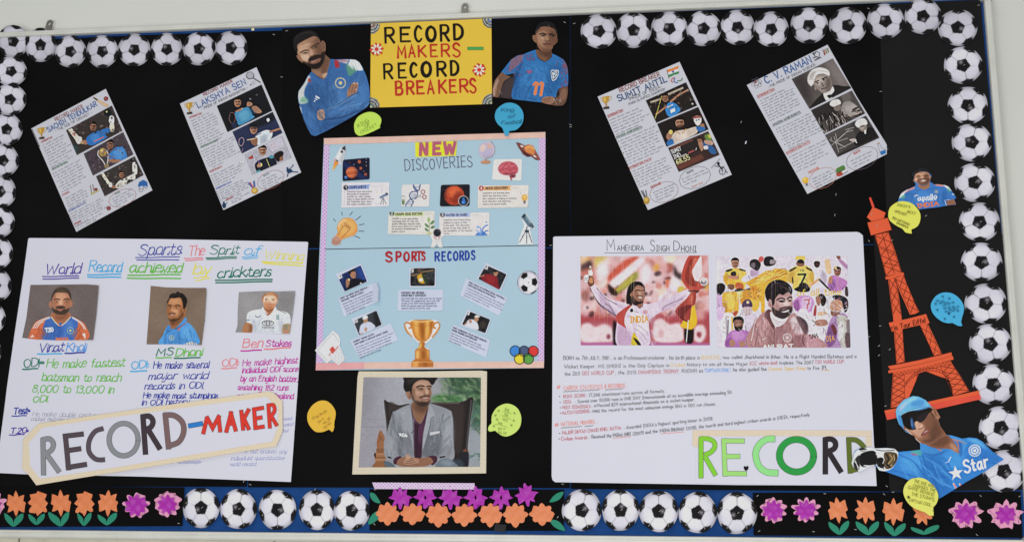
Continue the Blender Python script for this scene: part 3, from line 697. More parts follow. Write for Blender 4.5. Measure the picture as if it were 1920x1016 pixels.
def dots(c, x0, y0, x1, y1, d, r, col, alpha=.9, tf=None):
    for j, y in enumerate(np.arange(y0, y1, d/2)):
        for x in np.arange(x0+(d/2 if j % 2 else 0), x1, d): c.ell(x, y, r, r, col, 0, 0, alpha)
dots(c, 50, 74, 1010, 136, 32, 5, '#8a5a9e')
tag(c.build('tape_strip', .0075, None, MATTE()), 'lilac dotted tape strip lying across the magenta flowers', 'tape')
tag(sheet('clear_tape', f(pts('1205,462 1312,470 1300,538 1195,530')), .0032, plain('dull_clear_tape', '#242424', .5, .12, .2, 60), None, .0003), 'dull scrap of clear tape under the orange garland', 'tape')
# ------------------------------------------------------------------ yellow title card
PAPER = plain('white_card', '#cdcddb', .75, .15, .012, 4, 260, .12)
def block(ink, parts, w, col, o=2.2, edge='#2a2528'):
    """outlined block letter: wide dark strokes under narrower coloured ones"""
    for p in parts:
        p = np.asarray(p, float); a, b = p[0]-p[1], p[-1]-p[-2]
        q = np.concatenate([p[:1]+a/np.hypot(*a)*o, p[1:-1], p[-1:]+b/np.hypot(*b)*o]); ink.stroke(q, w+2*o, edge, False)
    for p in parts: ink.stroke(p, w, col, False, lift=.0003)
Yt = TF(690, 35, 5.975)
card = sheet('title_card', Yt(pts('38,68 700,40 1385,8 1392,962 700,985 25,1003')), .0040, plain('yellow_card', '#ddb540', .7, .15, .03, 8))
tag(card, 'yellow title card reading RECORD MAKERS - RECORD BREAKERS in black and red brush letters', 'title card')
ink = Ink(Yt, .0046); BK, RD = '#1c1814', '#b03026'
def letters(ink, s, col, tf=None):
    for t in s.split(';'):
        ch, x0, x1, y, h, w = t.split(); x0, x1, y, h, w = map(float, (x0, x1, y, h, w))
        for q in layout(ch, (x0+w/2, y-w*.4), (x1-w/2, y-w*.4-2), h-w*.8, .0, 0): ink.stroke(q, w, col, vary=.16)
letters(ink, 'R 188 310 292 186 26;E 360 488 276 172 25;C 520 615 276 186 26;O 645 776 274 186 34;R 808 922 270 196 28;D 956 1078 254 190 30', BK); ink.build('lettering_line', card); ink = Ink(Yt, .0046)
letters(ink, 'R 175 288 690 180 24;E 338 442 680 176 24;C 470 562 672 172 28;O 592 724 668 184 36;R 770 888 662 178 27;D 922 1028 652 178 28', BK)
ink.build('lettering_line', card)
ink = Ink(Yt, .0046)
letters(ink, 'M 328 436 458 145 23;A 452 540 450 145 22;K 562 662 446 140 21;E 698 788 442 146 20;R 820 926 442 152 21;S 948 1044 446 166 22', RD); ink.build('lettering_line', card); ink = Ink(Yt, .0046)
letters(ink, 'B 306 402 870 166 24;R 430 528 864 160 24;E 545 642 858 156 24;A 662 752 858 160 24;K 790 892 852 160 23;E 912 1002 844 154 22;R 1026 1132 840 158 22;S 1138 1222 848 172 23', RD)
ink.build('lettering_line', card)
ink = Ink(Yt, .0046); block(ink, [[(1118, 344), (1294, 344)]], 30, '#4a9c50', 3, '#2f6a38'); ink.build('dash', card)
for k, (q, mid) in enumerate((('38,68', '138,68 132,115 110,150 80,175 38,185'), ('1385,10', '1386,118 1340,112 1305,85 1288,55 1282,14'), ('25,1003', '132,998 128,950 105,915 70,892 28,888'), ('1392,962', '1390,845 1345,855 1308,885 1285,925 1280,966'))):
    o_ = pts(q+' '+mid); c = Canvas(o_, Yt, '#8f938c', 1.6); x, y = pts(q)[0]
    for r, cl in ((108, '#4b4f57'), (95, '#a8a89c'), (82, '#50566a'), (66, '#96957f'), (48, ['#7a5560', '#4e66a0', '#4c6a68', '#5d6a5c'][k]), (26, '#a8a68e')): c.ell(x, y, r, r, cl)
    c.noise(.35, 1.4, k); c.build('corner_ornament', .0047, card, MATTE(), .0003)
REDP, WHTP = plain('red_foam', '#c23228', .6, .2), plain('cream_foam', '#d6d9c6', .6, .2)
for (cx, cy) in ((100, 352), (1248, 583)):
    c = Yt((cx, cy)); e = sheet('flower_sticker', petals(c, 13, 13, [(90-45*i+8, 1, 'r') for i in range(8)], .5, cx), .0062, REDP, card, .0012, 5)
    for i in range(8):
        a = math.radians(20+45*i); sheet('white_petal', disc(c[0]+6.9*math.cos(a), c[1]+6.9*math.sin(a), 3.6, 1.9, 12, math.degrees(a)), .0072, WHTP, e, .0008, 20)

# ------------------------------------------------------------------ white handwritten poster, lower left
LP = TF(0, 440, 2.139); T5 = TF(0, 240, 3.504); T0 = TF(0, 500, 3.504); T5b = TF(0, 726, 3.504); W3 = TF(460, 440, 2.9)
lp = sheet('handwritten_poster', pts('54.5,448.5 57,447 300,449 576,453.6 578,455 570,560 563,674 551,785 546,903 400,897.5 270,893 55,889 -6,886 -3,878 14,726 28,640 41,548'), .0036, PAPER)
tag(lp, 'white poster of coloured cursive handwriting about three cricketers, lower left', 'poster')
NV, VI, LB, GR, DG, YL, CO, MG = '#33409a', '#4a3596', '#4aa6d6', '#63b340', '#17705a', '#ecd04a', '#ee8088', '#b8329a'
hd = Ink(T5, .0042)
def ul(ink, col, w, *segs):
    for s in segs:
        p = pts(s); p = np.stack([np.linspace(p[0, 0], p[1, 0], 7), np.linspace(p[0, 1], p[1, 1], 7)+np.array([0, .6, 1, .2, -.6, -.4, 0])*2], 1); ink.stroke(p, w, col)
cur = lambda ink, t, a, b, h, w, col, sl=.22: ink.text(t, a, b, h, w*.74, col, sl, True, .05, .18)
cur(hd, 'Sports', (912, 838), (1175, 832), 84, 8, NV, .3); hd.text(':', (1192, 830), (1202, 830), 60, 8, NV)
ul(hd, NV, 6, '895,853 1182,848', '902,868 1177,868')
cur(hd, 'The', (1238, 838), (1335, 838), 72, 8, CO); ul(hd, CO, 7, '1213,858 1335,855', '1220,872 1336,866')
cur(hd, 'Sprit', (1378, 834), (1560, 830), 66, 8, DG); ul(hd, DG, 7, '1355,855 1556,846', '1360,864 1555,857')
cur(hd, 'of', (1602, 838), (1700, 835), 72, 8, LB); ul(hd, LB, 6, '1592,850 1697,842', '1600,860 1692,855')
hd.tf = W3; cur(hd, 'Winning', (104, 130), (308, 140), 54, 6, YL); ul(hd, YL, 7, '93,147 313,155', '100,155 313,171'); hd.tf = T5
hd.build('title_line', lp)
hd = Ink(T5, .0042)
cur(hd, 'World', (300, 962), (518, 958), 74, 9, VI); ul(hd, VI, 7, '283,977 522,974', '285,994 522,988')
cur(hd, 'Record', (588, 947), (795, 947), 76, 9, LB); ul(hd, LB, 9, '580,966 798,963', '582,981 798,983')
cur(hd, 'achieved', (852, 950), (1186, 950), 74, 10, GR); ul(hd, GR, 9, '845,969 1187,964', '842,988 1187,990')
cur(hd, 'by', (1268, 962), (1370, 958), 78, 10, YL); ul(hd, YL, 7, '1275,986 1365,976', '1288,1004 1380,986')
cur(hd, 'crickters', (1428, 985), (1770, 972), 72, 10, DG); ul(hd, DG, 9, '1418,1001 1790,996', '1420,1017 1788,1010')
hd.build('subtitle_line', lp)
cap = Ink(T0, .0042)
cur(cap, 'Virat', (258, 560), (412, 555), 62, 9, NV); ul(cap, LB, 9, '250,573 410,572'); cur(cap, 'Kholi', (438, 556), (560, 553), 58, 8, '#4a8fd6'); ul(cap, NV, 10, '430,569 558,564'); cap.build('name_caption', lp); cap = Ink(T0, .0042)
cur(cap, 'MS', (1032, 584), (1130, 582), 55, 9, DG); ul(cap, GR, 8, '1030,599 1130,598'); cur(cap, 'Dhoni', (1158, 588), (1322, 584), 56, 9, GR); ul(cap, DG, 9, '1150,602 1318,598'); cap.build('name_caption', lp); cap = Ink(T0, .0042)
cur(cap, 'Ben', (1595, 533), (1716, 528), 66, 9, CO); ul(cap, MG, 9, '1585,553 1720,548'); cap.tf = LP
cur(cap, 'Stokes', (1067, 448), (1165, 446), 28, 5, MG); ul(cap, CO, 6, '1062,459 1166,453'); cap.build('name_caption', lp)
b1 = Ink(T0, .0042)
cur(b1, 'ODl', (160, 662), (252, 657), 60, 8, DG, .1); b1.text('=', (268, 650), (292, 650), 40, 8, DG); ul(b1, DG, 9, '153,674 252,669')
for t, a, b, h in (('He make fastest', (308, 663), (815, 655), 62), ('batsman to reach', (278, 750), (790, 753), 58), ('8,000 to 13,000 in', (215, 825), (742, 832), 56), ('ODl.', (220, 890), (315, 888), 46)): cur(b1, t, a, b, h, 7.5, GR)
b1.build('paragraph', lp)
b1 = Ink(T0, .0042)
cur(b1, 'ODl', (868, 672), (962, 668), 54, 8, LB, .1); b1.text(':', (980, 662), (986, 662), 40, 8, LB); ul(b1, LB, 9, '863,688 968,685')
for t, a, b, h in (('He make several', (1012, 670), (1368, 664), 50), ('major world', (980, 740), (1358, 735), 52), ('records in ODl.', (955, 805), (1335, 800), 48), ('He make most stumpings', (945, 862), (1428, 864), 42), ('in ODl history', (935, 910), (1240, 905), 42)): cur(b1, t, a, b, h, 7, '#27349a')
b1.build('paragraph', lp)
b1 = Ink(T0, .0042); cur(b1, 'ODl', (1462, 656), (1552, 652), 52, 8, CO, .1); b1.text(':', (1568, 646), (1574, 646), 40, 8, CO); ul(b1, CO, 8, '1460,670 1556,664'); b1.tf = LP
for t, a, b, h in (('He make highest', (974, 527), (1193, 514), 29), ('individual ODl score', (972, 554), (1195, 548), 25), ('by an English batter,', (966, 587), (1194, 589), 26), ('smashing 182 runs', (954, 622), (1154, 624), 24), ('against New Zealand.', (952, 657), (1178, 657), 24)): cur(b1, t, a, b, h, 4, MG)
b1.build('paragraph', lp)
b1 = Ink(T0, .0042); NT = lambda: (b1.build('pencil_note', lp), Ink(T0, .0042))[1]
cur(b1, 'Test', (92, 968), (180, 964), 46, 9, NV); b1.text('=', (188, 962), (202, 962), 32, 7, NV); ul(b1, NV, 7, '83,980 178,978'); b1 = NT(); b1.tf = LP
cur(b1, 'T.20', (44, 798), (104, 795), 24, 5, VI); b1.text('=', (108, 795), (117, 795), 18, 4, VI); ul(b1, VI, 4, '40,802 100,801')
PC = '#9a9aa8'; b1 = NT()
for t, a, b, h in (('He make double century', (218, 980), (650, 990), 34), ('cricket matches in', (208, 1010), (460, 1016), 30)): cur(b1, t, a, b, h, 3, PC)
b1 = NT(); b1.tf = T5b
for t, a, b, h in (('He not broken any', (1590, 430), (1882, 434), 30), ('individual quantitative', (1520, 477), (1866, 474), 30), ('world record', (1512, 515), (1680, 515), 28)): cur(b1, t, a, b, h, 3, '#8f93bd')
b1 = NT(); b1.tf = T5b; cur(b1, 'wicketkeeper', (1170, 500), (1325, 498), 26, 3, '#8f93bd'); b1 = NT(); b1.tf = T5b
for t, a, b, h in (('ment', (1862, 218), (1920, 214), 24), ('relat', (1862, 258), (1928, 250), 24), ('but', (1862, 294), (1895, 292), 24)): cur(b1, t, a, b, h, 3, '#8f93bd')
b1.build('pencil_note', lp)

# ------------------------------------------------------------------ tilted RECORD-MAKER sign
c = Canvas(pts('158,345 172,325 258,238 640,182 1000,130 1400,76 1770,27 1800,36 1858,92 1859,285 1816,388 1750,396 1000,520 600,584 244,642 190,570 150,530'), T5b, '#d9cbb4', 1.2)
dots(c, 150, 28, 1862, 642, 22, 3.4, '#c9a777', .8)
sg = tag(c.build('word_sign', .0105, None, MATTE(), .001, .015), 'white eight-sided sign reading RECORD-MAKER with a tan dotted border', 'sign')
sheet('white_panel', T5b(pts('195,362 285,265 700,203 1250,130 1755,64 1828,130 1825,270 1790,355 1100,470 700,535 270,600 205,520')), .0112, PAPER, sg, .0004)
ink = Ink(T5b, .0118)
block(ink, [pts('288,335 292,575'), smooth(pts('280,345 330,338 357,372 340,415 285,440'), False), pts('310,436 396,556')], 30, '#87878c')
block(ink, [pts('435,312 457,542'), pts('420,322 554,306'), pts('445,416 538,402'), pts('440,527 576,505')], 30, '#51464c')
block(ink, [smooth(pts('683,270 630,290 592,350 590,420 625,465 660,476 694,474'), False)], 28, '#574b54')
block(ink, [disc(817, 343, 95, 106, 40)[list(range(40))+[0, 1]]], 30, '#85878b')
block(ink, [pts('944,190 962,440'), smooth(pts('930,195 985,190 1010,222 995,262 945,282'), False), pts('975,272 1058,406')], 32, '#40373c')
block(ink, [pts('1090,172 1114,405'), smooth(pts('1080,182 1150,186 1203,230 1212,295 1178,360 1100,388'), False)], 32, '#77605f')
ink.build('record_lettering', sg)
ink = Ink(T5b, .0118); block(ink, [pts('1244,254 1336,238')], 28, '#2f78c2'); ink.build('dash', sg)
ink = Ink(T5b, .0118); RR = '#cf3b30'
block(ink, [pts('1340,306 1366,196'), pts('1362,192 1402,268 1446,184'), pts('1440,190 1452,294')], 23, RR)
block(ink, [pts('1490,296 1524,160'), pts('1518,160 1554,288'), pts('1502,242 1542,236')], 23, RR)
block(ink, [pts('1588,150 1602,282'), pts('1640,142 1602,214'), pts('1606,204 1640,278')], 23, RR)
block(ink, [pts('1672,136 1682,278'), pts('1664,146 1736,134'), pts('1674,206 1726,197'), pts('1672,268 1740,257')], 23, RR)
block(ink, [pts('1766,110 1776,268'), smooth(pts('1760,120 1796,116 1808,145 1796,174 1768,188'), False), pts('1784,186 1822,252')], 22, RR)
ink.build('maker_lettering', sg)

# ------------------------------------------------------------------ pale blue central poster
T6 = TF(560, 240, 3.504); TB = TF(560, 460, 3.504); CA = TF(600, 245, 4.418); CB = TF(810, 245, 4.418); CC = TF(590, 465, 4.322); CD = TF(810, 465, 4.322)
cp = sheet('blue_poster', pts('608,260.5 820,255 1023,248.6 1022,530 1020,690 800,692.5 593,694.5 597,530'), .0040, plain('pale_blue_card', '#a3bdcb', .7, .15, .025, 6, 220, .15))
tag(cp, 'pale blue poster headed NEW DISCOVERIES and SPORTS RECORDS in the middle of the board', 'poster')
PEA, PNT = plain('peach_tape', '#dcb2a4', .5, .25, .07, 40), plain('pink_tape', '#dd9b9d', .5, .25, .07, 40)
sheet('tape_border', T6(pts('167,71 900,50 1622,31 1620,68 900,90 170,112')), .0050, PEA, cp, .0003)
sheet('tape_border', TB(pts('430,768 1613,762 1612,805 430,811')), .0050, PEA, cp, .0003)
sheet('tape_border', TB(pts('117,773 431,768 431,811 115,821')), .0054, PNT, cp, .0003)
for q in ('608,273 618.6,272.2 611.5,450 604.5,680 593.6,682', '1010.6,260.5 1023,258.5 1022,450 1020.4,680 1008.6,680 1009.6,450'):
    c = Canvas(pts(q), ID, '#cdb3d8', 1.5); p_ = pts(q); dots(c, p_[:, 0].min()-2, p_[:, 1].min(), p_[:, 0].max()+2, p_[:, 1].max(), 7, 1.15, '#8a5a9e', .85); c.build('tape_border', .0046, cp, MATTE(), .0003)
ink = Ink(T6, .0046); ink.stroke(pts('173,797 700,789 1200,781 1575,775'), 4.5, '#23282c')
for s in ('112,732 130,752', '182,675 184,702', '270,676 248,702', '338,710 298,742', '368,775 328,783', '365,836 325,832', '332,892 288,873'): ink.tf = CA; ink.stroke(pts(s), 5, '#2a3a40')
ink.build('ruled_lines', cp)
sheet('yellow_patch', T6(pts('765,97 1042,88 1036,185 768,193')), .0052, plain('yellow_marker', '#e6d632', .6, .2), cp, .0003)
ink = Ink(T6, .0058); GT = '#b0566e'
for s in ('800,186 803,97', '803,100 840,180', '842,184 844,95', '888,183 890,93', '885,104 938,101', '888,138 930,136', '886,174 938,171', '958,92 974,180', '974,178 992,108', '992,108 1010,178', '1010,178 1030,90'): ink.stroke(pts(s), 21, GT, False)
ink.build('heading', cp, attr_mat('glitter_ink', .45, .4, 900, .8))
ink = Ink(T6, .0046); ink.text('DISCOVERIES', (700, 281), (1142, 257), 70, 5, '#4e4460'); ink.build('heading', cp)
ink = Ink(T6, .0046); letters(ink, 'S 568 628 884 66 13;P 640 680 882 68 13;O 690 735 878 64 13;R 742 783 878 64 13;T 760 800 876 66 12;S 800 838 876 64 12', '#a8282c') if False else None
for ch, x0, x1, y, h, w in (('S', 570, 620, 884, 70, 14), ('P', 638, 678, 882, 70, 13), ('O', 688, 732, 880, 66, 13), ('R', 742, 778, 878, 66, 13), ('T', 772, 812, 877, 66, 12), ('S', 806, 836, 875, 62, 12)):
    for q in layout(ch, (x0+6, y-5), (x1-6, y-5), h-9, 0, 0): ink.stroke(q, w, '#a3272d', vary=.12)
ink.build('heading', cp)
ink = Ink(T6, .0046)
for i, ch in enumerate('RECORDS'):
    x0 = [893, 938, 976, 1014, 1056, 1092, 1132][i]; w = [36, 30, 30, 36, 32, 32, 30][i]
    for q in layout(ch, (x0+6, 874-1.4*i), (x0+w-4, 874-1.4*i), 56, 0, 0): ink.stroke(q, 11, '#263f93', vary=.12)
ink.build('heading', cp)
def pic(outline, tf, base, prog, name, h=.0054, parent=None, res=1.4, mat=None, **k):
    c = Canvas(pts(outline) if isinstance(outline, str) else outline, tf, base, res); c.do(prog)
    return c, (lambda: c.build(name, h, parent or cp, mat, .0003, .02, **k))
def P_(outline, tf, base, prog, name, h=.0054, parent=None, res=1.4, mat=None, **k): return pic(outline, tf, base, prog, name, h, parent, res, mat, **k)[1]()
P_('100,260 130,210 172,142 212,125 218,168 202,235 182,292 150,278 112,338 103,330 118,270', CA, '#c8ccd2', """
s #d8d9da 0 1 130,240 175,150 212,128 216,168 175,262 150,252
s #9a9fa8 6 .7 165,250 205,160 214,172 178,262
f #33383f 1 1 178,156 195,136 212,127 215,170
e #2c3138 1 1 183,178,10,12
f #b7a7ac 1 1 104,258 132,226 142,252 112,262
f #a9a5b2 1 1 174,290 196,232 180,262
g #e8863a #f0b45a 125,262 108,335 106,332 122,260 156,266 128,312
s #50545c 1 1 134,244 152,248 150,262 140,258""", 'rocket_picture')
P_(rrect(pts('190,245 412,225 412,405 188,420'), 14), CA, '#17182b', """
s #27386e 14 .9 200,260 260,300 330,350 400,400 380,412 290,370 195,290
e #c4643f 2 1 265,348,48,47
l #e09468 7 2 .8 222,335 262,325 308,330
l #98402c 7 2 .8 222,362 265,355 310,352
l #d98058 5 2 .8 230,378 265,374 300,370
s #1a1220 10 .6 290,310 318,345 300,390 275,396 300,360
e #b5603e 1 1 327,260,13,14
e #a9583a 1 1 339,314,12,12
e #9d4f3c 1 1 379,364,12,13
e #3d6fae 1 1 216,390,13,13
e #9fc0e0 1 .8 212,385,5,5
e #caa 0 1 385,292,4,4
e #dde 0 1 384,262,3,3
e #99b 0 1 282,284,4,4
e #ccd 0 1 385,238,3,3
e #ccd 0 1 364,338,3,3
e #743 0 1 250,268,5,5""", 'planet_picture')
def infocard(outline, tf, base, ban, bancol, circ, ccol, num, title, ta, tb, lines, la, lw, step, extra):
    c, mk = pic(outline, tf, base, f"""
n .05 6 3
f {bancol} 0 1 {ban}
e {ccol} 0 1 {circ[0]},{circ[1]},21,21""", 'info_card')
    c.do(extra); c.text(num, (circ[0]-6, circ[1]+11), (circ[0]+6, circ[1]+11), 23, 5, '#f2f2f0'); o = mk()
    ik = Ink(tf, .0060); ik.text(title, ta, tb, 18, 3.6, '#3a3d4c'); ik.para(lines, la, (1, -.01), step, 12, 2.0, '#55525a', lw); ik.build('card_text', o)
infocard('182,431 575,429 572,628 178,641', CA, '#d8d2d6', '235,456 418,448 404,466 410,484 235,490', '#8b9ccc', (215, 474), '#26242c', '1', 'EXOPLANETS', (248, 480), (382, 476),
  ['Scientists have discovered', 'thousands of exoplanets', 'outside our solar system.', 'Some of these planets are in', 'the "habitable zone" where', 'life might possibly exist.'], (226, 512), 218, (0, 21), """
L #9a9aa8 2.5 0 .8 418,464 505,464 512,500 512,520
f #5f7396 0 1 492,552 552,518 562,534 500,566
e #3d4658 0 1 555,526,9,13,-30
l #3c3f48 4 0 1 520,560 502,612
l #3c3f48 4 0 1 524,560 526,612
l #3c3f48 4 0 1 526,560 550,610
e #d8b66a 1 .9 476,512,6,6
e #d8b66a 1 .9 548,500,4,4
l #8a8088 2 0 .7 205,500 203,625""")
P_(rrect(pts('678,450 912,445 905,632 672,630'), 14), CA, '#d6d2d0', """
L #3a4f82 8 0 1 775,452 800,490 820,495 832,450
L #3a4f82 8 0 1 775,452 780,480 810,520 790,560 750,570 715,610 712,628
L #31436e 8 0 1 830,452 815,500 760,510 742,540 760,575 775,590 755,630
l #5470a8 5 0 1 790,470 822,468
l #5470a8 5 0 1 755,530 795,528
l #5470a8 5 0 1 752,548 790,546
l #5470a8 5 0 1 725,598 770,592
l #5470a8 5 0 1 720,614 762,612
l #88898c 7 0 1 790,570 835,535
l #9b9da0 7 0 1 785,535 840,552
o #8a4c48 7 0 1 838,508 852,494 868,500 866,520 850,526
o #8a4c48 7 0 1 850,550 862,538 880,545 878,562 862,566
f #7e9a72 0 1 680,572 702,572 700,612 682,612
f #5b7a4c 0 1 680,585 702,585 700,610 690,614 682,610
l #7a7e80 4 0 1 678,545 704,545
o #8a9090 3 0 .8 680,548 702,548 700,612 682,612""", 'gene_picture')
infocard('570,676 952,668 946,865 562,858', CA, '#d6d1cb', '618,685 866,676 852,692 862,708 618,712', '#c3cd8c', (597, 688), '#33503a', '2', 'CRISPR GENE EDITING', (627, 704), (846, 698),
  ['CRISPR is a new gene-editing', 'technology that can help cure', 'genetic diseases, improve crops', 'and protect plants. It is one of', 'the greatest breakthroughs in', 'modern science.'], (600, 738), 240, (-1, 21), """
L #9aa08c 2.5 0 .8 866,694 935,690 942,740
L #5c7a48 4 0 1 905,850 906,790 902,740
s #8fae62 0 1 890,745 902,718 914,740 905,760
s #5e7f50 0 1 868,770 890,778 904,802 880,798
s #5e7f50 0 1 912,775 935,745 950,752 935,775
s #54744a 0 1 868,808 890,815 902,836 878,830
s #54744a 0 1 914,810 935,790 952,795 938,812
s #b5b36a 3 .8 880,855 905,845 935,855 905,862""")
P_('140,800 160,752 198,725 240,722 280,738 308,780 314,828 285,868 220,888 178,905 168,940 130,952 96,936 104,892 136,868 148,838', CA, '#e59a55', """
s #eeaa62 8 1 165,790 200,745 260,750 295,800 280,840 200,860 160,840
s #d98648 6 .7 270,860 305,810 300,780 312,830
L #f7e2c4 7 1 .9 156,800 166,770 190,748 215,740
L #8c5a3c 5 0 1 148,868 185,805 188,790
L #8c5a3c 5 0 1 180,892 238,830 250,822
L #8c5a3c 5 0 1 186,795 210,790 205,770 222,775 218,800 238,785 232,812 252,798 246,825
s #b98a78 0 1 100,900 135,875 172,900 165,938 130,950 98,935
l #966a5c 5 1 1 104,910 138,925 168,915
l #966a5c 5 1 1 100,922 134,940 160,932""", 'lamp_picture')
P_('386,170 395,130 425,102 455,95 486,90 500,102 522,140 522,185 500,222 455,238 455,248 485,255 490,270 450,284 405,275 404,258 440,246 440,236 410,230 398,205', CB, '#c6b7c0', """
e #b4abc4 3 1 450,165,60,62
s #d5bfb8 4 1 400,140 430,115 450,140 430,175 405,180
s #cda89a 4 1 455,125 485,115 498,150 470,150
s #8f8cb0 8 .7 420,210 470,215 500,180 480,220 445,228
L #84747e 6 1 1 488,92 520,140 518,190 490,222 450,236
e #b07c5e 2 1 447,265,42,15
e #cf9c7c 2 .8 440,260,25,7
l #8a6a5a 8 1 1 447,238 447,256""", 'globe_picture')
P_('696,100 730,108 770,128 800,118 840,130 862,175 896,235 894,250 860,246 825,218 790,222 752,200 742,180 715,140', CB, '#8b5048', """
e #cf8348 2 1 808,168,48,48
L #e8b070 12 3 .9 772,155 805,140 848,150
L #a85a38 12 4 .9 770,185 810,185 850,170
s #4b2428 4 1 698,102 735,112 775,170 830,205 895,245 850,240 780,215 735,160
L #b86850 7 2 .9 712,112 760,165 820,205 885,240
s #ead9cc 1 1 732,125 750,128 760,142 742,140
s #ead9cc 1 1 842,205 860,215 866,228 846,220
e #cf8348 2 1 812,158,40,34
L #eab878 9 3 .9 780,150 810,138 845,152""", 'ringed_planet_picture')
P_(rrect(pts('512,243 748,238 742,418 498,412'), 16), CB, '#d9d5d2', """
s #b95560 2 1 548,320 565,285 600,264 650,260 695,280 716,320 705,355 670,365 600,370 565,355
s #8e3c48 3 .8 590,368 640,345 700,350 690,365 640,375
s #7a3440 2 1 645,375 690,368 692,388 660,396
l #9a4048 11 2 1 650,385 660,412
L #dc8890 6 2 .9 565,318 590,290 610,310 635,282 660,300 690,290
L #8c3844 4 1 .9 560,340 585,320 600,340 625,315 650,335 675,310 705,325
L #8c3844 4 1 .9 585,285 600,305 620,275 640,298 665,272 685,300
L #da8088 5 2 .8 580,350 610,335 640,352 690,338
l #999 3 0 .7 528,280 538,290
l #999 3 0 .7 540,264 546,276
l #999 3 0 .7 722,262 712,278""", 'brain_picture')
P_(rrect(pts('75,452 315,448 312,628 65,630'), 16), CB, '#1b1b22', """
e #b8482e 3 1 185,540,84,80
s #d8683e 14 .9 130,520 170,475 220,480 230,530 180,560
s #7c2c20 10 .8 190,520 240,510 255,560 210,610 170,600
s #8c3424 5 .8 150,560 190,575 175,600 145,590
s #23181c 18 .7 110,590 120,500 105,470 85,540 95,610
e #e2e2ea 0 1 262,585,43,43
e #20222c 0 1 262,585,39,39
s #3a72c0 1 1 262,556 280,595 264,612 246,598
e #8ab4e4 1 .8 256,598,5,8
n .08 3 5""", 'red_planet_picture')
infocard('382,459 802,455 798,640 380,646', CB, '#d9d2cc', '430,468 660,461 646,480 656,497 430,500', '#e0a468', (410, 481), '#a8433c', '4', 'BRAIN DISCOVERY', (447, 490), (630, 486),
  ['Scientists are learning more', 'about how the brain works.', 'New research is helping in treating', 'brain disorders and improving', 'memory and mental health.'], (423, 526), 275, (0, 23), """
L #a89a94 2.5 0 .8 660,480 735,482 740,520
e #e2a552 1 1 768,558,26,28
s #f0c880 3 .8 755,548 770,538 782,552 770,566
f #6a6a72 0 1 757,585 780,585 776,610 760,610
l #777 3 0 .8 735,520 742,530
l #777 3 0 .8 800,522 794,532
e #555 0 1 795,631,4,4
l #a89a94 2 0 .7 400,505 398,640 790,632""")
infocard('62,683 478,680 475,873 60,870', CB, '#d8d2d0', '105,688 328,682 312,698 322,716 105,716', '#a3b2dc', (88, 698), '#3a3c48', '3', 'WATER ON MARS', (118, 711), (292, 708),
  ['Scientists have found strong', 'evidence of water on Mars', 'in the past. This discovery', 'brings us one step closer to', 'the possibility of life beyond', 'Earth.'], (97, 747), 236, (0, 22.5), """
L #a89a9c 2.5 0 .8 325,704 415,706 422,760
s #4f7cc0 1 1 360,868 385,845 405,850 420,835 450,855 462,868 420,872
L #4f7cc0 10 1 1 415,860 420,820 440,795 462,785
L #6c98d4 9 1 1 408,858 405,820 392,800 374,810
L #3f68b0 9 1 1 425,862 445,835 466,832
L #6c98d4 7 1 1 400,860 385,835 366,830
e #4f7cc0 0 1 452,760,8,5
e #4f7cc0 0 1 376,795,5,5""")
P_('718,948 720,905 765,790 740,722 765,690 785,692 852,795 850,820 812,812 842,946', CB, '#d9dade', """
f #5d7480 1 1 740,718 775,692 830,770 800,800
f #8ba4ae 2 .8 765,700 780,696 825,765 812,772
e #2f3d48 1 1 760,710,20,17,-40
f #4a5c68 0 1 795,795 830,768 850,800 838,815
l #3a444e 8 0 1 790,800 780,840
s #34404a 1 1 770,830 805,828 800,848 775,846
l #3a3c44 6 0 1 775,845 728,928
l #3a3c44 6 0 1 787,845 786,938
l #3a3c44 6 0 1 800,845 830,932
e #333 0 1 752,880,5,5
e #333 0 1 812,880,5,5
e #333 0 1 786,885,5,5""", 'telescope_picture')
P_('868,785 880,742 872,725 866,705 884,690 886,668 905,658 930,664 942,688 960,696 955,712 938,722 940,750 948,784 925,786 908,762 892,786', T6, '#d7d3d2', """
e #25262e 1 1 911,690,25,26
e #55565e 3 .7 920,678,9,6
l #b05548 5 0 1 888,715 905,728
l #b05548 5 0 1 932,712 920,728
L #a9a5a6 3 1 .9 890,735 912,738 934,732
l #b0acac 3 1 1 898,750 924,748
l #9a9696 3 1 1 908,760 905,785""", 'astronaut_picture', .0064)
# sports records: five small prints and their lavender text slips
LAV = plain('lavender_slip', '#c0c6de', .7, .15, .03)
def slip(q, tf, head, lines, a, d, step, hw, bw, curl=None):
    o = sheet('text_slip', tf(pts(q)), .0052, LAV, cp, .0003, 8, curl); ik = Ink(tf, .0058)
    if curl:  # writing follows the lifted corner
        ik.h = .0066
    ik.para(head, a, d, step, 11, 2.8, '#33364e', hw); a2 = np.array(a)+np.array(step)*(len(head)+.15)
    ik.para(lines, a2, d, np.array(step)*.98, 9, 1.7, '#5c5e76', bw); ik.build('slip_text', o)
def minip(card_, q, tf, base, prog, num, nq):
    o = sheet('photo_print', tf(pts(card_)), .0058, plain('print_border', '#c3c8dc', .5, .25, .02), cp, .0004)
    c, mk = pic(rrect(pts(q), 9), tf, base, prog, 'photograph', .0063, o); nq = np.array(pts(nq)); c.fill(rrect(nq, 5), '#d8d6d8', 0, 1, False)
    m = nq.mean(0); u = (nq[1]-nq[0])*.2; v = (nq[3]-nq[0])*.3; c.text(num, m-u+v, m+u+v, np.hypot(*v)*2.1, 4.2, '#2c2a30'); mk()
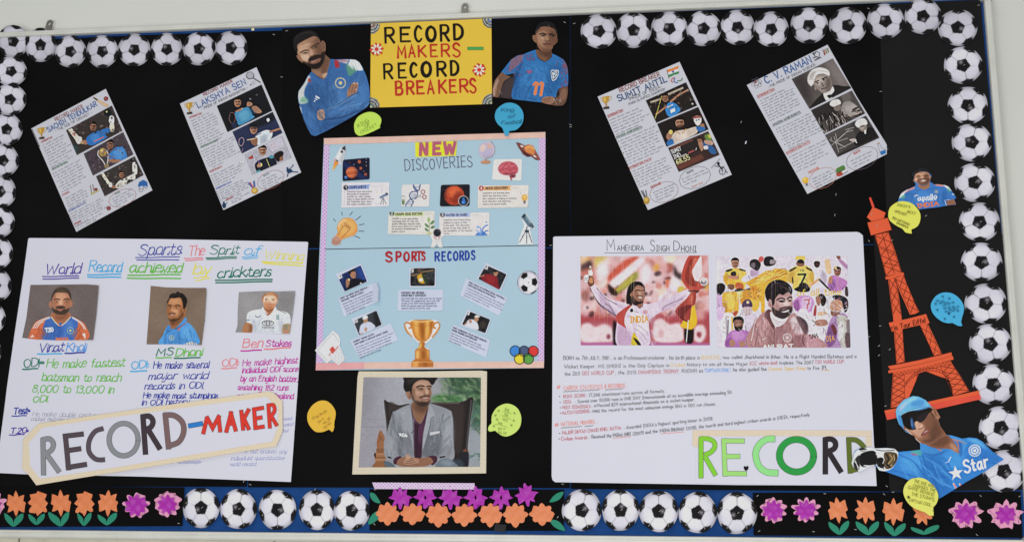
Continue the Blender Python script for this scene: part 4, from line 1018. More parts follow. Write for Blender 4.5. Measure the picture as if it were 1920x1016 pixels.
minip('172,213 380,127 438,272 238,357', '186,230 374,141 426,272 244,352', CC, '#1d2c58', """
n .12 5 1
s #2c4a94 10 .8 340,160 380,170 420,260 380,250
s #16171f 2 1 262,330 285,270 315,245 350,250 400,262 410,285 250,350
s #a87a60 1 1 285,205 300,180 325,185 335,215 328,245 300,242
s #1d1715 2 1 278,205 285,180 310,170 332,182 322,190 298,195 290,215
e #8a6350 2 1 322,222,10,6
s #9c7058 1 1 255,262 278,250 285,275 275,310 258,320
e #d8c07a 1 1 280,257,9,9
e #cfd0d4 0 1 376,287,7,7""", '1', '186,222 215,208 228,240 198,256')
slip('192,402 505,277 522,330 518,435 430,470 240,556', CC, ['MOST OLYMPIC GOLD MEDALS -', 'MICHAEL PHELPS (USA)'], ['Michael Phelps is the most decorated Olympian in', 'history. He has won a total of 28 gold medals in', 'Olympic Games. His incredible swimming speed', 'skill and determination have made him a legend', 'in the world of swimming.'], (210, 416), (1, -.42), (9, 20.5), 250, 300, lambda X, Y: .011*np.clip((X-693)/18, 0, 1)**2)
minip('728,147 906,147 903,277 729,277', '737,152 897,150 895,268 735,268', TB, '#2a2a2c', """
n .22 5 2
n .1 2 3
l #8a6a4c 8 1 1 745,200 790,190
l #8a6a4c 8 1 1 800,180 885,165
s #5a4234 1 1 780,158 795,155 800,172 786,178
f #c79a34 1 1 778,205 800,188 825,192 845,245 815,255 788,240
f #d8d6cc 0 1 790,222 815,215 820,235 796,240
s #2c3c28 1 1 810,195 828,195 848,248 832,250""", '2', '727,148 757,148 757,180 727,180')
slip('656,293 953,293 948,430 652,430', TB, ['FASTEST 100 METERS -', 'USAIN BOLT (JAMAICA)'], ['Usain Bolt holds the world record for the fastest', '100 meters. He completed the race in just 9.58', 'seconds at the 2009 World Championships in', 'Berlin. His amazing speed and charisma have', 'inspired athletes around the world.'], (678, 319), (1, 0), (0, 16.5), 158, 265)
minip('440,122 616,212 560,349 364,250', '438,140 606,216 548,341 377,252', CD, '#26262a', """
n .14 5 4
s #7c2028 2 1 400,235 440,212 490,220 530,240 540,300 545,340 430,280
s #8f2a30 5 .8 450,225 510,240 500,290 450,270
s #a87c60 1 1 500,195 515,182 535,190 535,215 520,232 505,222
s #181414 1 1 498,196 512,178 538,190 530,196 508,200
l #a87c60 9 1 1 388,235 425,225""", '3', '424,128 462,142 450,180 412,165')
slip('278,246 615,408 545,550 228,386', CD, ['MOST GOALS IN INTERNATIONAL FOOTBALL -', 'CRISTIANO RONALDO (PORTUGAL)'], ['Cristiano Ronaldo has scored more than 130 goals', 'in international football matches. His passion,', 'consistency and fitness have made him one of the', 'greatest footballers of all time.'], (300, 284), (1, .47), (-8, 20), 330, 330)
minip('290,500 482,576 441,702 229,626', '296,512 473,580 433,691 246,621', CD, '#1d1d1f', """
n .1 5 6
e #3a332e 6 1 416,622,26,30
s #cfcfdc 1 1 275,610 305,580 345,585 370,610 378,660 330,655 270,632
s #b08468 1 1 345,575 355,558 375,560 380,580 365,600 350,595
s #d9d9de 1 1 345,562 360,545 385,550 386,562 360,562
s #a87c60 1 1 300,590 318,582 325,600 312,612
l #a87c60 9 1 1 262,625 285,605""", '4', '276,502 312,514 302,548 266,535')
slip('175,622 472,746 440,888 130,752', CD, ['MOST WIMBLEDON TITLES (MENS SINGLES) -', 'ROGER FEDERER (SWITZERLAND)'], ['Roger Federer has won the Wimbledon mens singles', 'title 8 times. His elegant style, perfect technique and', 'his personality have made him a tennis icon in', 'tennis competitions.'], (172, 650), (1, .42), (-7, 20), 300, 300)
minip('300,572 503,500 556,626 356,716', '315,592 502,507 546,622 363,708', CC, '#35383c', """
n .06 6 7
s #1b1d20 8 .9 480,515 545,560 540,625 500,640
s #c3c7dc 1 1 370,640 395,610 440,598 475,615 488,650 375,700
s #a98468 1 1 398,580 405,570 428,570 430,595 412,610 398,600
s #d5d5da 1 1 390,565 405,545 428,550 430,570 395,580
s #b08668 1 1 405,655 420,642 428,660 415,680
l #a98468 9 1 1 375,700 390,690""", '5', '310,578 342,566 354,600 322,612')
slip('290,752 616,610 680,745 364,886', CC, ['LONGEST TENNIS MATCH -', 'JOHN ISNER vs NICOLAS MAHUT (2010)'], ['The longest tennis match in history lasted 11 hours', 'and 5 minutes. It was played between John Isner', '(USA) and Nicolas Mahut (France) at Wimbledon', '2010. The match set a new level of endurance,', 'patience and mental strength.'], (316, 768), (1, -.4), (9, 21), 290, 325)
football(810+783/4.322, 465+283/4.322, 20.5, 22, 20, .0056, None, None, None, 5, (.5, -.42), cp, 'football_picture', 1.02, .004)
c, mk = pic('693,520 705,503 745,491 882,489 915,495 933,522 925,560 890,602 846,640 832,652 831,666 860,682 862,745 888,765 886,801 740,801 742,765 765,745 766,690 790,668 795,646 745,602 703,565', TB, '#d9d8dc', """
L #b9783a 11 0 1 745,600 712,565 697,525 712,508 738,520 740,540 728,545
L #b9783a 11 0 1 882,602 915,560 930,525 915,507 892,520 890,540 900,545
L #e0a860 4 1 .9 745,596 716,560 702,525
L #e0a860 4 1 .9 884,596 910,560 926,528
s #c07a32 1 1 744,496 882,494 880,560 862,608 828,634 800,634 766,608 748,560
s #e8b060 8 .95 760,505 785,505 790,590 808,630 780,600 765,560
s #7c4218 9 .75 800,520 822,515 830,600 815,625
s #eab868 7 .9 842,505 858,505 855,580 835,620
s #8a4c1c 6 .7 866,505 880,505 870,590
L #f4d090 6 1 .9 745,498 812,504 882,496
L #9a5a24 3 1 .8 750,525 812,532 878,524
s #a5642a 1 1 795,640 832,640 828,665 845,682 860,690 768,690 790,668
s #eab868 4 .9 800,645 810,645 806,670 785,685
s #b87434 1 1 766,690 862,690 862,745 766,745
s #f0c078 6 .9 775,695 792,695 790,742 775,742
s #7a4418 7 .7 812,695 832,695 832,745 815,745
s #e6b060 5 .8 845,695 856,695 855,742
f #b06a30 0 1 742,766 765,747 862,747 888,766 886,800 740,800
f #e0a058 4 .9 750,768 790,760 785,798 748,798
f #8a4c20 5 .6 820,765 850,765 848,800 818,800
l #f0c890 3 0 .8 742,768 886,766""", 'trophy_picture', .0056); mk()
P_('5,830 150,667 196,705 212,748 205,790 248,893 240,912 196,951 140,905 100,936', CC, '#d6d6d8', """
l #8a8d92 2.5 0 1 28,832 152,690 195,755
l #8a8d92 2.5 0 1 28,832 105,910
f #c64a40 0 1 122,822 150,795 173,830 148,860
L #b5584a 6 0 1 118,870 135,850 170,825 192,795 175,822
l #9a9a9e 2.5 0 1 125,870 150,925
l #9a9a9e 2.5 0 1 190,800 240,890
l #a0a0a4 2 0 1 130,865 205,940
l #a0a0a4 2 0 1 150,850 225,925
l #a0a0a4 2 0 1 168,835 238,905
l #a0a0a4 2 0 1 185,820 160,925
l #a0a0a4 2 0 1 205,840 190,945
l #a0a0a4 2 0 1 225,870 210,940""", 'hoop_picture', .0064)
ink = Ink(CD, .0056)
for x, y, cl in ((675, 835, '#3f7fc8'), (748, 837, '#4a5878'), (821, 837, '#cf3c3a'), (711, 898, '#e4c73e'), (782, 898, '#5d9a48')): ink.poly(disc(x, y, 42, 42, 26), cl)
for x, y in ((675, 835), (748, 837), (821, 837), (711, 898), (782, 898)): ink.stroke(disc(x, y, 41.5, 42, 30), 6.5, '#1f2226', False, .0003, True)
ink.build('ring_emblem', cp)
# ------------------------------------------------------------------ printed figures cut out or framed
def figure(outline, tf, base, prog, h, name, label=None, cat=None, parent=None, res=1.6, group=None, after=None, soft=.35, curl=None, thick=.0006):
    c = Canvas(pts(outline) if isinstance(outline, str) else outline, tf, base, res)
    for i, blk in enumerate(prog.split('CLOTH')):
        if i: c_, blk = blk.split('\n', 1); v = c_.split(); cloth(c, [float(q) for q in v[0].split(',')], v[1], v[2], float(v[3]), i+int(c.W), float(v[4]), float(v[5]))
        c.do(blk)
    if after: after(c)
    c.soften(soft*.6); c.crisp(.022, .5, int(abs(c.x0))); c.mute(.92, 1.02 if tf.y0 > 300 else .93)  # lower gain up high: the dimmer light there, mixed into the print colours
    o = c.build(name, h, parent, PRINT(), thick, .022, curl)
    if label: tag(o, label, cat, group)
    return o
def emblem(c, x, y, r, rim, mid, core, rot=0):
    for i in range(20):
        a = 2*math.pi*i/20; c.ell(x+r*.86*math.cos(a), y+r*.86*math.sin(a), r*.12, r*.12, rim, 0, 0, .95)
    c.ell(x, y, r*.66, r*.66, mid, 0, .5, .8); c.ell(x, y, r*.3, r*.3, core, 0, .5, 1)
def folds(c, col, n, box_, L, w, ang, blur, al, seed):
    r = random.Random(seed)
    for _ in range(n):
        x, y = r.uniform(box_[0], box_[2]), r.uniform(box_[1], box_[3]); a = math.radians(ang+r.uniform(-25, 25)); l = L*r.uniform(.5, 1.2)
        p = np.array([[x, y], [x+.5*l*math.cos(a)+r.uniform(-6, 6), y+.5*l*math.sin(a)+r.uniform(-6, 6)], [x+l*math.cos(a), y+l*math.sin(a)]]); c.line(p, w*r.uniform(.5, 1.3), col, blur*.8, al*1.25 if al < .75 else al, True)
def cloth(c, box_, dark, light, ang, seed, k=1.0, n=1.0):
    """creased fabric at three sizes, each crease a dark valley with a lit ridge beside it"""
    r = random.Random(seed)
    for w, bl, cnt, L, al in ((26, 14, 9, 130, .5), (12, 6, 16, 90, .5), (5, 2.2, 26, 55, .5)):
        for _ in range(int(cnt*n)):
            x, y = r.uniform(box_[0], box_[2]), r.uniform(box_[1], box_[3]); a = math.radians(ang+r.uniform(-32, 32)); l = L*k*r.uniform(.5, 1.2)
            p = np.array([[x, y], [x+.5*l*math.cos(a)+r.uniform(-9, 9)*k, y+.5*l*math.sin(a)+r.uniform(-9, 9)*k], [x+l*math.cos(a), y+l*math.sin(a)]])
            o = np.array([math.sin(a), -math.cos(a)])*w*k*.8
            c.line(p, w*k, dark, bl*k, al*r.uniform(.5, 1.1), True); c.line(p+o, w*k*.8, light, bl*k, al*r.uniform(.3, .9), True)
KT = TF(540, 50, 4.8375)
def k_after(c):
    emblem(c, 478, 516, 52, '#c9c49a', '#4a78b4', '#d6c98a')
    folds(c, '#2c5288', 9, (200, 500, 420, 690), 110, 9, 75, 6, .5, 1); folds(c, '#6f9fd6', 8, (420, 680, 700, 760), 120, 10, -30, 7, .4, 2); folds(c, '#2a4d80', 8, (160, 720, 330, 930), 110, 9, 50, 6, .5, 3); folds(c, '#274a7c', 6, (350, 830, 600, 900), 120, 8, -25, 5, .5, 4)
kp = figure('48,150 52,112 88,70 150,44 208,36 258,60 288,100 303,135 326,134 344,160 346,215 336,250 360,280 386,300 420,303 560,302 616,308 652,332 690,398 716,462 736,540 744,640 740,700 720,732 600,812 480,882 350,952 250,998 214,985 180,930 140,850 124,780 104,720 94,650 100,592 150,520 186,450 218,412 214,382 152,342 134,336 95,305 80,276 85,262 74,238 52,192', KT, '#1c191a', """
s #3b6cab 2 1 218,410 290,470 340,468 388,300 560,302 616,308 660,345 716,462 744,600 740,705 600,812 480,882 250,998 200,965 130,790 94,650 110,570 186,450
s #4b83c4 26 .8 430,560 600,500 720,560 730,680 600,760 400,800
s #2f5a94 22 .8 150,560 260,520 330,600 330,720 250,760 170,690
s #2d568e 18 .7 330,860 480,840 640,760 500,870 300,960
s #4478b8 16 .8 130,760 260,790 270,870 200,930 150,850
CLOTH 200,480,420,740 #244878 #6496cc 75 1 .8
CLOTH 420,420,690,720 #2a5288 #6c9ed6 115 1 .9
CLOTH 130,720,330,960 #23467a #5a8cc6 60 .9 .7
CLOTH 360,700,720,860 #264c82 #6898d0 -30 1 .8
s #cfd2cf 5 1 96,650 100,592 150,520 186,455 205,470 160,560 150,630 180,690 112,705
s #6fae8e 9 .8 110,690 140,640 185,670 178,692
s #a8443f 4 .9 182,500 196,470 214,500 208,512
s #dcdfe0 4 1 440,315 560,303 616,308 655,340 680,400 610,395 540,345
s #5f9f7c 8 .9 528,350 560,350 625,395 600,425 555,450
s #dcdfe0 6 .8 540,345 580,350 600,400 575,380
s #8f4060 7 .7 440,312 520,308 560,325 480,325
s #b03440 3 1 425,312 460,320 468,372 432,376
L #e8ebee 8 2 .95 572,306 600,345 622,404
L #e8ebee 8 2 .95 596,306 630,345 648,400
L #e8ebee 8 2 .95 620,310 655,352 672,398
l #3a68a6 10 4 .8 560,305 540,345
f #e4e6e6 1 1 255,628 294,652 234,692
f #3b6cab 1 1 248,640 282,664 274,668 244,648
f #3b6cab 1 1 240,654 266,674 256,680 238,664
s #8a644e 2 1 214,385 218,412 296,470 336,472 382,320 345,255 240,380
s #6a4838 12 .8 300,300 380,305 350,400 330,460 300,400
s #a67a60 8 .8 230,395 290,420 320,440 310,465 250,430
s #c6a288 4 1 315,440 360,425 340,470 325,472
s #a17458 3 1 78,190 100,160 190,110 240,92 288,110 312,180 336,250 330,310 290,372 250,385 200,360 140,332 112,300 86,240
s #cda284 12 .95 95,190 150,150 200,150 195,230 190,300 140,310 105,250
s #dab59a 8 .9 130,265 185,262 190,300 160,325 130,300
s #6f4c3a 14 .85 245,120 290,115 330,240 320,310 270,300 250,210
s #9c6e54 3 1 80,275 92,262 115,280 135,318 130,335 96,306
s #85604c 3 1 300,138 326,136 344,162 346,215 330,235 312,190
l #5a3c2e 6 3 .8 322,150 332,205
s #1f1b1b 3 1 46,150 52,112 88,70 150,44 208,36 258,60 290,102 306,140 298,150 282,115 240,92 180,112 110,150 86,180 92,225 78,240 54,195
L #3a3231 7 4 .8 70,110 120,75 190,60 250,85
s #2a201d 6 1 136,318 165,330 188,335 200,300 238,270 292,262 316,235 338,240 338,290 318,342 282,385 240,390 200,376 152,348
s #201917 5 .9 190,350 240,345 300,320 320,300 300,365 240,386
s #9b6a56 3 .8 196,318 210,335 250,315 268,298 300,292 290,325 240,345 200,340
s #2c201c 4 1 190,300 232,268 290,264 296,285 240,292 200,322
s #b07a6c 2 1 206,322 235,312 268,302 250,322 222,334
L #6a3c34 3 1 1 204,324 236,316 270,300
L #33261f 10 4 .95 116,242 150,224 184,220
L #33261f 10 4 .95 212,196 240,176 284,158
s #5e4436 5 .8 130,248 160,238 184,238 182,248 150,256
s #4a342a 5 .8 220,203 250,188 276,182 268,194 238,206
e #8a7468 1 .6 150,244,8,4,-15
e #1a1412 1 1 160,243,6,6
e #8a7468 1 .6 240,192,7,4,-25
e #1a1412 1 1 250,188,6,6
L #7a5442 6 4 .8 184,195 194,215 190,240
s #caa08a 6 .9 200,220 222,222 230,260 205,268
L #5a3a2e 5 3 .9 206,275 225,280 250,266
L #6a4a3a 4 3 .6 130,170 180,150 240,140
L #6a4a3a 3 2 .6 165,190 190,175 200,195
s #a67860 2 1 540,590 565,545 590,515 625,512 640,530 632,580 622,604 580,625 540,645
l #5e3e32 4 2 .9 572,525 555,585
l #5e3e32 4 2 .9 598,525 578,600
l #5e3e32 4 2 .9 622,535 602,600
e #d8bba8 2 .9 600,520,9,5
e #d8bba8 2 .9 630,522,8,5
e #d8bba8 2 .9 618,575,8,5,60
s #c0957c 2 1 268,775 300,756 330,765 335,800 332,845 290,852 270,830
l #8a6450 4 3 .8 285,780 290,840
L #22426f 9 5 .8 330,770 440,720 560,640 640,600
L #1f3c66 10 5 .8 335,845 440,835 560,800 700,740
L #88b2de 8 5 .6 340,765 480,705 620,620
L #2a4f86 8 5 .8 390,440 350,520 380,620 410,720
L #2a4f86 6 4 .8 335,470 345,520
l #2a4f86 5 3 .8 220,430 290,485
l #2a4f86 5 3 .8 345,480 410,330
L #d5d8d6 10 4 .8 108,730 125,790 118,740""", .0088, 'player_cutout', 'cutout print of a bearded cricketer with folded arms in a plain blue jersey', 'cutout print', None, 1.6, 'cutout prints of sportsmen', k_after)
CT = TF(915, 35, 5.975)
def c_after(c):
    r = random.Random(3)
    for bx in ((190, 430, 380, 640), (410, 400, 520, 470), (760, 430, 890, 560), (820, 560, 895, 770)):
        for _ in range(34):
            x, y = r.uniform(bx[0], bx[2]), r.uniform(bx[1], bx[3]); a = r.uniform(-.4, .9)
            c.line(np.array([[x, y], [x+16*math.cos(a+1.2), y+16*math.sin(a+1.2)]]), 9, r.choice(['#8c4460', '#a04a5c', '#6a4a74', '#2f5fa0']), 3, .7)
    folds(c, '#1f4f8c', 16, (320, 520, 760, 900), 130, 6, 35, 4, .5, 8); folds(c, '#4f93d4', 14, (330, 560, 720, 900), 130, 6, 30, 4, .4, 9)
    [c.line(pts(p), 34, '#e8854f') for p in ('550,732 528,850', '614,738 594,864')]
    for p in ('535,720 508,750', '598,722 575,750'): c.line(pts(p), 22, '#e8854f')
figure('500,205 520,195 545,200 530,180 545,100 580,62 640,42 690,44 740,70 775,130 778,180 775,230 785,240 780,275 755,300 735,310 715,370 720,402 770,425 850,470 880,520 900,590 902,700 895,850 880,930 845,978 780,985 690,972 600,945 480,932 280,908 55,882 52,800 75,700 150,610 260,470 330,425 400,412 460,385 540,358 548,290 520,270 500,235', CT, '#151314', """
s #45393b 20 1 180,700 300,660 310,760 290,900 130,890
s #3b3034 14 1 790,720 830,700 790,860 740,860
s #2f74b8 2 1 535,360 560,450 640,492 715,440 715,400 790,430 860,480 895,590 890,770 800,790 770,840 740,950 600,945 280,906 310,700 330,620 180,640 150,610 260,470 330,425 460,385
s #3f88cc 26 .7 380,560 560,520 680,620 640,760 420,800
s #235c9c 24 .7 700,560 820,560 780,760 700,900 640,800
s #24599a 14 .8 300,640 350,600 340,760 310,900 285,905
CLOTH 330,520,560,900 #1c4a86 #559ad8 120 1 .9
CLOTH 540,480,760,900 #1c4a86 #4f94d4 60 1 .9
s #8a6478 7 .9 262,470 330,428 400,415 370,500 300,560 230,600
s #7c5a72 8 .9 840,480 880,520 895,600 870,640 850,560
s #1f4a84 9 .7 300,640 370,510 395,500 340,640
s #7c5844 3 1 50,880 55,790 80,700 152,612 200,640 250,660 180,710 150,790 120,885
s #a8806a 6 .9 60,860 62,780 90,700 120,670 105,760 85,870
L #d8cdc8 6 4 .7 68,870 72,790 120,700
s #6b4a3a 3 1 805,790 890,770 895,850 880,930 845,978 780,985 690,972 610,945 612,905 680,880 760,890 800,860
s #8c6450 7 .9 830,800 880,800 870,900 800,930
s #9c7058 2 1 608,900 660,880 730,885 745,930 700,965 608,945
l #55382c 4 2 .9 615,920 700,905
l #55382c 4 2 .9 620,942 700,930
L #c8bcb8 5 3 .8 735,905 760,940 770,970
L #b8aca8 5 3 .8 760,910 800,925 830,945
L #c8bcb8 4 3 .7 815,905 800,960
s #7a543e 2 1 545,360 560,440 640,488 705,445 712,370 640,390
s #4e3426 12 .9 560,375 640,395 712,370 690,440 620,420
s #5a3c2c 8 .8 690,390 714,370 708,440 660,480
s #8a5e46 2 1 535,190 548,120 600,100 700,105 770,150 775,230 755,290 715,355 660,385 600,370 555,310
s #b08468 14 .9 550,190 640,150 650,240 640,330 570,290
s #6c4836 14 .8 700,140 770,160 765,260 720,330 690,260
s #8c6048 2 1 500,205 520,196 545,205 548,280 520,270 500,238
s #6a4634 2 1 765,240 785,238 780,275 755,298
s #19171a 4 1 540,150 548,100 580,62 640,42 690,44 740,70 775,130 776,185 755,140 715,115 650,100 590,110
s #2f292a 6 .8 535,190 545,130 590,112 560,150
s #2b2323 6 .7 756,145 778,150 776,200
l #b9a59a 3 2 .8 676,80 692,104
L #1f1715 14 3 1 582,186 615,176 652,192
L #1f1715 14 3 1 690,190 725,184 755,200
s #3a2822 5 .9 592,198 620,190 650,200 620,212
s #35241e 5 .9 695,202 725,196 750,208 720,216
e #9a8070 1 .6 608,202,6,4
e #120e0d 1 1 620,202,7,6
e #9a8070 1 .6 708,207,6,4
e #120e0d 1 1 720,206,7,6
L #c8a48e 5 3 .7 578,180 610,168
L #c8a48e 4 3 .6 730,180 758,196
s #b08468 6 .9 650,205 672,210 680,250 650,255
L #3e281e 6 3 .9 640,258 665,266 695,260
s #5e3e30 6 .8 625,285 690,285 700,300 620,300
L #5c3028 6 2 1 618,304 650,298 695,305
s #8a5848 3 .9 622,308 655,306 692,310 655,326
s #54382a 10 .7 600,345 660,360 715,340 660,385
s #d4a88e 5 .7 598,225 625,225 615,250
s #e0e2e0 1 1 708,588 745,584 792,590 788,640 765,685 726,706 708,650
s #2b4c7c 1 1 716,598 784,598 780,640 760,675 728,695 716,650
s #d6d8d6 1 1 722,604 778,604 774,640 755,668 730,684 722,650
L #4a4640 6 1 1 740,680 750,640 780,615
l #3a3a44 6 1 1 722,607 760,612
s #b04a6a 4 .9 432,602 465,585 498,600 465,625
e #3f88cc 1 .9 465,604,8,6
L #2a66a6 5 3 .8 560,450 640,498 716,445
l #d5cdc8 3 0 .7 130,815 155,848""", .0072, 'player_cutout', 'cutout print of a footballer in a blue shirt numbered 11', 'cutout print', None, 1.6, 'cutout prints of sportsmen', c_after)
DT = TF(1590, 730, 4.619)
def d_after(c):
    emblem(c, 1094, 528, 56, '#e8e6e0', '#9fc4e4', '#f0efe8'); c.ell(1094, 528, 32, 32, '#e0e6ea', 0, 1); c.ell(1094, 528, 22, 22, '#3f86cc', 0, 1); c.ell(1094, 528, 14, 14, '#f0ece0', 0, 1)
    folds(c, '#1f5fae', 18, (560, 560, 900, 840), 150, 11, 48, 7, .5, 5); folds(c, '#5fb0ee', 16, (450, 560, 900, 820), 150, 10, 45, 7, .4, 6); folds(c, '#2464b0', 8, (1000, 560, 1250, 640), 110, 10, 30, 7, .5, 7)
    c.text('Star', (1012, 722), (1210, 668), 104, 19, '#f2f1f4', .12)
    s_ = []
    for i in range(10):
        a = math.radians(-98+36*i); r = 68 if i % 2 == 0 else 27; s_.append((932+r*math.cos(a), 724+r*math.sin(a)))
    c.fill(np.array(s_), '#f2f1f4', 0, 1, False)
    c.line(pts('912,815 940,862'), 16, '#f0e8ec'); c.line(pts('914,815 944,865'), 9, '#c04a50'); c.line(pts('965,818 985,845'), 15, '#f0e8ec'); c.line(pts('968,818 990,842'), 9, '#c04a50')
figure('412,190 425,150 480,90 560,56 610,62 670,92 716,142 735,150 768,185 798,240 780,262 800,320 852,392 900,398 985,425 1050,415 1110,422 1160,450 1250,540 1346,604 1160,722 1020,800 880,888 788,944 775,880 690,800 520,782 430,748 318,708 270,700 240,660 190,662 150,690 100,718 62,690 28,640 40,590 60,530 100,508 160,500 230,508 330,505 400,512 432,540 540,530 625,520 622,462 588,432 570,400 500,368 462,322 440,300 418,240', DT, '#3f87c6', """
s #2f7cca 3 1 430,545 540,530 625,520 700,470 850,400 985,425 1110,422 1250,540 1346,604 1020,800 788,944 700,800 520,782 318,708 400,650
s #4a9be0 26 .8 450,560 600,560 700,640 620,720 480,700
s #2468b6 26 .8 650,600 760,560 840,700 900,860 800,930 700,780
s #4296e0 24 .8 830,560 960,520 1010,640 900,720 840,680
s #2a70c0 18 .8 1180,480 1250,560 1330,605 1240,640 1150,560
s #66b4ee 10 .7 1020,430 1120,432 1200,520 1080,460
L #1c58a4 10 5 .8 640,560 680,680 760,820 800,930
L #1f5eac 9 5 .8 430,560 560,620 660,740
L #1f5eac 9 5 .7 330,690 470,720 660,790
s #4aa6a4 6 .9 540,535 620,522 640,560 590,570
s #b8568c 5 .9 540,548 590,560 600,572 560,566
s #3a86cc 4 1 625,470 680,490 780,520 860,512 740,560 640,540
s #2a68ae 5 .9 640,540 740,560 860,515 800,560 700,570
s #3f8fd6 4 1 855,396 930,405 1000,440 1030,470 980,560 965,575 930,450
s #2a6ab4 5 .9 935,450 985,470 985,560 968,578
L #d0694c 8 2 .9 900,430 945,455 955,520
L #d0694c 8 2 .9 770,512 805,530
s #d8825c 4 .8 900,425 990,460 1025,468 960,440
s #8a5a44 3 1 680,470 780,440 850,395 905,440 945,500 955,550 880,515 780,510 700,490
s #b5876e 10 .8 880,470 930,480 955,545 900,520
s #64402f 12 .9 700,470 790,400 850,395 880,450 800,500
s #8b5b43 3 1 480,335 520,370 590,432 640,468 720,470 800,420 850,392 800,320 780,262 740,160 690,165 600,190 500,250
s #c4947a 13 .95 520,345 580,330 640,320 660,360 620,420 570,390
s #c79a80 8 .9 585,285 620,280 655,330 610,345 590,330
s #5f3d2d 18 .9 690,220 760,260 820,370 780,420 720,440 690,360
s #7a4f3a 12 .8 660,250 720,230 740,300 700,350
s #9a6a50 3 1 715,150 745,155 772,190 798,240 780,262 745,225
l #4e2f22 7 3 .8 742,170 762,225
L #3a241b 10 5 .8 690,150 715,200 745,240
s #171312 3 1 452,225 520,190 620,180 700,160 730,175 690,215 650,270 590,275 575,300 590,340 540,348 500,330 470,290
s #241d20 5 1 600,240 690,190 680,230 640,280 610,280
s #2a4a7c 3 1 530,262 556,248 580,330 570,342 552,335
s #5f8ac0 4 .7 535,270 548,262 560,310 550,318
s #0f0d0e 4 .9 470,250 530,215 540,330 500,320
s #caa086 3 .9 575,290 600,278 608,345 592,350
s #d4a88c 5 .9 632,302 650,310 645,330 625,325
L #54342a 5 2 .9 606,342 632,338 652,318
s #8a4a44 2 1 630,395 650,365 690,335 708,348 685,385 650,402
s #b8a49c 2 1 648,376 668,360 690,350 678,364
L #4c2824 4 1 .9 632,396 656,366 700,340
s #54382b 8 .7 640,440 720,420 760,380 740,440 690,465
L #e2dcd8 6 2 .8 500,340 560,400 590,430 625,462
s #62aee2 2 1 412,190 425,150 480,90 560,56 610,62 670,92 716,142 700,150 640,158 560,178 500,195 455,225 470,300 455,318 430,270
s #8ac8f0 9 .9 440,160 500,100 570,68 600,90 540,110 470,150
s #4690cc 9 .9 540,120 600,90 660,98 640,140 560,150
s #b8b8e0 8 .7 440,165 500,108 500,135 450,190
s #3f86c4 5 1 430,240 455,225 475,315 455,318
L #a6d6f4 5 2 .9 455,222 520,188 600,168 690,140
L #2f6ca6 4 2 .9 500,190 600,160 716,140
s #cfd2d4 3 1 28,640 45,580 70,530 150,500 240,508 330,505 400,512 432,545 425,600 380,680 310,706 270,700 235,650 150,690 90,716 50,690
s #131313 3 1 92,590 130,545 220,530 250,580 240,650 170,668 110,660
s #2a2a2a 3 1 45,640 60,600 95,570 100,650 90,700 60,690
s #17181a 3 1 95,510 140,505 160,525 110,535
s #d8dadc 2 1 130,655 190,655 235,650 180,672
s #121212 3 1 245,600 300,590 320,640 300,680 255,660
s #5a4a34 2 1 315,545 380,540 425,560 420,620 370,680 320,680 310,600
L #1c1a16 12 2 1 330,560 350,600 330,640 360,670
L #a8884c 9 2 1 360,560 380,600 350,640
L #b8a074 7 2 1 395,570 400,620 370,660
L #23201a 9 2 1 410,570 415,600 385,650
L #e8eaec 6 1 1 240,560 280,575 310,600 300,640
L #e8eaec 6 1 1 60,560 110,530 200,520
L #d8dadc 5 1 1 60,610 80,660 110,690
L #eceef0 5 1 1 45,620 70,640 90,700
L #222426 5 1 1 240,620 280,650 310,690
L #202224 6 2 .9 240,520 300,530 400,525
L #f0f0f0 5 2 1 260,690 310,702 360,690
L #eeeef2 8 1 1 846,632 868,622 888,584""", .0105, 'player_cutout', 'large cutout of a cricketer in light blue cap and dark glasses pointing a gloved hand', 'cutout print', None, 1.6, 'cutout prints of sportsmen', d_after, .3)
RT = TF(1680, 310, 11.29)
def r_after(c):
    c.text('apollo', (462, 752), (862, 700), 92, 24, '#e8e8ee', .0); c.text('TYRES', (560, 775), (850, 735), 36, 11, '#dfe2ee'); c.text('INDIA', (455, 905), (895, 850), 78, 26, '#e0704a')
    emblem(c, 848, 566, 46, '#a9ac9c', '#6f7a80', '#cfd2c8')
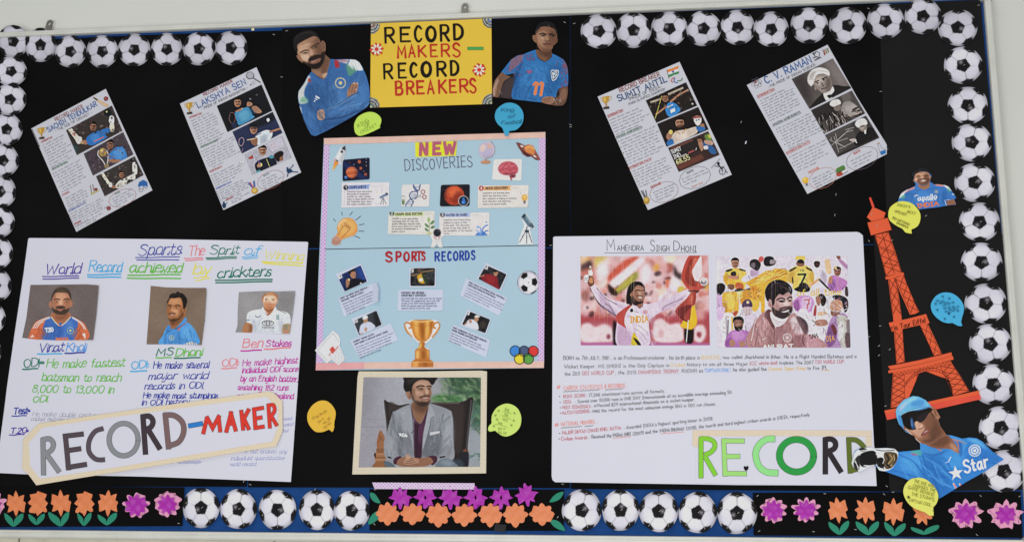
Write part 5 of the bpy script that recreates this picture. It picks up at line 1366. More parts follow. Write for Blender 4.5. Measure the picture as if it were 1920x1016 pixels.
figure('340,215 345,180 400,130 470,95 540,82 620,88 672,120 740,175 742,260 725,300 720,372 760,380 800,412 900,410 1040,430 1110,462 1170,545 1240,640 1270,700 1225,725 1265,820 1255,845 1200,842 1080,858 870,895 640,920 490,940 440,880 300,800 35,780 60,700 100,610 170,555 250,512 390,455 410,420 405,385 370,350 360,310 375,290', RT, '#3a75bb', """
s #3a74bc 4 1 390,455 560,520 720,480 800,412 1110,462 1270,690 1060,745 1080,858 490,940 300,830 30,790 100,610
s #4e8fd6 40 .7 400,620 700,600 800,760 600,860 420,800
s #285a9e 30 .7 200,600 260,560 240,760 200,780
s #2a5ea4 26 .8 1000,520 1060,600 1060,740 1000,850 960,700
CLOTH 200,560,900,860 #24508e #5c9ae0 95 1.8 .7
s #dde0dc 6 1 60,700 100,610 170,555 250,512 240,545 180,600 150,670 90,690
s #4fa184 12 .9 90,690 150,640 200,640 170,700 110,710
s #d98a86 6 1 190,570 280,510 385,465 380,500 270,545 200,590
s #e0887c 5 1 810,412 900,412 1000,432 980,455 860,440
s #dfe4e0 6 1 990,425 1080,440 1120,480 1170,550 1100,520 1040,470
s #4fa184 14 .9 1075,500 1120,510 1150,560 1110,570
f #8b5f49 3 1 1060,760 1215,722 1262,820 1250,842 1190,838 1080,858
L #e4e6ea 9 3 1 1025,745 1060,850
L #e4e6ea 6 2 1 1055,738 1130,738
s #ccd0d6 3 .9 1175,620 1210,610 1225,630 1190,635
s #976a50 4 1 460,400 540,430 640,420 715,370 720,440 680,490 600,520 520,500 470,450
s #6f4a38 14 .9 500,400 600,420 700,380 640,430 540,440
s #3d77be 4 1 395,455 405,410 440,440 500,520 440,550 400,510
s #3d77be 4 1 722,376 765,382 810,415 800,480 740,500 660,525 700,470
L #28568f 9 4 .9 410,505 450,545 510,520
L #28568f 9 4 .9 655,530 740,500 805,480
s #a6765a 4 1 380,290 390,210 440,170 540,150 640,150 690,180 720,260 715,330 670,390 590,410 500,400 420,370 390,330
s #c29174 22 .9 420,200 540,160 600,200 560,290 440,300
s #e0c0a8 10 .8 395,290 430,280 440,330 400,330
s #e0c0a8 8 .7 690,250 712,260 708,300
s #7d5240 18 .8 620,180 700,220 690,320 620,300
s #5a3a2c 10 .9 470,300 560,280 690,280 710,330 660,395 580,412 500,395 450,350
s #a87a62 8 .8 480,330 560,310 650,320 600,370 520,375
s #dccfc6 3 1 520,328 570,318 620,322 575,345
L #5a332a 6 3 1 510,330 570,312 630,322
L #3c261e 16 7 .9 425,245 470,232 510,245
L #3c261e 16 7 .9 570,235 620,222 670,235
e #3a2620 5 .9 470,265,26,10
e #3a2620 5 .9 622,255,26,10
s #c4957a 8 .9 530,240 560,240 565,290 530,290
s #272321 6 1 340,215 350,180 400,130 470,95 540,82 620,88 672,120 740,175 730,215 700,185 650,150 540,150 430,180 390,225 375,290
L #8a8784 10 5 .8 480,150 540,142 600,150
e #9a6c54 4 1 738,265,14,34
e #9a6c54 4 1 378,325,16,34
f #e6e8ea 1 1 372,664 405,650 390,672
f #e6e8ea 1 1 395,634 430,660 412,668 385,640
f #e6e8ea 1 1 420,620 480,646 456,656 415,630""", .0066, 'player_cutout', 'small cutout print of a smiling cricketer in a blue shirt lettered INDIA', 'cutout print', None, 1.8, 'cutout prints of sportsmen', r_after, .45)

# ------------------------------------------------------------------ three portraits glued on the handwritten poster
V = TF(30, 525, 8.465)
def v_after(c):
    emblem(c, 870, 803, 58, '#8fae8a', '#4a72c0', '#d8cc60'); c.text('T20', (480, 830), (600, 815), 60, 20, '#c8e0f0'); c.text('INDIA', (640, 965), (840, 955), 40, 18, '#d8703c')
    folds(c, '#2f52a0', 8, (480, 700, 900, 930), 120, 9, 80, 8, .5, 2); folds(c, '#a8472c', 8, (260, 720, 420, 930), 100, 9, 70, 8, .5, 3); folds(c, '#a8472c', 6, (960, 720, 1080, 930), 100, 9, 100, 8, .5, 4)
def portrait(o_, tf, *a, **k):
    q = tf(pts(o_)); x0, x1 = q[:, 0].min(), q[:, 0].max(); return figure(o_, tf, *a, parent=lp, soft=.4, curl=lambda X, Y: .005*np.clip((X-x0)/(x1-x0), 0, 1)**4, **k)
portrait('238,80 700,76 1140,74 1322,90 1282,540 1228,950 700,958 330,945 108,918 175,600', V, '#6b5f5c', """
n .05 30 4
s #d06b45 5 1 200,935 300,690 420,620 560,580 880,580 1030,650 1110,720 1118,950 300,950
s #4169b4 4 1 455,960 460,680 570,590 710,740 880,590 990,680 905,960
s #3259a4 18 .7 640,720 720,740 700,950 640,950
s #5584cc 18 .7 760,720 860,640 920,740 860,900 780,900
CLOTH 480,720,900,900 #2a4c94 #5c8ad2 95 1.6 .6
CLOTH 230,720,430,900 #a04426 #e08460 80 1.4 .4
CLOTH 960,720,1090,900 #a04426 #e08460 100 1.4 .4
s #a86a4c 4 1 590,520 850,520 868,600 800,680 715,720 640,680 570,600
s #7f4c36 16 .8 620,560 720,570 840,530 800,610 700,640 640,610
L #e6dfc0 12 3 1 568,590 640,680 690,725
L #e6dfc0 12 3 1 872,590 800,670 735,722
L #3f7c5a 6 3 .8 558,598 630,690 680,735
s #4169b4 3 1 690,690 715,675 740,690 715,720
L #f0e8e4 12 2 1 280,765 330,690 420,630 540,590
L #f0e8e4 10 2 1 310,765 360,695 450,640 550,605
L #f0e8e4 10 2 1 340,760 385,700 440,660
L #f0e8e4 12 2 1 900,590 1010,650 1080,720 1112,785
L #f0e8e4 10 2 1 905,605 1000,665 1060,720 1085,775
f #f0e8e4 2 1 225,910 275,870 300,905
s #e6dcd8 3 .9 1060,860 1095,845 1110,870 1105,935 1080,895
s #b5785a 5 1 585,300 600,230 680,195 800,200 870,260 880,340 860,440 800,520 715,545 640,520 595,440
s #cf9878 24 .9 640,230 720,215 800,240 790,320 650,320
s #d8a486 14 .9 690,320 740,320 745,400 690,400
s #9a6048 22 .7 800,300 870,320 840,440 800,460
s #9a6048 20 .7 595,310 630,330 640,430 605,440
e #ad6e52 5 1 556,392,24,52
e #ad6e52 5 1 888,380,22,48
s #3f332c 8 1 570,330 580,250 620,165 690,125 760,120 830,145 880,220 885,330 862,280 830,210 720,195 640,205 605,260
s #5a4a36 16 .8 640,160 720,135 800,155 830,190 680,185
s #46372e 9 1 582,440 640,470 690,440 740,435 800,465 856,440 840,500 790,545 715,556 640,540 600,500
s #3c302a 7 .95 635,430 690,415 760,415 800,438 760,448 690,445 650,450
s #b06a5c 4 1 655,455 710,465 770,450 730,490 690,490
L #5c332a 5 3 1 650,452 715,462 780,448
L #2f231d 15 6 1 618,318 660,303 705,316
L #2f231d 15 6 1 770,316 815,300 855,314
e #a98b7a 3 .8 658,340,20,6
e #241a16 2 1 660,340,11,9
e #a98b7a 3 .8 812,336,20,6
e #241a16 2 1 812,336,11,9
s #8a563e 8 .7 625,348 690,350 680,365 630,362
s #8a563e 8 .7 780,346 850,342 840,360 785,362
L #7a4632 7 5 .9 690,400 720,412 755,400
s #8e5a42 10 .8 640,215 630,300 615,320 612,260""", .0044, 'portrait_photo', 'portrait of a bearded man in an orange and blue shirt', after=v_after)
MSD = TF(270, 530, 8.131)
def m_after(c):
    folds(c, '#2f6cae', 14, (300, 700, 560, 930), 130, 10, 75, 8, .5, 2); folds(c, '#2f6cae', 10, (560, 660, 790, 900), 130, 10, 70, 8, .45, 3)
    emblem(c, 432, 842, 42, '#c2cdb0', '#4a86b4', '#9fc0a0')
portrait('110,50 200,58 330,72 640,80 948,82 955,120 930,560 882,950 500,940 50,942 78,520', MSD, '#786556', """
n .05 35 5
s #84705e 90 .6 100,200 300,150 350,500 150,700
s #4f96d8 4 1 262,945 300,800 350,690 410,640 480,710 640,540 660,600 720,640 815,780 820,945
s #62a8e4 30 .7 600,700 720,680 790,800 760,900 640,880
s #3a7cc0 22 .7 440,780 540,760 580,900 460,930
CLOTH 320,720,780,920 #2c68a8 #6cb0ec 70 1.6 .8
s #99623e 4 1 400,600 410,700 470,690 560,600 625,520 640,470 560,480
s #6c4028 14 .9 410,600 480,610 580,560 620,510 560,600 440,660
s #4a90d2 4 1 480,710 560,640 630,535 648,550 650,600 560,660
s #2a5c98 6 .9 460,718 560,660 655,610 540,700
L #c05a4c 9 3 1 540,700 600,650 655,605
s #c8604e 4 .9 520,705 560,690 530,750
s #3f80c4 4 1 345,710 400,645 415,720 360,770
L #234f86 10 5 .9 330,800 380,750 445,715
s #a4683f 5 1 365,330 372,270 410,235 560,225 600,300 610,380 590,480 520,560 455,595 410,590 375,530 355,430
s #c68c62 20 .9 400,250 540,240 570,330 480,340 390,330
s #cf9870 14 .85 440,400 540,400 560,470 500,500 430,450
s #80502f 20 .8 545,420 600,400 590,490 530,550
s #8a5636 14 .7 362,350 385,340 385,500 362,440
s #a0663f 4 1 600,400 640,370 652,400 640,460 615,490 600,450
l #5c3822 8 4 .9 625,400 628,445
s #221d1b 6 1 358,330 362,280 385,240 400,190 450,160 480,165 520,135 550,155 600,170 650,230 666,280 650,340 640,380 605,400 595,310 560,230 480,238 410,240 380,290
L #3e3632 12 7 .7 420,210 480,180 560,190
s #4a3022 9 .95 372,530 410,560 460,545 520,545 580,500 600,450 605,495 540,570 460,608 410,595
s #54382a 8 .9 372,475 420,465 480,462 495,478 440,482 385,490
s #9a604a 4 1 395,488 440,482 485,488 460,512 415,512
s #c4ac9c 3 1 412,492 440,488 462,492 448,500 420,500
L #2a1c15 14 5 1 372,352 400,344 428,356
L #2a1c15 14 5 1 480,354 520,344 558,358
e #9c7c66 3 .8 400,376,18,6
e #1a1210 2 1 404,376,10,9
e #9c7c66 3 .8 506,378,20,6
e #1a1210 2 1 500,378,10,9
s #84512f 8 .8 375,390 425,392 410,405
s #84512f 8 .8 480,396 540,394 510,410
s #8a5534 7 .9 420,440 460,452 478,440 450,460 425,458
l #d8a47c 8 5 .8 432,370 426,430
f #e4e4ea 2 1 610,945 660,920 740,895 815,930 815,945
l #222 9 1 1 640,935 655,945
l #222 9 1 1 680,920 695,945
l #222 9 1 1 720,905 730,945
l #222 9 1 1 750,900 768,940
l #222 9 1 1 780,915 795,945
e #b8a898 3 .6 205,572,6,6""", .0044, 'portrait_photo', 'portrait of a dark-haired man in a sky blue polo shirt', after=m_after)
BS = TF(435, 540, 11.288)
def b_after(c):
    for rx, ry in ((124, 52), (40, 50)): c.line(disc(768, 746, rx, ry, 30), 12, '#2e3138', 1, 1, False, True)
    c.line(disc(768, 722, 84, 24, 30), 10, '#2e3138', 1, 1, False, True); c.text('TOYOTA', (642, 860), (893, 860), 40, 8, '#2a2c34')
    c.line(smooth(pts('505,590 540,622 575,615 612,588'), False), 15, '#3a5a84', 2); folds(c, '#a4a8b4', 14, (460, 560, 1060, 930), 150, 12, 80, 10, .5, 2)
    for y in (580, 615, 650): c.line(pts(f'945,{y} 1003,{y+4}'), 16, '#5f8c8a', 3, .9)
    for x in (960, 985): c.line(pts(f'{x},575 {x+6},668'), 10, '#4f7c80', 3, .8)
portrait('152,92 430,78 700,66 960,78 1340,66 1290,500 1225,965 900,968 480,950 82,938 125,800 130,500', BS, '#8b8889', """
n .04 40 6
s #9a9798 100 .7 200,200 500,150 520,450 250,500
s #787476 80 .6 1000,150 1300,120 1280,500 1050,450
s #ccd0d8 5 1 330,740 325,580 400,490 640,440 660,400 750,560 900,400 940,460 1150,510 1235,590 1232,770 1080,780 1060,965 450,950 440,780
s #dfe2e8 40 .7 500,520 700,600 900,540 1000,700 700,680 520,650
s #a9adba 26 .8 440,700 500,700 520,940 450,945
s #b2b6c2 24 .7 1040,640 1090,760 1060,960 1000,900
CLOTH 460,540,1060,920 #a2a8b6 #e6eaf0 90 2 .8
s #a9734f 5 1 285,745 430,780 420,945 230,945
s #7c4f36 18 .8 380,780 430,790 420,940 370,930
s #a88868 8 .9 1085,785 1235,768 1220,960 1075,965
s #70806c 10 .6 1120,800 1180,790 1170,900 1120,920
s #c07a64 14 .6 1110,880 1190,880 1180,960 1110,960
s #b0744f 5 1 670,400 740,440 850,440 900,390 890,480 850,530 770,560 720,520
s #8a5334 18 .9 690,410 780,450 890,400 840,500 760,500
s #d4d7de 4 1 640,460 660,400 700,470 760,550 740,580 680,510
s #d4d7de 4 1 925,395 950,460 900,520 780,575 850,520 890,460
s #8c4438 4 1 705,520 760,560 840,530 780,580 745,575
s #d8a888 6 1 665,250 690,180 800,150 930,170 960,260 940,340 880,420 780,440 700,400 670,330
s #e8c4aa 26 .9 720,190 820,170 900,220 840,280 730,270
s #c48c68 22 .8 690,290 760,300 760,400 700,390
s #c47f58 14 .9 690,340 760,350 850,340 930,340 890,420 780,445 710,410
s #b87048 10 .9 740,400 860,390 840,440 770,445
s #b5622f 12 .8 650,200 665,170 720,120 800,105 880,100 950,140 985,200 960,240 930,170 850,150 740,150 690,200 668,250
s #cf9460 12 .8 740,120 830,105 920,135 850,145 760,145
e #b87a5c 6 1 650,265,20,42
e #d0a084 6 1 958,275,14,40
s #f4e4d6 5 .9 690,200 715,180 700,270 680,280
L #9a6444 12 6 .9 700,232 740,226 770,240
L #9a6444 12 6 .9 840,240 880,230 915,240
e #4a3a38 4 1 732,256,22,9
e #4a3a38 4 1 876,256,22,9
s #e0b094 8 .9 790,240 820,240 825,300 785,300
L #94583c 8 5 .9 775,305 805,312 835,302
L #8c4a3c 8 4 1 750,342 800,336 860,342
s #c07c68 5 .9 760,346 800,342 855,346 805,360
l #4a5060 16 6 .8 300,680 380,680
l #3c4048 9 3 .9 1000,470 1150,540""", .0044, 'portrait_photo', 'portrait of a red-haired man in a white sports shirt', after=b_after)

# ------------------------------------------------------------------ framed seated man
ST = TF(660, 690, 4.958)
c = Canvas(pts('65,30 640,31 1205,24 1257,32 1252,500 1247,976 600,982 5,986 30,520 54,80'), ST, '#d3cab8', 1.3); dots(c, 5, 26, 1260, 986, 26, 4.6, '#a8956f', .85)
fr = tag(c.build('framed_photo', .0046, None, MATTE(), .0008, .015), 'cream framed photo of a smiling man in a grey suit in a leather chair', 'photo')
def s_after(c):
    r = random.Random(5)
    for _ in range(150):
        x = r.uniform(830, 1200); y = r.uniform(90, 330) if x < 1120 else r.uniform(90, 570); a = r.uniform(.2, 1.4)
        c.line(np.array([[x, y], [x+60*math.cos(a), y+60*math.sin(a)]]), r.uniform(8, 20), r.choice(['#3d6a48', '#557f50', '#2c4a38', '#88a878', '#a8c090', '#24382c']), 7, .5)
    for _ in range(26):
        x, y = r.uniform(760, 1000), r.uniform(250, 312); c.line(np.array([[x, y], [x+50, y+r.uniform(-16, 16)]]), 12, r.choice(['#4f8a4c', '#74a868', '#3a6840']), 5, .6)
    for _ in range(22):
        x, y = r.uniform(1100, 1180), r.uniform(400, 580); c.line(np.array([[x+50, y-60], [x, y]]), 9, r.choice(['#3c6a5c', '#588874', '#2f5548']), 4, .6)
    for _ in range(16):
        x, y = r.uniform(1085, 1185), r.uniform(790, 850); c.line(np.array([[x, y], [x+30, y+r.uniform(-14, 14)]]), 8, r.choice(['#3a5a50', '#50786a']), 4, .6)
s_prog1 = """
s #a9a8b2 60 1 110,85 480,85 480,500 300,560 100,560
s #b9bac4 70 .8 350,100 520,100 500,300 380,320
s #8f8b94 60 .8 90,90 200,90 150,500 80,520
l #908d98 5 3 .8 90,475 330,478
l #85828c 7 3 .9 88,545 330,548
s #a6a2ac 50 .9 70,560 320,560 300,900 60,920
s #a8a7ae 40 1 770,85 900,85 900,240 760,250
s #3c5a44 40 1 850,85 1205,85 1200,560 1120,560 1090,300 960,240
s #5f8a54 14 1 750,260 870,240 960,270 1010,310 860,320 750,310
s #a0a8b0 25 1 1100,590 1200,600 1195,915 1080,915
"""
s_prog2 = """
s #2c2524 3 1 300,305 330,310 380,335 450,345 540,335 560,420 400,470 345,590 330,612 318,480
s #3f3634 7 .9 345,320 440,350 530,345 450,400 370,400 350,500
L #54504e 9 3 .9 306,312 322,450 335,600
s #2b2423 3 1 725,325 860,318 1000,318 1060,300 1100,275 1128,290 1100,500 1075,760 1080,912 1030,912 940,850 930,440 800,380
s #3d3230 10 .9 760,335 1000,335 1040,330 1030,600 1000,800 940,700 950,450 850,390
L #1c1718 8 3 1 1085,300 1060,500 1040,740
L #6a6a70 10 4 .8 1112,300 1088,520 1066,740
l #8a8078 3 0 .8 740,330 1000,330
s #7a4a34 4 .9 1030,770 1060,745 1084,775 1050,785
s #22202a 6 1 1000,790 1040,780 1085,785 1078,912 1030,912
s #36414c 8 1 930,850 1010,850 1040,912 950,912
s #9a643e 3 1 195,918 215,880 235,860 330,870 345,918
s #a8714a 3 1 220,860 225,780 300,775 312,860
s #93603c 3 1 235,780 235,740 300,738 296,780
s #a46c48 3 1 240,740 232,690 245,620 268,575 292,610 308,650 300,690 296,740
l #7a4a2c 6 3 .8 255,620 290,680
l #7a4a2c 6 3 .8 245,690 270,640
l #c8946c 6 3 .8 222,800 310,800
l #c8946c 7 3 .8 215,850 320,850
l #6a4028 5 2 .9 218,830 312,830
s #3c2c2a 3 .9 205,800 222,785 225,830 210,820
s #979aa2 4 1 400,400 545,335 560,420 580,560 600,840 640,840 660,700 700,450 715,330 760,335 900,385 935,440 945,700 955,790 935,850 830,850 780,840 720,815 640,820 500,805 430,820 380,880 330,850 300,780 320,620 380,410
s #b0b4bc 22 .8 420,420 540,380 560,520 560,600 450,580
s #70747c 24 .8 420,440 470,560 460,700 440,780 400,640
s #aeb2ba 18 .8 850,430 930,460 935,700 860,700 830,560
s #696c74 16 .9 680,640 820,600 830,720 800,820 660,820
s #7b7e86 14 .8 430,600 540,640 570,820 480,800
s #55595f 10 .9 440,600 470,700 460,790 500,800 440,800
s #a8abb4 20 .7 320,640 400,640 410,780 330,800
L #4e5258 8 4 .8 380,420 400,560 440,640
L #4e5258 8 5 .8 850,430 820,560 830,640
s #a2a6ae 5 1 545,340 560,420 575,600 580,760 540,620 490,520 480,460
s #aaaeb6 5 1 715,335 760,400 770,450 740,480 720,560 650,800 655,640 690,480
L #54575e 5 3 .9 548,345 562,450 578,700
L #54575e 5 3 .9 765,450 735,475 722,560 655,790
s #4f3044 3 1 550,360 570,480 610,520 650,500 700,370 712,345 690,480 660,620 640,840 582,830 580,560
s #3a1e30 10 .9 585,500 640,540 645,830 590,830
s #5f3454 8 .8 620,540 670,520 655,640 640,700 615,660
s #5a2f4c 5 1 550,360 580,450 612,520 575,480
s #5a2f4c 5 1 700,370 690,440 650,510 680,470
l #241520 5 2 .9 612,530 600,830
s #96694f 4 1 560,320 700,350 690,400 650,500 610,500 575,440
s #6b4634 16 .9 570,340 700,355 670,420 600,400
s #b0836a 3 1 556,185 575,140 640,105 705,115 736,150 740,172 736,205 744,236 732,255 728,300 700,352 655,364 610,345 572,300 552,245
s #cda088 14 .95 590,135 650,118 710,130 725,165 690,180 640,165 600,175
s #d2a58c 10 .9 590,205 640,215 668,250 640,262 600,250 575,225
s #dbb098 6 .9 682,185 702,190 712,235 698,242 684,225
s #8a604a 9 .8 556,190 580,195 588,240 575,280 556,250
s #8f664f 6 .7 722,200 738,205 738,250 722,258
s #a9785e 3 1 500,232 515,215 546,222 552,272 536,292 516,272
s #c09076 4 .8 508,235 520,225 530,240 525,260
l #6a4430 5 4 .8 522,232 540,275
s #1d1918 4 1 480,172 486,120 500,84 778,84 778,118 760,150 744,156 735,148 706,116 640,108 592,130 568,160 558,200 556,245 545,240 540,216 505,220 490,205
s #3a322f 9 .8 510,110 600,92 660,92 610,112 540,150
L #3a3230 5 3 .7 690,90 740,105 765,130
s #382720 9 .9 550,238 566,262 590,302 622,318 650,308 700,312 730,290 728,315 702,352 656,366 610,348 572,305 552,265
s #3d2b23 6 .6 600,300 650,318 700,318 680,350 620,340
s #46322a 5 .9 628,272 650,258 690,252 730,256 728,266 690,262 655,270 636,284
s #a06c5a 3 .95 636,282 680,266 726,268 716,296 690,306 656,302
s #c2ada2 2 1 656,282 684,274 714,275 704,281 684,285 666,285
L #6a3a34 3 2 .9 634,280 680,266 728,268
s #c08a78 3 .8 660,300 690,300 708,294 690,308
L #221814 11 3 .95 603,178 632,164 672,168
L #221814 10 3 .95 698,172 720,166 740,172
s #5e4232 4 .9 612,190 642,182 668,194 642,202
s #5e4232 4 .9 700,190 718,183 736,190 718,200
e #a08c80 1 .8 634,193,7,4
e #a08c80 1 .8 652,192,5,4
e #1a1210 1 1 644,192,7,6
e #a08c80 1 .8 712,192,5,4
e #1a1210 1 1 721,191,7,6
L #6a4634 4 3 .7 612,206 642,210 664,202
L #5e3c2c 5 3 .9 672,246 696,252 724,244
L #7d543f 4 4 .7 640,226 630,248 622,268
L #8a604a 4 4 .6 690,180 680,215 672,238
s #4c2438 3 1 385,870 400,835 450,815 460,840 430,890 395,890
s #4c2438 3 1 710,820 780,815 792,860 750,900 720,870
s #9c6c52 3 1 420,895 430,850 480,825 560,830 640,835 720,825 755,870 700,905 600,915 480,912
s #bc8c70 6 .9 480,880 500,830 520,800 550,830 610,840 620,880 540,905
s #c89a80 4 .9 500,810 520,800 548,830 530,850 505,835
l #5e3c2c 4 2 .9 500,870 580,850
l #5e3c2c 4 2 .9 490,888 590,872
l #5e3c2c 4 2 .9 500,905 610,888
l #5e3c2c 4 2 .8 530,850 560,835
s #6f7c8a 5 1 780,918 820,850 900,840 960,880 975,918
s #93a0ac 12 .8 820,870 890,850 940,890 880,910
s #5f6c7a 5 1 300,860 370,880 400,918 320,918
l #e4e2e6 14 2 .9 440,610 512,630
l #a9a9b2 5 1 .9 455,600 465,625
l #a9a9b2 5 1 .9 485,610 480,638
f #d2d0d6 2 1 725,596 815,582 818,602 728,626
l #2a2a30 5 2 1 552,605 575,580
l #2a2a30 14 2 1 340,825 362,832
l #2a2a30 14 2 1 822,828 860,820"""
c = Canvas(pts('110,85 660,87 1200,88 1196,500 1190,915 640,918 64,921 88,500'), ST, '#a3a3ac', 1.6)
c.do(s_prog1); s_after(c); sa, sb = s_prog2.split('s #8e' if 's #8e929a' in s_prog2 else 's #a2a6ae 5 1', 1); c.do(sa)
cloth(c, (330, 420, 540, 800), '#6a6e78', '#bcc0ca', 70, 3, 1.1, .9); cloth(c, (700, 420, 930, 800), '#6a6e78', '#bcc0ca', 110, 4, 1.1, .9); c.do('s #a2a6ae 5 1'+sb)
for x in np.arange(745, 1000, 11): c.ell(x, 326, 3, 3, '#9a8f86', 0, .5, .8)
c.text('ACA', (444, 634), (508, 640), 30, 6, '#eceaf0')
c.soften(.25); c.crisp(.018, .6, 9); c.mute(.92, .88); c.build('photograph', .0054, fr, PRINT(), .0003, .02)
# ------------------------------------------------------------------ white poster, lower right
TD = TF(1030, 440, 2.139); TE = TF(1020, 240, 3.504)
dp = sheet('tribute_poster', pts('1037.5,446 1041,444.5 1300,441 1607,435.2 1612,437 1617.6,442 1622,530 1628,674 1632.6,726 1642.6,910 1380,908.8 1041,903.5 1036,899 1034.5,892 1036,700'), .0036, PAPER)
tag(dp, 'white poster headed MAHENDRA SINGH DHONI with two wide photos, lower right', 'poster')
INKB = '#17151a'
ik = Ink(TE, .0042)
for t, a, b, h in (('M', (415, 808), (466, 805), 70), ('AHENDRA', (482, 808), (655, 808), 34), ('S', (700, 812), (727, 812), 70), ('INGH', (738, 812), (822, 812), 36), ('D', (852, 808), (890, 808), 60), ('HONI', (902, 814), (1000, 814), 36)): ik.text(t, a, b, h, 3.6, INKB)
ik.stroke(pts('397,823 700,823 1003,821'), 2.6, INKB); ik.build('heading', dp)
RD2, YE, BL2, OR = '#b01c2c', '#dcae1c', '#2f8ad0', '#d8581f'
def para_line(ik, segs):
    for t, x0, y0, x1, y1, h, cl in segs: ik.text(t, (x0, y0), (x1, y1), h*.96, 1.5, cl, .06, False, .06)
ik = Ink(TD, .0042)
para_line(ik, [('BORN on 7th JULY, 1981 , is an Professional cricketer , his birth place is', 57, 502, 602, 500, 15, INKB), ('RANCHI', 610, 500, 680, 499, 15, YE), (', now called Jharkhand in Bihar. He is a Right Handed Batsman and a', 686, 498, 1231, 494, 14, INKB),
  ('Wicket Keeper. MS DHONI is the Only Captain in', 60, 536, 480, 530, 14, INKB), ('Cricket', 487, 529, 545, 528, 15, YE), ('history to win all three Major', 553, 527, 795, 524, 13, INKB), ('ICC white-ball', 803, 523, 912, 520, 14, RD2), ('trophies: The 2007', 922, 520, 1058, 518, 13, INKB), ('T20 WORLD CUP.', 1065, 517, 1183, 515, 14, RD2),
  ('the 2011', 62, 565, 122, 563, 14, INKB), ('ODI WORLD CUP', 132, 563, 258, 561, 15, RD2), (', the 2013', 265, 560, 348, 558, 14, INKB), ('CHAMPIONS TROPHY.', 357, 558, 520, 555, 15, RD2), ('KNOWN as', 532, 553, 615, 552, 14, INKB), ('"CAPTAIN COOL"', 623, 551, 725, 549, 14, BL2), (', he also guided the', 728, 548, 870, 545, 14, INKB), ('Chennai Super Kings', 877, 545, 1028, 541, 14, YE), ('to five', 1035, 541, 1082, 540, 14, INKB), ('IPL', 1092, 540, 1114, 540, 14, INKB)])
ik.stroke(pts('1090,545 1124,543'), 2, YE); ik.build('paragraph', dp)
def wavy(ik, a, b, col, n):
    a, b = np.array(a, float), np.array(b, float); t = np.linspace(0, 1, n*4+1)[:, None]; p = a+(b-a)*t; p[:, 1] += 2.2*np.sin(t[:, 0]*n*6.283); ik.stroke(p, 1.6, col)
ik = Ink(TD, .0042)
para_line(ik, [('#', 30, 619, 47, 616, 17, OR), ('CAREER STATISTICS & RECORDS :', 58, 623, 312, 612, 16, OR), ('*', 38, 652, 44, 652, 14, INKB), ('RUNS SCORE', 57, 655, 145, 650, 13, RD2), (': 17,266 intentional runs across all formats.', 150, 650, 462, 632, 12.5, INKB), ('*', 40, 676, 46, 676, 14, INKB),
  ('ODIs', 57, 677, 88, 675, 13, RD2), (': Scored over 10,000 runs in ONE DAY Internationals at an incredible average exceeding 50.', 105, 675, 733, 637, 12.5, INKB), ('*', 42, 697, 48, 697, 14, INKB), ('MOST DISMISSALS', 53, 699, 165, 693, 13, RD2), (': Affected 829 international dismissals as a wicket-keeper.', 170, 692, 582, 666, 12.5, INKB),
  ('*', 42, 719, 48, 719, 14, INKB), ('MATCH FINISHING', 52, 721, 160, 713, 13, RD2), (': Held the record for the most unbeaten innings (84) in ODI run chases.', 165, 713, 667, 684, 12.5, INKB)])
wavy(ik, (58, 629), (120, 626), INKB, 5); wavy(ik, (124, 626), (202, 622), INKB, 5); wavy(ik, (224, 622), (296, 618), INKB, 5); ik.build('records_list', dp)
ik = Ink(TD, .0042)
para_line(ik, [('#', 22, 770, 40, 766, 17, OR), ('NATIONAL HONORS :', 47, 766, 190, 756, 15, OR), ('*', 38, 800, 44, 800, 14, INKB), ('MAJOR DHYAN CHAND KHEL RATNA', 52, 801, 288, 780, 14, RD2), (": Awarded INDIA's highest sporting honor in 2008.", 300, 780, 657, 742, 13, INKB), ('*', 36, 822, 42, 822, 14, INKB), ('Civilian Awards', 48, 825, 152, 818, 14, RD2),
  (': Received the', 162, 817, 248, 811, 13, INKB), ('PADMA SHRI', 256, 810, 326, 805, 13, INKB), ('(2009) and the', 336, 804, 434, 793, 13, INKB), ('PADMA BHUSHAN', 444, 792, 540, 784, 13, INKB), ('(2018), the fourth and third highest civilian awards in INDIA, respectively.', 550, 782, 1045, 726, 13, INKB)])
wavy(ik, (48, 774), (130, 768), INKB, 6); wavy(ik, (142, 768), (176, 765), INKB, 3); ik.stroke(pts('256,815 326,809'), 1.6, OR); ik.stroke(pts('446,798 540,790'), 1.6, OR); ik.build('honours_list', dp)

# ------------------------------------------------------------------ the two wide prints on it
F1 = TF(1080, 475, 5.4923)
pr = sheet('print_sheet', F1(pts('22,24 700,22 1385,18 1400,600 1395,988 700,992 36,992')), .0044, plain('print_border_white', '#cfccd9', .5, .25, .01), dp, .0003)
c = Canvas(pts('48,38 700,32 1362,27 1370,500 1378,947 700,948 50,949'), F1, '#d9aeb0', 1.6); r = random.Random(12)
c.do("""
s #c98a86 30 .9 40,30 300,30 200,200 60,220
s #d8a838 26 .9 48,36 140,40 120,110 50,100
s #3a2a2c 14 .9 60,120 150,80 165,140 100,200 50,180
s #b04a40 26 .8 60,180 170,170 150,260 60,260
s #c8c04a 16 .7 200,40 330,36 230,160 190,120
s #a8434a 20 1 -20,640 400,650 420,760 -20,770
s #a8434a 20 1 800,640 1420,620 1420,960 780,960
s #b0606a 20 1 40,740 400,740 420,960 40,960""")
for i in range(170):
    x, y = r.uniform(50, 1370), r.uniform(40, 640)
    cl = r.choice(['#e8cfd0', '#e6d6da', '#d8a0a0', '#c8746a', '#e0c0c4', '#d88c80', '#caa0a8', '#e8d0b8', '#8a4a44', '#c05848', '#dbb8c8']); s = r.uniform(16, 58); c.ell(x, y, s, s*r.uniform(.8, 1.5), cl, r.uniform(0, 90), r.uniform(9, 22), r.uniform(.5, .95))
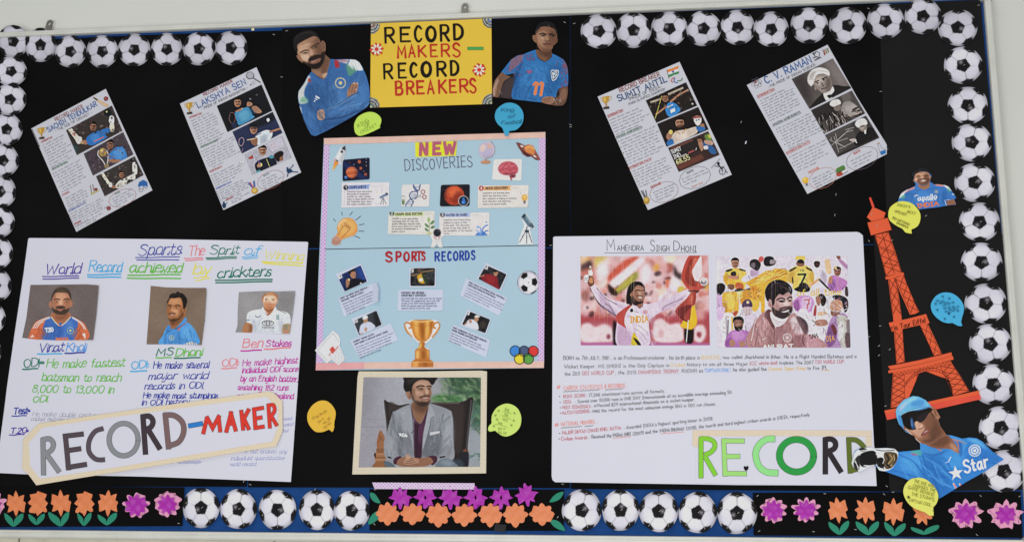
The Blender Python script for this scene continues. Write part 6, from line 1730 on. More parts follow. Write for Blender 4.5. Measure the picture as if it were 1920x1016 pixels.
for i in range(22):
    x, y = r.uniform(50, 1370), r.uniform(150, 660); c.ell(x, y, r.uniform(8, 26), r.uniform(12, 40), r.choice(['#2a1c20', '#4a2a2c', '#3a2024']), r.uniform(0, 90), 9, .75)
for i in range(8): c.ell(r.uniform(60, 1360), r.uniform(40, 500), 26, 40, r.choice(['#e0b840', '#d8a030', '#e08838']), 30, 14, .8)
pa_, pb_ = ("""
s #ead8dc 20 .95 230,110 300,110 330,200 260,300 210,260
s #c8503c 12 .95 340,230 480,90 600,40 640,60 480,190 360,290
s #ead4dc 12 .95 350,300 480,190 640,60 700,90 560,230 400,360
s #8f8a38 9 .95 410,380 520,270 625,190 650,240 560,330 430,420
s #b8a840 8 .8 420,370 530,270 600,220 560,300 440,390
s #221618 10 .9 330,320 420,400 420,440 350,420
s #e8d4dc 24 .95 660,140 760,100 780,260 700,330 650,250
s #e2cdd2 24 .9 1040,60 1130,40 1110,200 1050,180
s #2a1a1e 14 .9 1010,130 1050,200 1090,220 1080,280 1010,230
s #d0603c 10 .9 930,270 965,280 955,350 925,350
s #ecd8de 20 .95 1000,250 1100,330 1060,400 960,360
s #e3ccd0 12 .95 50,760 130,720 200,760 300,730 380,790 390,900 240,920 60,910
s #7a2a38 10 .9 320,840 350,840 350,880 320,880
s #e3ccd0 12 .95 800,720 880,670 960,730 1060,720 1110,800 1080,910 820,910
s #c89aa0 10 .8 860,790 900,800 900,860 850,860
s #e3ccd0 12 .95 1230,750 1310,740 1340,830 1290,920 1220,900 1210,820
s #8a2c38 10 .9 1250,810 1290,820 1280,870 1245,850
s #b060a0 8 .9 60,925 1378,925 1378,950 60,950
s #1c1216 9 .95 385,700 430,760 430,940 385,930
s #140e10 6 .95 1120,770 1205,765 1200,918 1125,910
s #e0b024 5 1 1080,735 1190,560 1215,520 1240,640 1245,720 1190,785 1100,765
s #c8b040 6 .9 1055,350 1110,350 1100,400 1050,410
s #1d1418 3 .95 150,350 190,450 250,545 330,600 415,650 430,620 340,540 250,430
s #d7c3d6 3 1 150,352 205,330 260,400 350,470 540,522 640,560 700,520 770,520 940,468 1142,374 1162,440 1020,545 880,602 790,660 748,720 745,952 430,952 425,690 415,640 300,560 220,490
s #b894b4 10 .8 430,740 520,760 580,860 560,950 435,950
s #e4d6e4 14 .8 560,640 720,620 740,800 640,820 540,720
s #ae90b0 8 .7 230,400 330,500 410,610 380,640 270,520
s #b398b4 8 .7 900,540 1050,470 1140,430 1020,545 890,600
CLOTH
L #4a3a44 6 3 .8 215,360 300,460 420,530
L #3a2c34 6 3 .8 300,520 360,560 400,640
L #5a4650 5 3 .7 890,590 930,540 1100,470
L #5a4650 4 3 .6 600,770 680,830 740,920
L #5a4650 4 3 .6 640,740 720,800 745,840
s #b8463f 3 1 415,645 470,590 555,530 575,540 520,610 500,700 520,770 470,745 428,715
L #e4d8e4 8 1 1 578,545 522,620 505,720 540,800
s #c8b02c 3 1 570,950 590,820 620,850 660,950
s #1e1a1c 3 1 590,870 640,900 672,948 640,948
s #1a1416 4 1 522,520 520,440 542,345 600,296 672,302 706,350 706,400 680,350 630,335 600,390 575,430 580,520 570,540 545,525
s #8f5f4c 3 1 555,430 580,400 622,338 690,350 708,400 706,462 682,510 640,530 600,500 580,460
s #a87862 7 .9 620,350 680,360 690,400 650,430 625,400
s #241618 5 .95 585,440 610,480 650,500 690,490 680,540 640,560 600,540 575,500
s #c89a84 5 .8 645,400 665,400 672,440 650,445
L #140e10 9 2 1 612,390 640,380 662,388
L #140e10 9 2 1 676,388 690,382 704,390
L #2a1818 6 2 .9 628,440 655,435 690,445
s #c8b8b2 1 1 640,455 662,452 680,457 668,466 648,465
s #8a5c4a 3 1 620,540 680,520 690,550 650,575 630,560
f #cdb8cc 2 1 580,530 625,545 655,572 690,550 690,520 705,560 660,590 590,550
s #6a3c30 3 1 140,345 120,300 130,240 165,235 185,290 180,330
s #c88858 3 .9 135,300 150,250 170,260 172,310
s #ddd4d6 2 1 80,260 100,225 130,230 125,290 95,300
l #3a2a2c 4 1 1 85,262 122,258
l #3a2a2c 4 1 1 85,280 122,278
s #e6dcd8 2 1 128,200 140,140 155,135 160,170 176,205 165,235 135,230
s #8a6448 3 .9 130,160 145,150 158,170 140,180
s #b8463a 3 1 1165,28 1288,28 1250,90 1195,180 1215,250 1250,300 1330,315 1270,382 1185,388 1120,330 1085,230
s #8a3028 6 .9 1180,60 1210,120 1175,200 1240,330 1160,330 1120,240
s #d06a58 6 .8 1210,60 1260,60 1215,140 1190,160
s #e0cdd6 3 1 1250,84 1290,36 1292,230 1235,292 1200,195
s #5a2826 3 .9 1150,385 1270,385 1230,420 1200,410
s #a03c34 3 1 1195,400 1236,420 1226,520 1190,560 1168,690 1100,692 1028,620 1042,560 1130,480
s #6a2424 5 .9 1060,570 1130,540 1190,540 1130,620 1100,680 1050,630
s #c05044 5 .8 1160,440 1210,440 1190,520 1140,520
l #1a1012 8 2 .9 1075,660 1160,715
l #e6dede 10 1 1 1156,692 1136,912
e #d8ccd2 1 1 1315,296,42,42
e #6a5a62 3 .6 1315,300,30,30
l #2a2024 7 2 .9 1225,290 1300,312""").split("CLOTH"); c.do(pa_); cloth(c, (520, 560, 780, 930), "#a890ac", "#efe2ee", 60, 5, 1, .9); cloth(c, (230, 390, 420, 590), "#a488a6", "#e8dae6", 50, 6, .9, .6); cloth(c, (850, 470, 1100, 590), "#a890ac", "#eadce8", -30, 7, .9, .6); c.do(pb_)
for i in range(-3, 4): c.line(pts(f'1315,{300} {1315+i*11},{258+abs(i)*3}'), 4, '#e8e0e4')
emblem(c, 714, 606, 24, '#b05a64', '#c88a94', '#b86a70'); c.text('INDIA', (562, 716), (746, 706), 60, 11, '#d29a34'); c.do("s #2a2024 1 1 556,585 580,570 590,600 565,608\nl #8a7a86 6 1 .8 600,600 645,612")
for i in range(70): x = r.uniform(50, 1370); y = r.uniform(40, 500); c.line(np.array([[x, y], [x, y+r.uniform(150, 420)]]), 3, r.choice(['#f0dca0', '#f4e4e8', '#e8b8c0']), 0, .28)
c.soften(.2); c.crisp(.02, .7, 3); c.mute(.92, 1.0); c.build('photograph', .0050, pr, PRINT(), .0003, .03)

F2 = TF(1335, 475, 5.4906)
c = Canvas(pts('40,36 700,30 1390,27 1408,500 1426,970 700,970 54,968 46,500'), F2, '#d3c9d8', 1.7)
def mini(x, y, s, skin, hair='#1c1718', helm=None):
    """small printed head"""
    c.ell(x, y, s*.72, s, skin, 0, 1); c.ell(x+s*.2, y+s*.1, s*.4, s*.7, '#5a3a34', 0, s*.25, .5)
    c.fill(np.array([(x-s*.8, y-s*.1), (x-s*.7, y-s*.8), (x, y-s*1.15), (x+s*.7, y-s*.8), (x+s*.8, y-s*.1), (x+s*.5, y-s*.5), (x-s*.5, y-s*.5)]), helm or hair, 1)
    c.line(np.array([(x-s*.45, y-s*.12), (x-s*.1, y-s*.12)]), s*.16, '#1c1414', 1, .9); c.line(np.array([(x+s*.12, y-s*.12), (x+s*.48, y-s*.12)]), s*.16, '#1c1414', 1, .9); c.line(np.array([(x-s*.25, y+s*.5), (x+s*.25, y+s*.5)]), s*.14, '#4a2824', 1, .9)
c.do("""
s #c4a4c4 10 .8 350,240 480,180 520,300 360,330
s #d9a534 4 1 355,295 470,235 560,180 620,158 770,172 785,230 770,300 660,290 570,330 545,420 540,600 505,604 495,500 400,560 385,470 400,380 380,340
s #e4bc54 10 .8 420,280 560,210 700,200 740,240 600,260 480,320
s #cf7f2c 6 .8 390,360 460,350 490,420 450,480 400,470
s #e0b040 4 1 385,480 480,490 480,560 440,600 390,560""")
for i in range(34):
    x = r.uniform(380, 740); y = 300-(x-380)*.28+r.uniform(-40, 50); c.line(np.array([[x, y], [x+40, y-26], [x+74, y-26]]), 6, r.choice(['#c4622a', '#b8562a', '#e8cc70']), 1, .75, True)
for i in range(14):
    a = r.uniform(0, 6.3); c.line(np.array([[440+20*math.cos(a), 420+25*math.sin(a)], [440+75*math.cos(a), 420+80*math.sin(a)]]), 7, r.choice(['#b8542a', '#e0b850', '#8a3c24']), 1, .7)
c.do("""
s #e0b84c 3 1 115,260 140,190 200,160 290,160 355,205 345,350 300,380 230,360 150,330
s #c08c2c 8 .8 120,250 160,220 180,330 140,320
s #b8502c 5 .9 240,310 310,310 320,370 250,370
s #2c2624 3 .9 140,180 200,162 210,175 160,195
s #2c2624 3 .9 290,160 345,180 330,188 280,172
s #2a2426 4 1 195,200 240,190 245,235 200,240
s #c08064 4 1 170,230 220,235 270,235 260,270 180,262
s #d8cede 3 1 300,270 350,220 400,160 480,170 500,200 420,260 340,300
s #a888a8 6 .8 400,170 480,180 460,230 400,240
s #2b2428 3 1 388,130 395,80 440,62 490,85 500,130 470,180 420,160
s #c85a58 3 1 478,60 500,34 530,45 525,80 490,95
s #8a7a84 4 .7 400,110 440,100 440,150 405,145
s #d6ccd8 3 1 560,150 600,130 640,150 620,175 560,175
s #242024 3 1 530,90 545,45 590,32 630,45 640,70 660,85 640,120 590,135 545,128
s #9a8c92 3 .9 600,70 660,75 650,105 600,110
s #dcb95a 3 1 770,270 790,180 870,130 960,125 1040,180 1070,290 1025,320 1015,290 1010,330 1005,360 840,370 835,300 815,310
s #c49a3c 8 .8 775,270 800,190 850,180 840,300 810,310
s #c49a3c 8 .8 1000,200 1050,210 1060,290 1020,300
s #3a3028 3 1 790,180 850,145 870,150 815,185
s #3a3028 3 1 970,140 1040,178 1020,182 975,160
s #8a5c4a 3 1 870,90 945,90 940,130 880,130
s #e0bc50 3 1 858,70 870,30 905,22 950,30 955,75 905,62
s #2a2220 3 1 880,75 920,62 950,90 930,105 885,100
s #2a2222 3 .9 830,240 838,300 828,310 822,260
s #d8d0dc 3 1 1030,170 1080,150 1150,160 1190,210 1180,330 1060,340 1050,220
s #a898ac 7 .8 1130,180 1180,230 1170,320 1120,300
s #e0b890 3 1 1160,75 1200,62 1215,80 1225,200 1180,200
s #b080a8 3 1 1290,36 1390,120 1390,165 1310,90
s #8a5c4c 2 1 1278,32 1310,28 1325,48 1300,62
s #b878b4 3 1 1190,310 1240,230 1300,240 1390,290 1370,350 1300,400 1220,390
s #9058a0 7 .8 1200,320 1250,260 1270,340 1220,380
s #b47a64 3 1 1205,250 1235,235 1240,300 1200,310
s #ddd3dc 3 1 45,110 70,110 90,260 110,300 50,310
s #241c22 4 1 50,330 100,310 135,340 120,400 60,440
s #c8a4cc 4 1 50,440 110,460 130,560 90,660 55,660
s #d8a83a 3 1 105,430 170,400 250,400 275,470 270,600 230,650 130,640
s #e6c458 8 .8 140,430 220,430 230,560 150,560
s #b07c24 8 .8 110,500 150,520 150,620 120,630
s #d8a83a 3 1 148,320 150,285 190,265 230,280 238,322
s #8a5a44 2 1 165,325 225,325 222,370 180,375
l #3a3028 5 1 1 160,340 230,345
l #3a3028 5 1 1 160,360 228,362
s #3c342e 4 1 235,380 290,360 330,375 390,360 380,385 300,392 240,395
s #c88a30 4 1 300,395 390,380 400,480 340,540 290,500
s #ded6e0 3 1 100,640 225,630 225,790 200,900 110,900
l #6a5a6a 7 3 .8 145,660 150,890
l #4a3a4a 12 3 .8 165,690 160,880
l #d8a83a 16 2 1 205,660 210,790
s #b4503c 3 1 215,620 250,590 265,610 235,650
s #cdbfd2 3 1 310,640 380,620 460,640 470,800 400,840 330,760
s #4f3a58 3 1 315,560 320,500 360,475 400,490 412,550
s #b898a0 3 1 320,560 400,555 405,620 340,640
s #d4b4dc 3 1 55,560 130,560 120,640 70,700
s #c48cc4 4 1 830,500 900,440 1000,440 1050,500 1020,600 900,610 840,560
s #d8bcd8 7 .8 930,460 1020,470 1000,580 930,590
s #8a4a8c 6 .8 840,510 890,480 900,590 850,570
s #221c20 3 1 845,370 890,340 905,310 960,305 1005,350 1000,390 940,400 890,395
s #d8a070 3 1 1000,330 1100,255 1110,270 1010,345
f #2a2226 2 1 1095,275 1110,260 1225,380 1210,388
s #d6cedb 3 1 1030,580 1070,520 1150,510 1220,580 1210,700 1150,760 1060,720
s #a8404a 3 1 1045,600 1060,540 1075,540 1070,635 1045,640
s #d8d0dc 4 1 890,600 960,570 1010,650 1060,720 1100,800 1180,860 1170,960 1050,900 960,760
s #3a3034 6 .9 890,650 960,690 990,760 970,800 930,720
s #a87868 3 1 1060,700 1120,680 1180,690 1180,740 1080,745
s #1c1618 3 1 1090,430 1140,420 1175,470 1160,530 1130,540 1110,480
s #9c6a58 3 1 1068,450 1105,445 1120,490 1100,540 1075,510
s #a884b0 4 1 1170,960 1185,800 1220,680 1290,620 1390,650 1420,960
s #b8b4ac 5 1 1290,640 1390,660 1415,800 1400,960 1330,960 1300,760
s #d8d4d8 6 .8 1320,700 1360,760 1330,900 1290,860
s #7a4a80 7 .9 1190,790 1250,720 1280,860 1240,950 1185,950
s #6a3030 3 .9 1225,750 1260,740 1285,810 1260,840
s #c08868 3 1 1215,560 1230,500 1290,470 1340,510 1340,570 1270,600 1230,590
s #24222a 3 1 1240,440 1310,430 1390,470 1400,560 1370,610 1350,560 1330,490 1260,470
s #8a5c4a 3 1 1225,590 1280,600 1330,590 1290,640 1230,640
L #b8b4b8 7 1 1 1240,440 1195,470 1195,540 1235,590 1320,600 1390,570
L #c8c4c8 5 1 1 1205,470 1260,490 1330,560
L #c8c4c8 5 1 1 1195,520 1260,540 1340,590
L #a8a4a8 5 1 1 1260,450 1240,520 1270,600
s #3a2c30 3 .9 1370,350 1395,350 1400,440 1370,430
s #5a4248 5 .9 1370,830 1420,820 1425,960 1380,965
s #7a6a70 4 .9 1385,700 1420,690 1420,800 1390,810""")
for i in range(150):
    x, y = r.uniform(60, 1400), r.uniform(330, 960)
    if 380 < x < 960 and y > 300: continue
    a = r.uniform(0, 3.1); l = r.uniform(14, 46); c.line(np.array([[x, y], [x+l*.5*math.cos(a)+r.uniform(-6, 6), y+l*.5*math.sin(a)], [x+l*math.cos(a), y+l*math.sin(a)]]), r.uniform(3, 9), r.choice(['#8a6a8c', '#5a4654', '#b89ab8', '#e8e0ea', '#a8708a', '#3a2c34', '#c8a8c4', '#9a5a58']), 1.5, r.uniform(.4, .85), True)
for a in ((237, 105, 52, '#b07e68'), (1080, 105, 44, '#3a2a28', '#1c1718', '#d8d4d8'), (1290, 190, 48, '#a06c5c', '#1c1718', '#2a2228')): mini(*a)
c.ell(1270, 150, 14, 14, '#c8a058'); c.ell(368, 505, 16, 16, '#c8a08c')
for y in (575, 595, 615): c.line(pts(f'320,{y} 415,{y-6}'), 5, '#e0d4dc')
for x in (340, 370, 400): c.line(pts(f'{x},560 {x-4},640'), 4, '#e0d4dc')
c.text('7', (892, 315), (965, 312), 92, 20, '#262024'); c.text('78', (905, 190), (945, 188), 22, 4, '#5a4a30'); c.text('7', (960, 570), (1010, 565), 86, 15, '#c06a80'); c.text('of all time', (880, 440), (1325, 425), 66, 9, '#e0b03c', 0, .9); c.text('e', (262, 462), (310, 460), 100, 13, '#e8cc60', 0, .9); c.text('go', (380, 440), (470, 440), 80, 11, '#e0a83c', 0, .8)
c.text('INDIA', (1090, 640), (1180, 630), 30, 6, '#d8a058'); c.text('DIA', (1180, 905), (1260, 895), 50, 9, '#c88a58')
pa_, pb_ = ("""
s #ab6cae 3 1 135,960 160,840 225,790 330,788 400,835 405,962 270,970
s #c48cc4 9 .8 200,820 300,810 340,860 240,900
s #8a4a90 8 .8 145,900 200,870 210,950 150,955
s #a87868 3 1 180,900 220,890 240,940 190,960
s #a87868 3 1 280,910 330,905 340,955 290,962
s #7c5346 3 1 222,720 230,690 270,680 315,700 320,740 305,785 270,800 240,785 225,750
s #9c7264 6 .9 240,700 290,700 290,740 250,750
s #2b1f1f 4 .95 232,755 265,760 310,750 302,788 268,802 240,788
s #1c1617 3 1 214,720 218,670 250,652 300,655 326,685 322,725 310,700 280,685 235,690
L #1c1416 6 2 1 236,715 262,712
L #1c1416 6 2 1 280,712 306,712
s #b07f80 4 1 385,972 430,720 480,650 580,580 640,640 640,770 800,640 850,615 900,680 950,740 960,830 1060,850 1150,972
s #c89a9a 16 .8 450,740 560,680 600,800 540,920 430,930
s #96686a 16 .8 600,760 660,800 640,960 560,960
s #94686c 14 .8 680,760 800,680 820,780 720,940 660,900
s #d6c4cc 8 .9 800,700 860,650 930,740 940,820 860,830
s #5a4044 8 .9 860,640 930,690 990,790 960,840 900,740
s #c0909a 10 .8 960,850 1060,860 1130,965 960,965
s #8a5c62 10 .8 840,850 960,860 940,960 850,960
L #e4d8de 7 1 1 480,650 440,720 405,900
L #54383c 6 3 .8 430,730 470,800 440,960
L #54383c 7 3 .8 940,840 930,900 960,960
CLOTH
s #6a4246 4 1 540,640 585,575 640,640 645,760 620,770 580,700
s #e0d0d6 3 1 600,650 612,600 700,680 780,650 760,700 700,750 640,740
L #a08c94 4 2 .8 615,670 690,710 750,700
L #a08c94 4 2 .8 620,700 690,735 730,725
l #3a2628 5 2 .9 642,770 636,965
s #a9817f 3 1 575,480 610,450 690,420 790,400 822,440 828,560 800,630 740,672 680,660 630,620 600,560 580,540
s #c9a5a2 12 .9 680,470 800,450 812,530 760,570 690,540
s #e0c0ba 6 .8 740,510 780,490 790,540 750,550
s #33262a 6 .95 610,520 630,560 690,590 800,560 828,550 815,620 745,672 680,662 630,625
s #4a3438 6 .9 690,570 740,550 810,545 815,575 740,570 700,600
s #d0c0c4 2 1 716,602 750,594 792,580 786,597 752,609 728,608
l #a89a9e 3 1 .7 715,608 795,592
s #b08884 3 1 575,490 605,480 620,530 612,560 585,545
l #5a3c3c 6 2 .8 590,500 605,545
s #1d171b 4 1 548,440 550,370 600,300 690,272 780,308 824,368 818,425 790,400 760,410 730,430 690,420 650,470 640,520 620,540 612,490 590,470 575,500
L #4a3e44 8 5 .8 580,370 650,310 740,320
L #6a5c62 4 2 .8 690,330 760,360 800,400
L #1a1416 14 3 1 668,480 710,462 750,474
L #1a1416 14 3 1 775,470 800,452 820,456
s #2a1c1e 3 .95 680,496 715,482 755,494 720,506
s #2a1c1e 3 .95 778,490 800,478 818,486 800,498
L #6a4848 5 3 .9 740,550 770,560 795,545
L #f0e4e4 6 1 1 518,880 530,890 552,866""").split("CLOTH"); c.do(pa_); cloth(c, (440, 660, 620, 950), "#7a5054", "#d4a6a6", 80, 8, 1, 1); cloth(c, (660, 700, 940, 950), "#7a5054", "#d4a6a6", 100, 9, 1, 1); c.do(pb_)
emblem(c, 774, 868, 48, '#d8c4c8', '#b89498', '#c8b0b4'); c.text('ANURAT', (525, 985), (835, 975), 40, 12, '#e6dce2'); c.text('SAH.', (1005, 880), (1095, 860), 40, 8, '#4a3e48')
for i in range(60): x = r.uniform(50, 1400); y = r.uniform(40, 600); c.line(np.array([[x, y], [x, y+r.uniform(120, 360)]]), 2.5, r.choice(['#f0dca0', '#ece2ee', '#e8d060']), 0, .25)
folds(c, '#5a4650', 60, (60, 150, 1400, 940), 60, 5, 70, 2, .45, 4); folds(c, '#efe6f0', 40, (60, 150, 1400, 940), 50, 5, 60, 2, .4, 5)
c.soften(.15); c.crisp(.03, .9, 8); c.mute(.92, 1.0); c.build('photograph', .0044, dp, PRINT(), .0003, .03)

# ------------------------------------------------------------------ RECORD sign
TG = TF(1290, 800, 5.189)
rs = sheet('word_sign', TG(pts('44,34 900,33 1782,37 1786,188 1812,200 1822,380 1833,574 950,560 76,546 70,212 42,180')), .0050, PAPER, None, .0006, 40)
tag(rs, 'white strip sign reading RECORD in green, black and olive block letters', 'sign')
for q in ('44,32 900,32 1784,36 1783,92 900,90 104,90 98,206 41,180', '1724,95 1784,93 1788,190 1722,190'):
    c = Canvas(pts(q), TG, '#d6c8b4', 1.3); dots(c, 40, 34, 1790, 206, 30, 4.5, '#c8a884', .75); c.build('tape_border', .0057, rs, MATTE(), .0003, .015)
ink = Ink(TG, .0056)
block(ink, [pts('126,112 126,496'), smooth(pts('112,118 185,114 250,145 258,200 215,250 158,272'), False), pts('162,282 268,470')], 42, '#80c43a', 3.2)
block(ink, [pts('347,114 360,478'), pts('326,136 548,137'), pts('352,288 504,286'), pts('350,452 568,455')], 42, '#9bd274', 3.2)
block(ink, [smooth(pts('845,117 770,120 700,165 660,240 665,320 700,395 770,440 875,448'), False)], 58, '#8ed686', 3.2)
block(ink, [disc(1054, 280, 166, 158, 44)[list(range(44))+[0, 1]]], 60, '#2e9444', 3.2)
block(ink, [pts('1334,110 1334,460'), smooth(pts('1315,128 1385,118 1430,150 1422,208 1345,246'), False), pts('1368,246 1490,442')], 50, '#302a2e', 2)
block(ink, [pts('1560,106 1576,450'), smooth(pts('1545,124 1640,132 1714,205 1735,290 1692,390 1570,428'), False)], 44, '#5d6a2c', 3.2)
ink.build('lettering', rs)
ink = Ink(TG, .0062); ink.poly(smooth(pts('563,388 575,378 588,390 582,412 562,428 545,410 541,390 552,378')), '#17131a'); ink.build('heart_sticker', rs)

# ------------------------------------------------------------------ the four tilted fact sheets
A4 = plain('fact_sheet_paper', '#c0c0c8', .55, .25, .012, 4, 260, .1)
def squig(ik, n, a, d, step, w, seed, h=10, col='#77777f', bul=None):
    """rows of small writing too fine to read"""
    r = random.Random(seed); a, d, step = np.array(a, float), np.array(d, float), np.array(step, float); d /= np.hypot(*d); m = np.array([d[1], -d[0]])
    for i in range(n):
        L = w*(r.uniform(.8, 1) if i < n-1 else r.uniform(.35, .75)); x = 0; p0 = a+i*step
        if bul and i in bul: ik.poly(disc(*(p0-d*11+m*3), 3.4, 3.4, 8), '#3a3a44')
        while x < L:
            k = r.randint(3, 8); pp = []
            for q in range(k*2): pp.append(p0+d*(x+q*3.1)+m*(h*.52*(q % 2)+r.uniform(-1, 1.4)+(h*.4 if r.random() < .13 else 0)))
            ik.stroke(np.array(pp), 1.7, col, False); x += k*6.2+6
def cloud(ik, cx, cy, rx, ry, rot, col):
    c_, s_ = math.cos(math.radians(rot)), math.sin(math.radians(rot)); t = np.linspace(0, 2*np.pi, 121); m = 1+.045*np.abs(np.sin(t*7)); x, y = rx*np.cos(t)*m, ry*np.sin(t)*m
    ik.stroke(np.stack([cx+c_*x-s_*y, cy+s_*x+c_*y], 1), 2.4, col)
def prints(sh, tf, quads):
    for q, base, prog, fn in quads:
        c = Canvas(pts(q), tf, base, 1.7); c.do(prog)
        if fn: fn(c)
        c.soften(.2); c.crisp(.03, .8, 2); c.mute(.9, 1.0); c.build('photograph', .0042, sh, PRINT(), .0003, .02)
def icon(sh, tf, outline, base, prog, name): P_(outline, tf, base, prog, name, .0041, sh, 1.7, MATTE())
def sheet4(q, tf, label): return tag(sheet('fact_sheet', tf(pts(q)), .0034, A4, None, .0006, 20), label, 'fact sheet', 'tilted fact sheets')
def TROPHY(x, y, s=1):
    mv = lambda q: ' '.join('%.1f,%.1f' % (x+a*s, y+b*s) for a, b in pts(q))
    ops = (('s #b08a38 0 1', '-20,-32 20,-38 16,-8 4,6 -6,8 -18,-6'), ('s #e0c070 2 .9', '-12,-28 -4,-30 -2,-4 -10,-8'), ('L #a88030 4 0 1', '-20,-28 -32,-26 -28,-10 -14,-4'),
           ('L #a88030 4 0 1', '20,-34 33,-36 32,-18 16,-8'), ('f #a07830 0 1', '-4,6 6,4 8,24 -2,26'), ('f #3a2c28 0 1', '-16,30 20,24 23,40 -16,44'))
    return mv('-34,-34 34,-44 36,-22 12,4 10,22 22,26 24,42 -18,46 -18,32 -6,24 -10,8 -32,-14'), '#c0c0c8', '\n'.join(o+' '+mv(q) for o, q in ops)
def crowd(c, cols, n, box_, s, seed):
    r = random.Random(seed)
    for _ in range(n): c.ell(r.uniform(box_[0], box_[2]), r.uniform(box_[1], box_[3]), r.uniform(.5, 1)*s, r.uniform(.6, 1.2)*s, r.choice(cols), r.uniform(0, 90), 1.5, .6)
CR = ['#5a4e4a', '#4a3e3c', '#2a2422', '#6a5a54', '#3a302e', '#7a6a66', '#54483f']
HEAD = lambda x, y, s, skin='#8c5f48', hair='#1c1614': f"""
e {skin} 1 1 {x},{y},{s*.75},{s}
e #6a4432 {s*.2} .7 {x+s*.35},{y+s*.1},{s*.3},{s*.7}
e #a87a60 {s*.2} .8 {x-s*.15},{y-s*.25},{s*.3},{s*.3}
s {hair} 1 1 {x-s*.8},{y-s*.1} {x-s*.75},{y-s*.75} {x},{y-s*1.2} {x+s*.75},{y-s*.8} {x+s*.8},{y-s*.1} {x+s*.5},{y-s*.55} {x-s*.5},{y-s*.5}
l #1c1412 {s*.18} 1 .9 {x-s*.5},{y-s*.12} {x-s*.12},{y-s*.15}
l #1c1412 {s*.18} 1 .9 {x+s*.12},{y-s*.17} {x+s*.5},{y-s*.18}
l #5a2e28 {s*.16} 1 .9 {x-s*.25},{y+s*.48} {x+s*.28},{y+s*.44}"""
# --- first sheet
S = TF(55, 165, 3.696); sh = sheet4('20,287 280,148 535,12 700,370 857,712 600,852 332,1000 170,632', S, 'tilted fact sheet on a cricketer with a bat and ball icon, leftmost of the four')
ik = Ink(S, .0040); ik.text('RECORD MAKER', (190, 235), (378, 140), 23, 3.4, '#7c3a36'); ik.text('SACHIN TENDULKAR', (142, 311), (476, 128), 33, 5.4, '#36598f'); ik.text('~ THE GOD OF CRICKET ~', (190, 310), (438, 183), 15, 2.3, '#55565c'); ik.build('heading', sh)
ik = Ink(S, .0040); d = (.885, -.465)
ik.text('INTRODUCTION', (92, 386), (166, 350), 11, 2.4, '#a04a44'); squig(ik, 10, (99, 410), d, (7.5, 18.5), 168, 1); ik.text('AMAZING RECORDS', (165, 572), (274, 520), 11, 2.4, '#3f6a4a'); squig(ik, 8, (186, 596), d, (9, 18), 205, 2, bul=(0, 1, 3, 5, 7)); ik.text('AWARDS', (235, 753), (286, 729), 11, 2.4, '#a04a44'); squig(ik, 5, (255, 776), d, (7, 17), 172, 3)
ik.text('INTERESTING FACTS', (282, 864), (400, 802), 11, 2.4, '#4a5a9a'); squig(ik, 6, (296, 882), d, (8, 15.5), 240, 4, bul=range(6)); ik.text('MESSAGE', (320, 952), (366, 930), 10, 2.4, '#a04a44'); squig(ik, 2, (332, 968), d, (7, 15), 190, 5); ik.build('body_text', sh)
ik = Ink(S, .0040); cloud(ik, 650, 765, 95, 52, -22, '#9a5a54'); ik.text('QUOTE', (600, 742), (635, 728), 9, 2, '#3f6a5a'); squig(ik, 4, (580, 778), d, (8, 16), 135, 6); ik.stroke(pts('26,292 78,412'), 4, '#2a2a30'); ik.build('quote_bubble', sh)
icon(sh, S, *TROPHY(90, 318), 'trophy_icon')
icon(sh, S, '445,72 455,66 482,86 555,122 552,134 530,136 475,98', '#c8a888', "l #2a2422 9 0 1 448,72 478,90\nf #c8a27c 0 1 480,86 552,124 545,134 474,96\nl #e0c8a8 3 0 .8 486,94 540,126", 'bat_icon'); icon(sh, S, disc(536, 80, 16, 16), '#7a3434', 'l #c8a0a0 3 0 .8 528,70 542,92', 'ball_icon')
icon(sh, S, '755,690 765,655 795,640 822,655 825,690 800,712 775,728 762,715', '#c0c0c8', "s #2f5f9c 0 1 758,688 766,656 796,641 822,658 824,684 790,682\nL #4a4a54 3 0 1 770,690 765,715 785,722 795,690\nl #4a4a54 3 0 1 768,702 795,705\nL #2a4a7a 4 0 1 790,680 815,700 822,685", 'helmet_icon')
icon(sh, S, '425,675 448,668 460,700 482,695 495,712 440,745 428,740', '#c0c0c8', "l #6a4c34 5 0 1 430,680 440,738\nl #6a4c34 5 0 1 446,674 456,728\ne #7a3a34 0 1 468,707,12,12\ns #a8a040 1 .9 428,742 490,710 494,716 440,748", 'stumps_icon'); icon(sh, S, disc(555, 837, 15, 15), '#7a3a36', 'l #c8a0a0 2 0 .8 548,828 560,848', 'ball_icon')
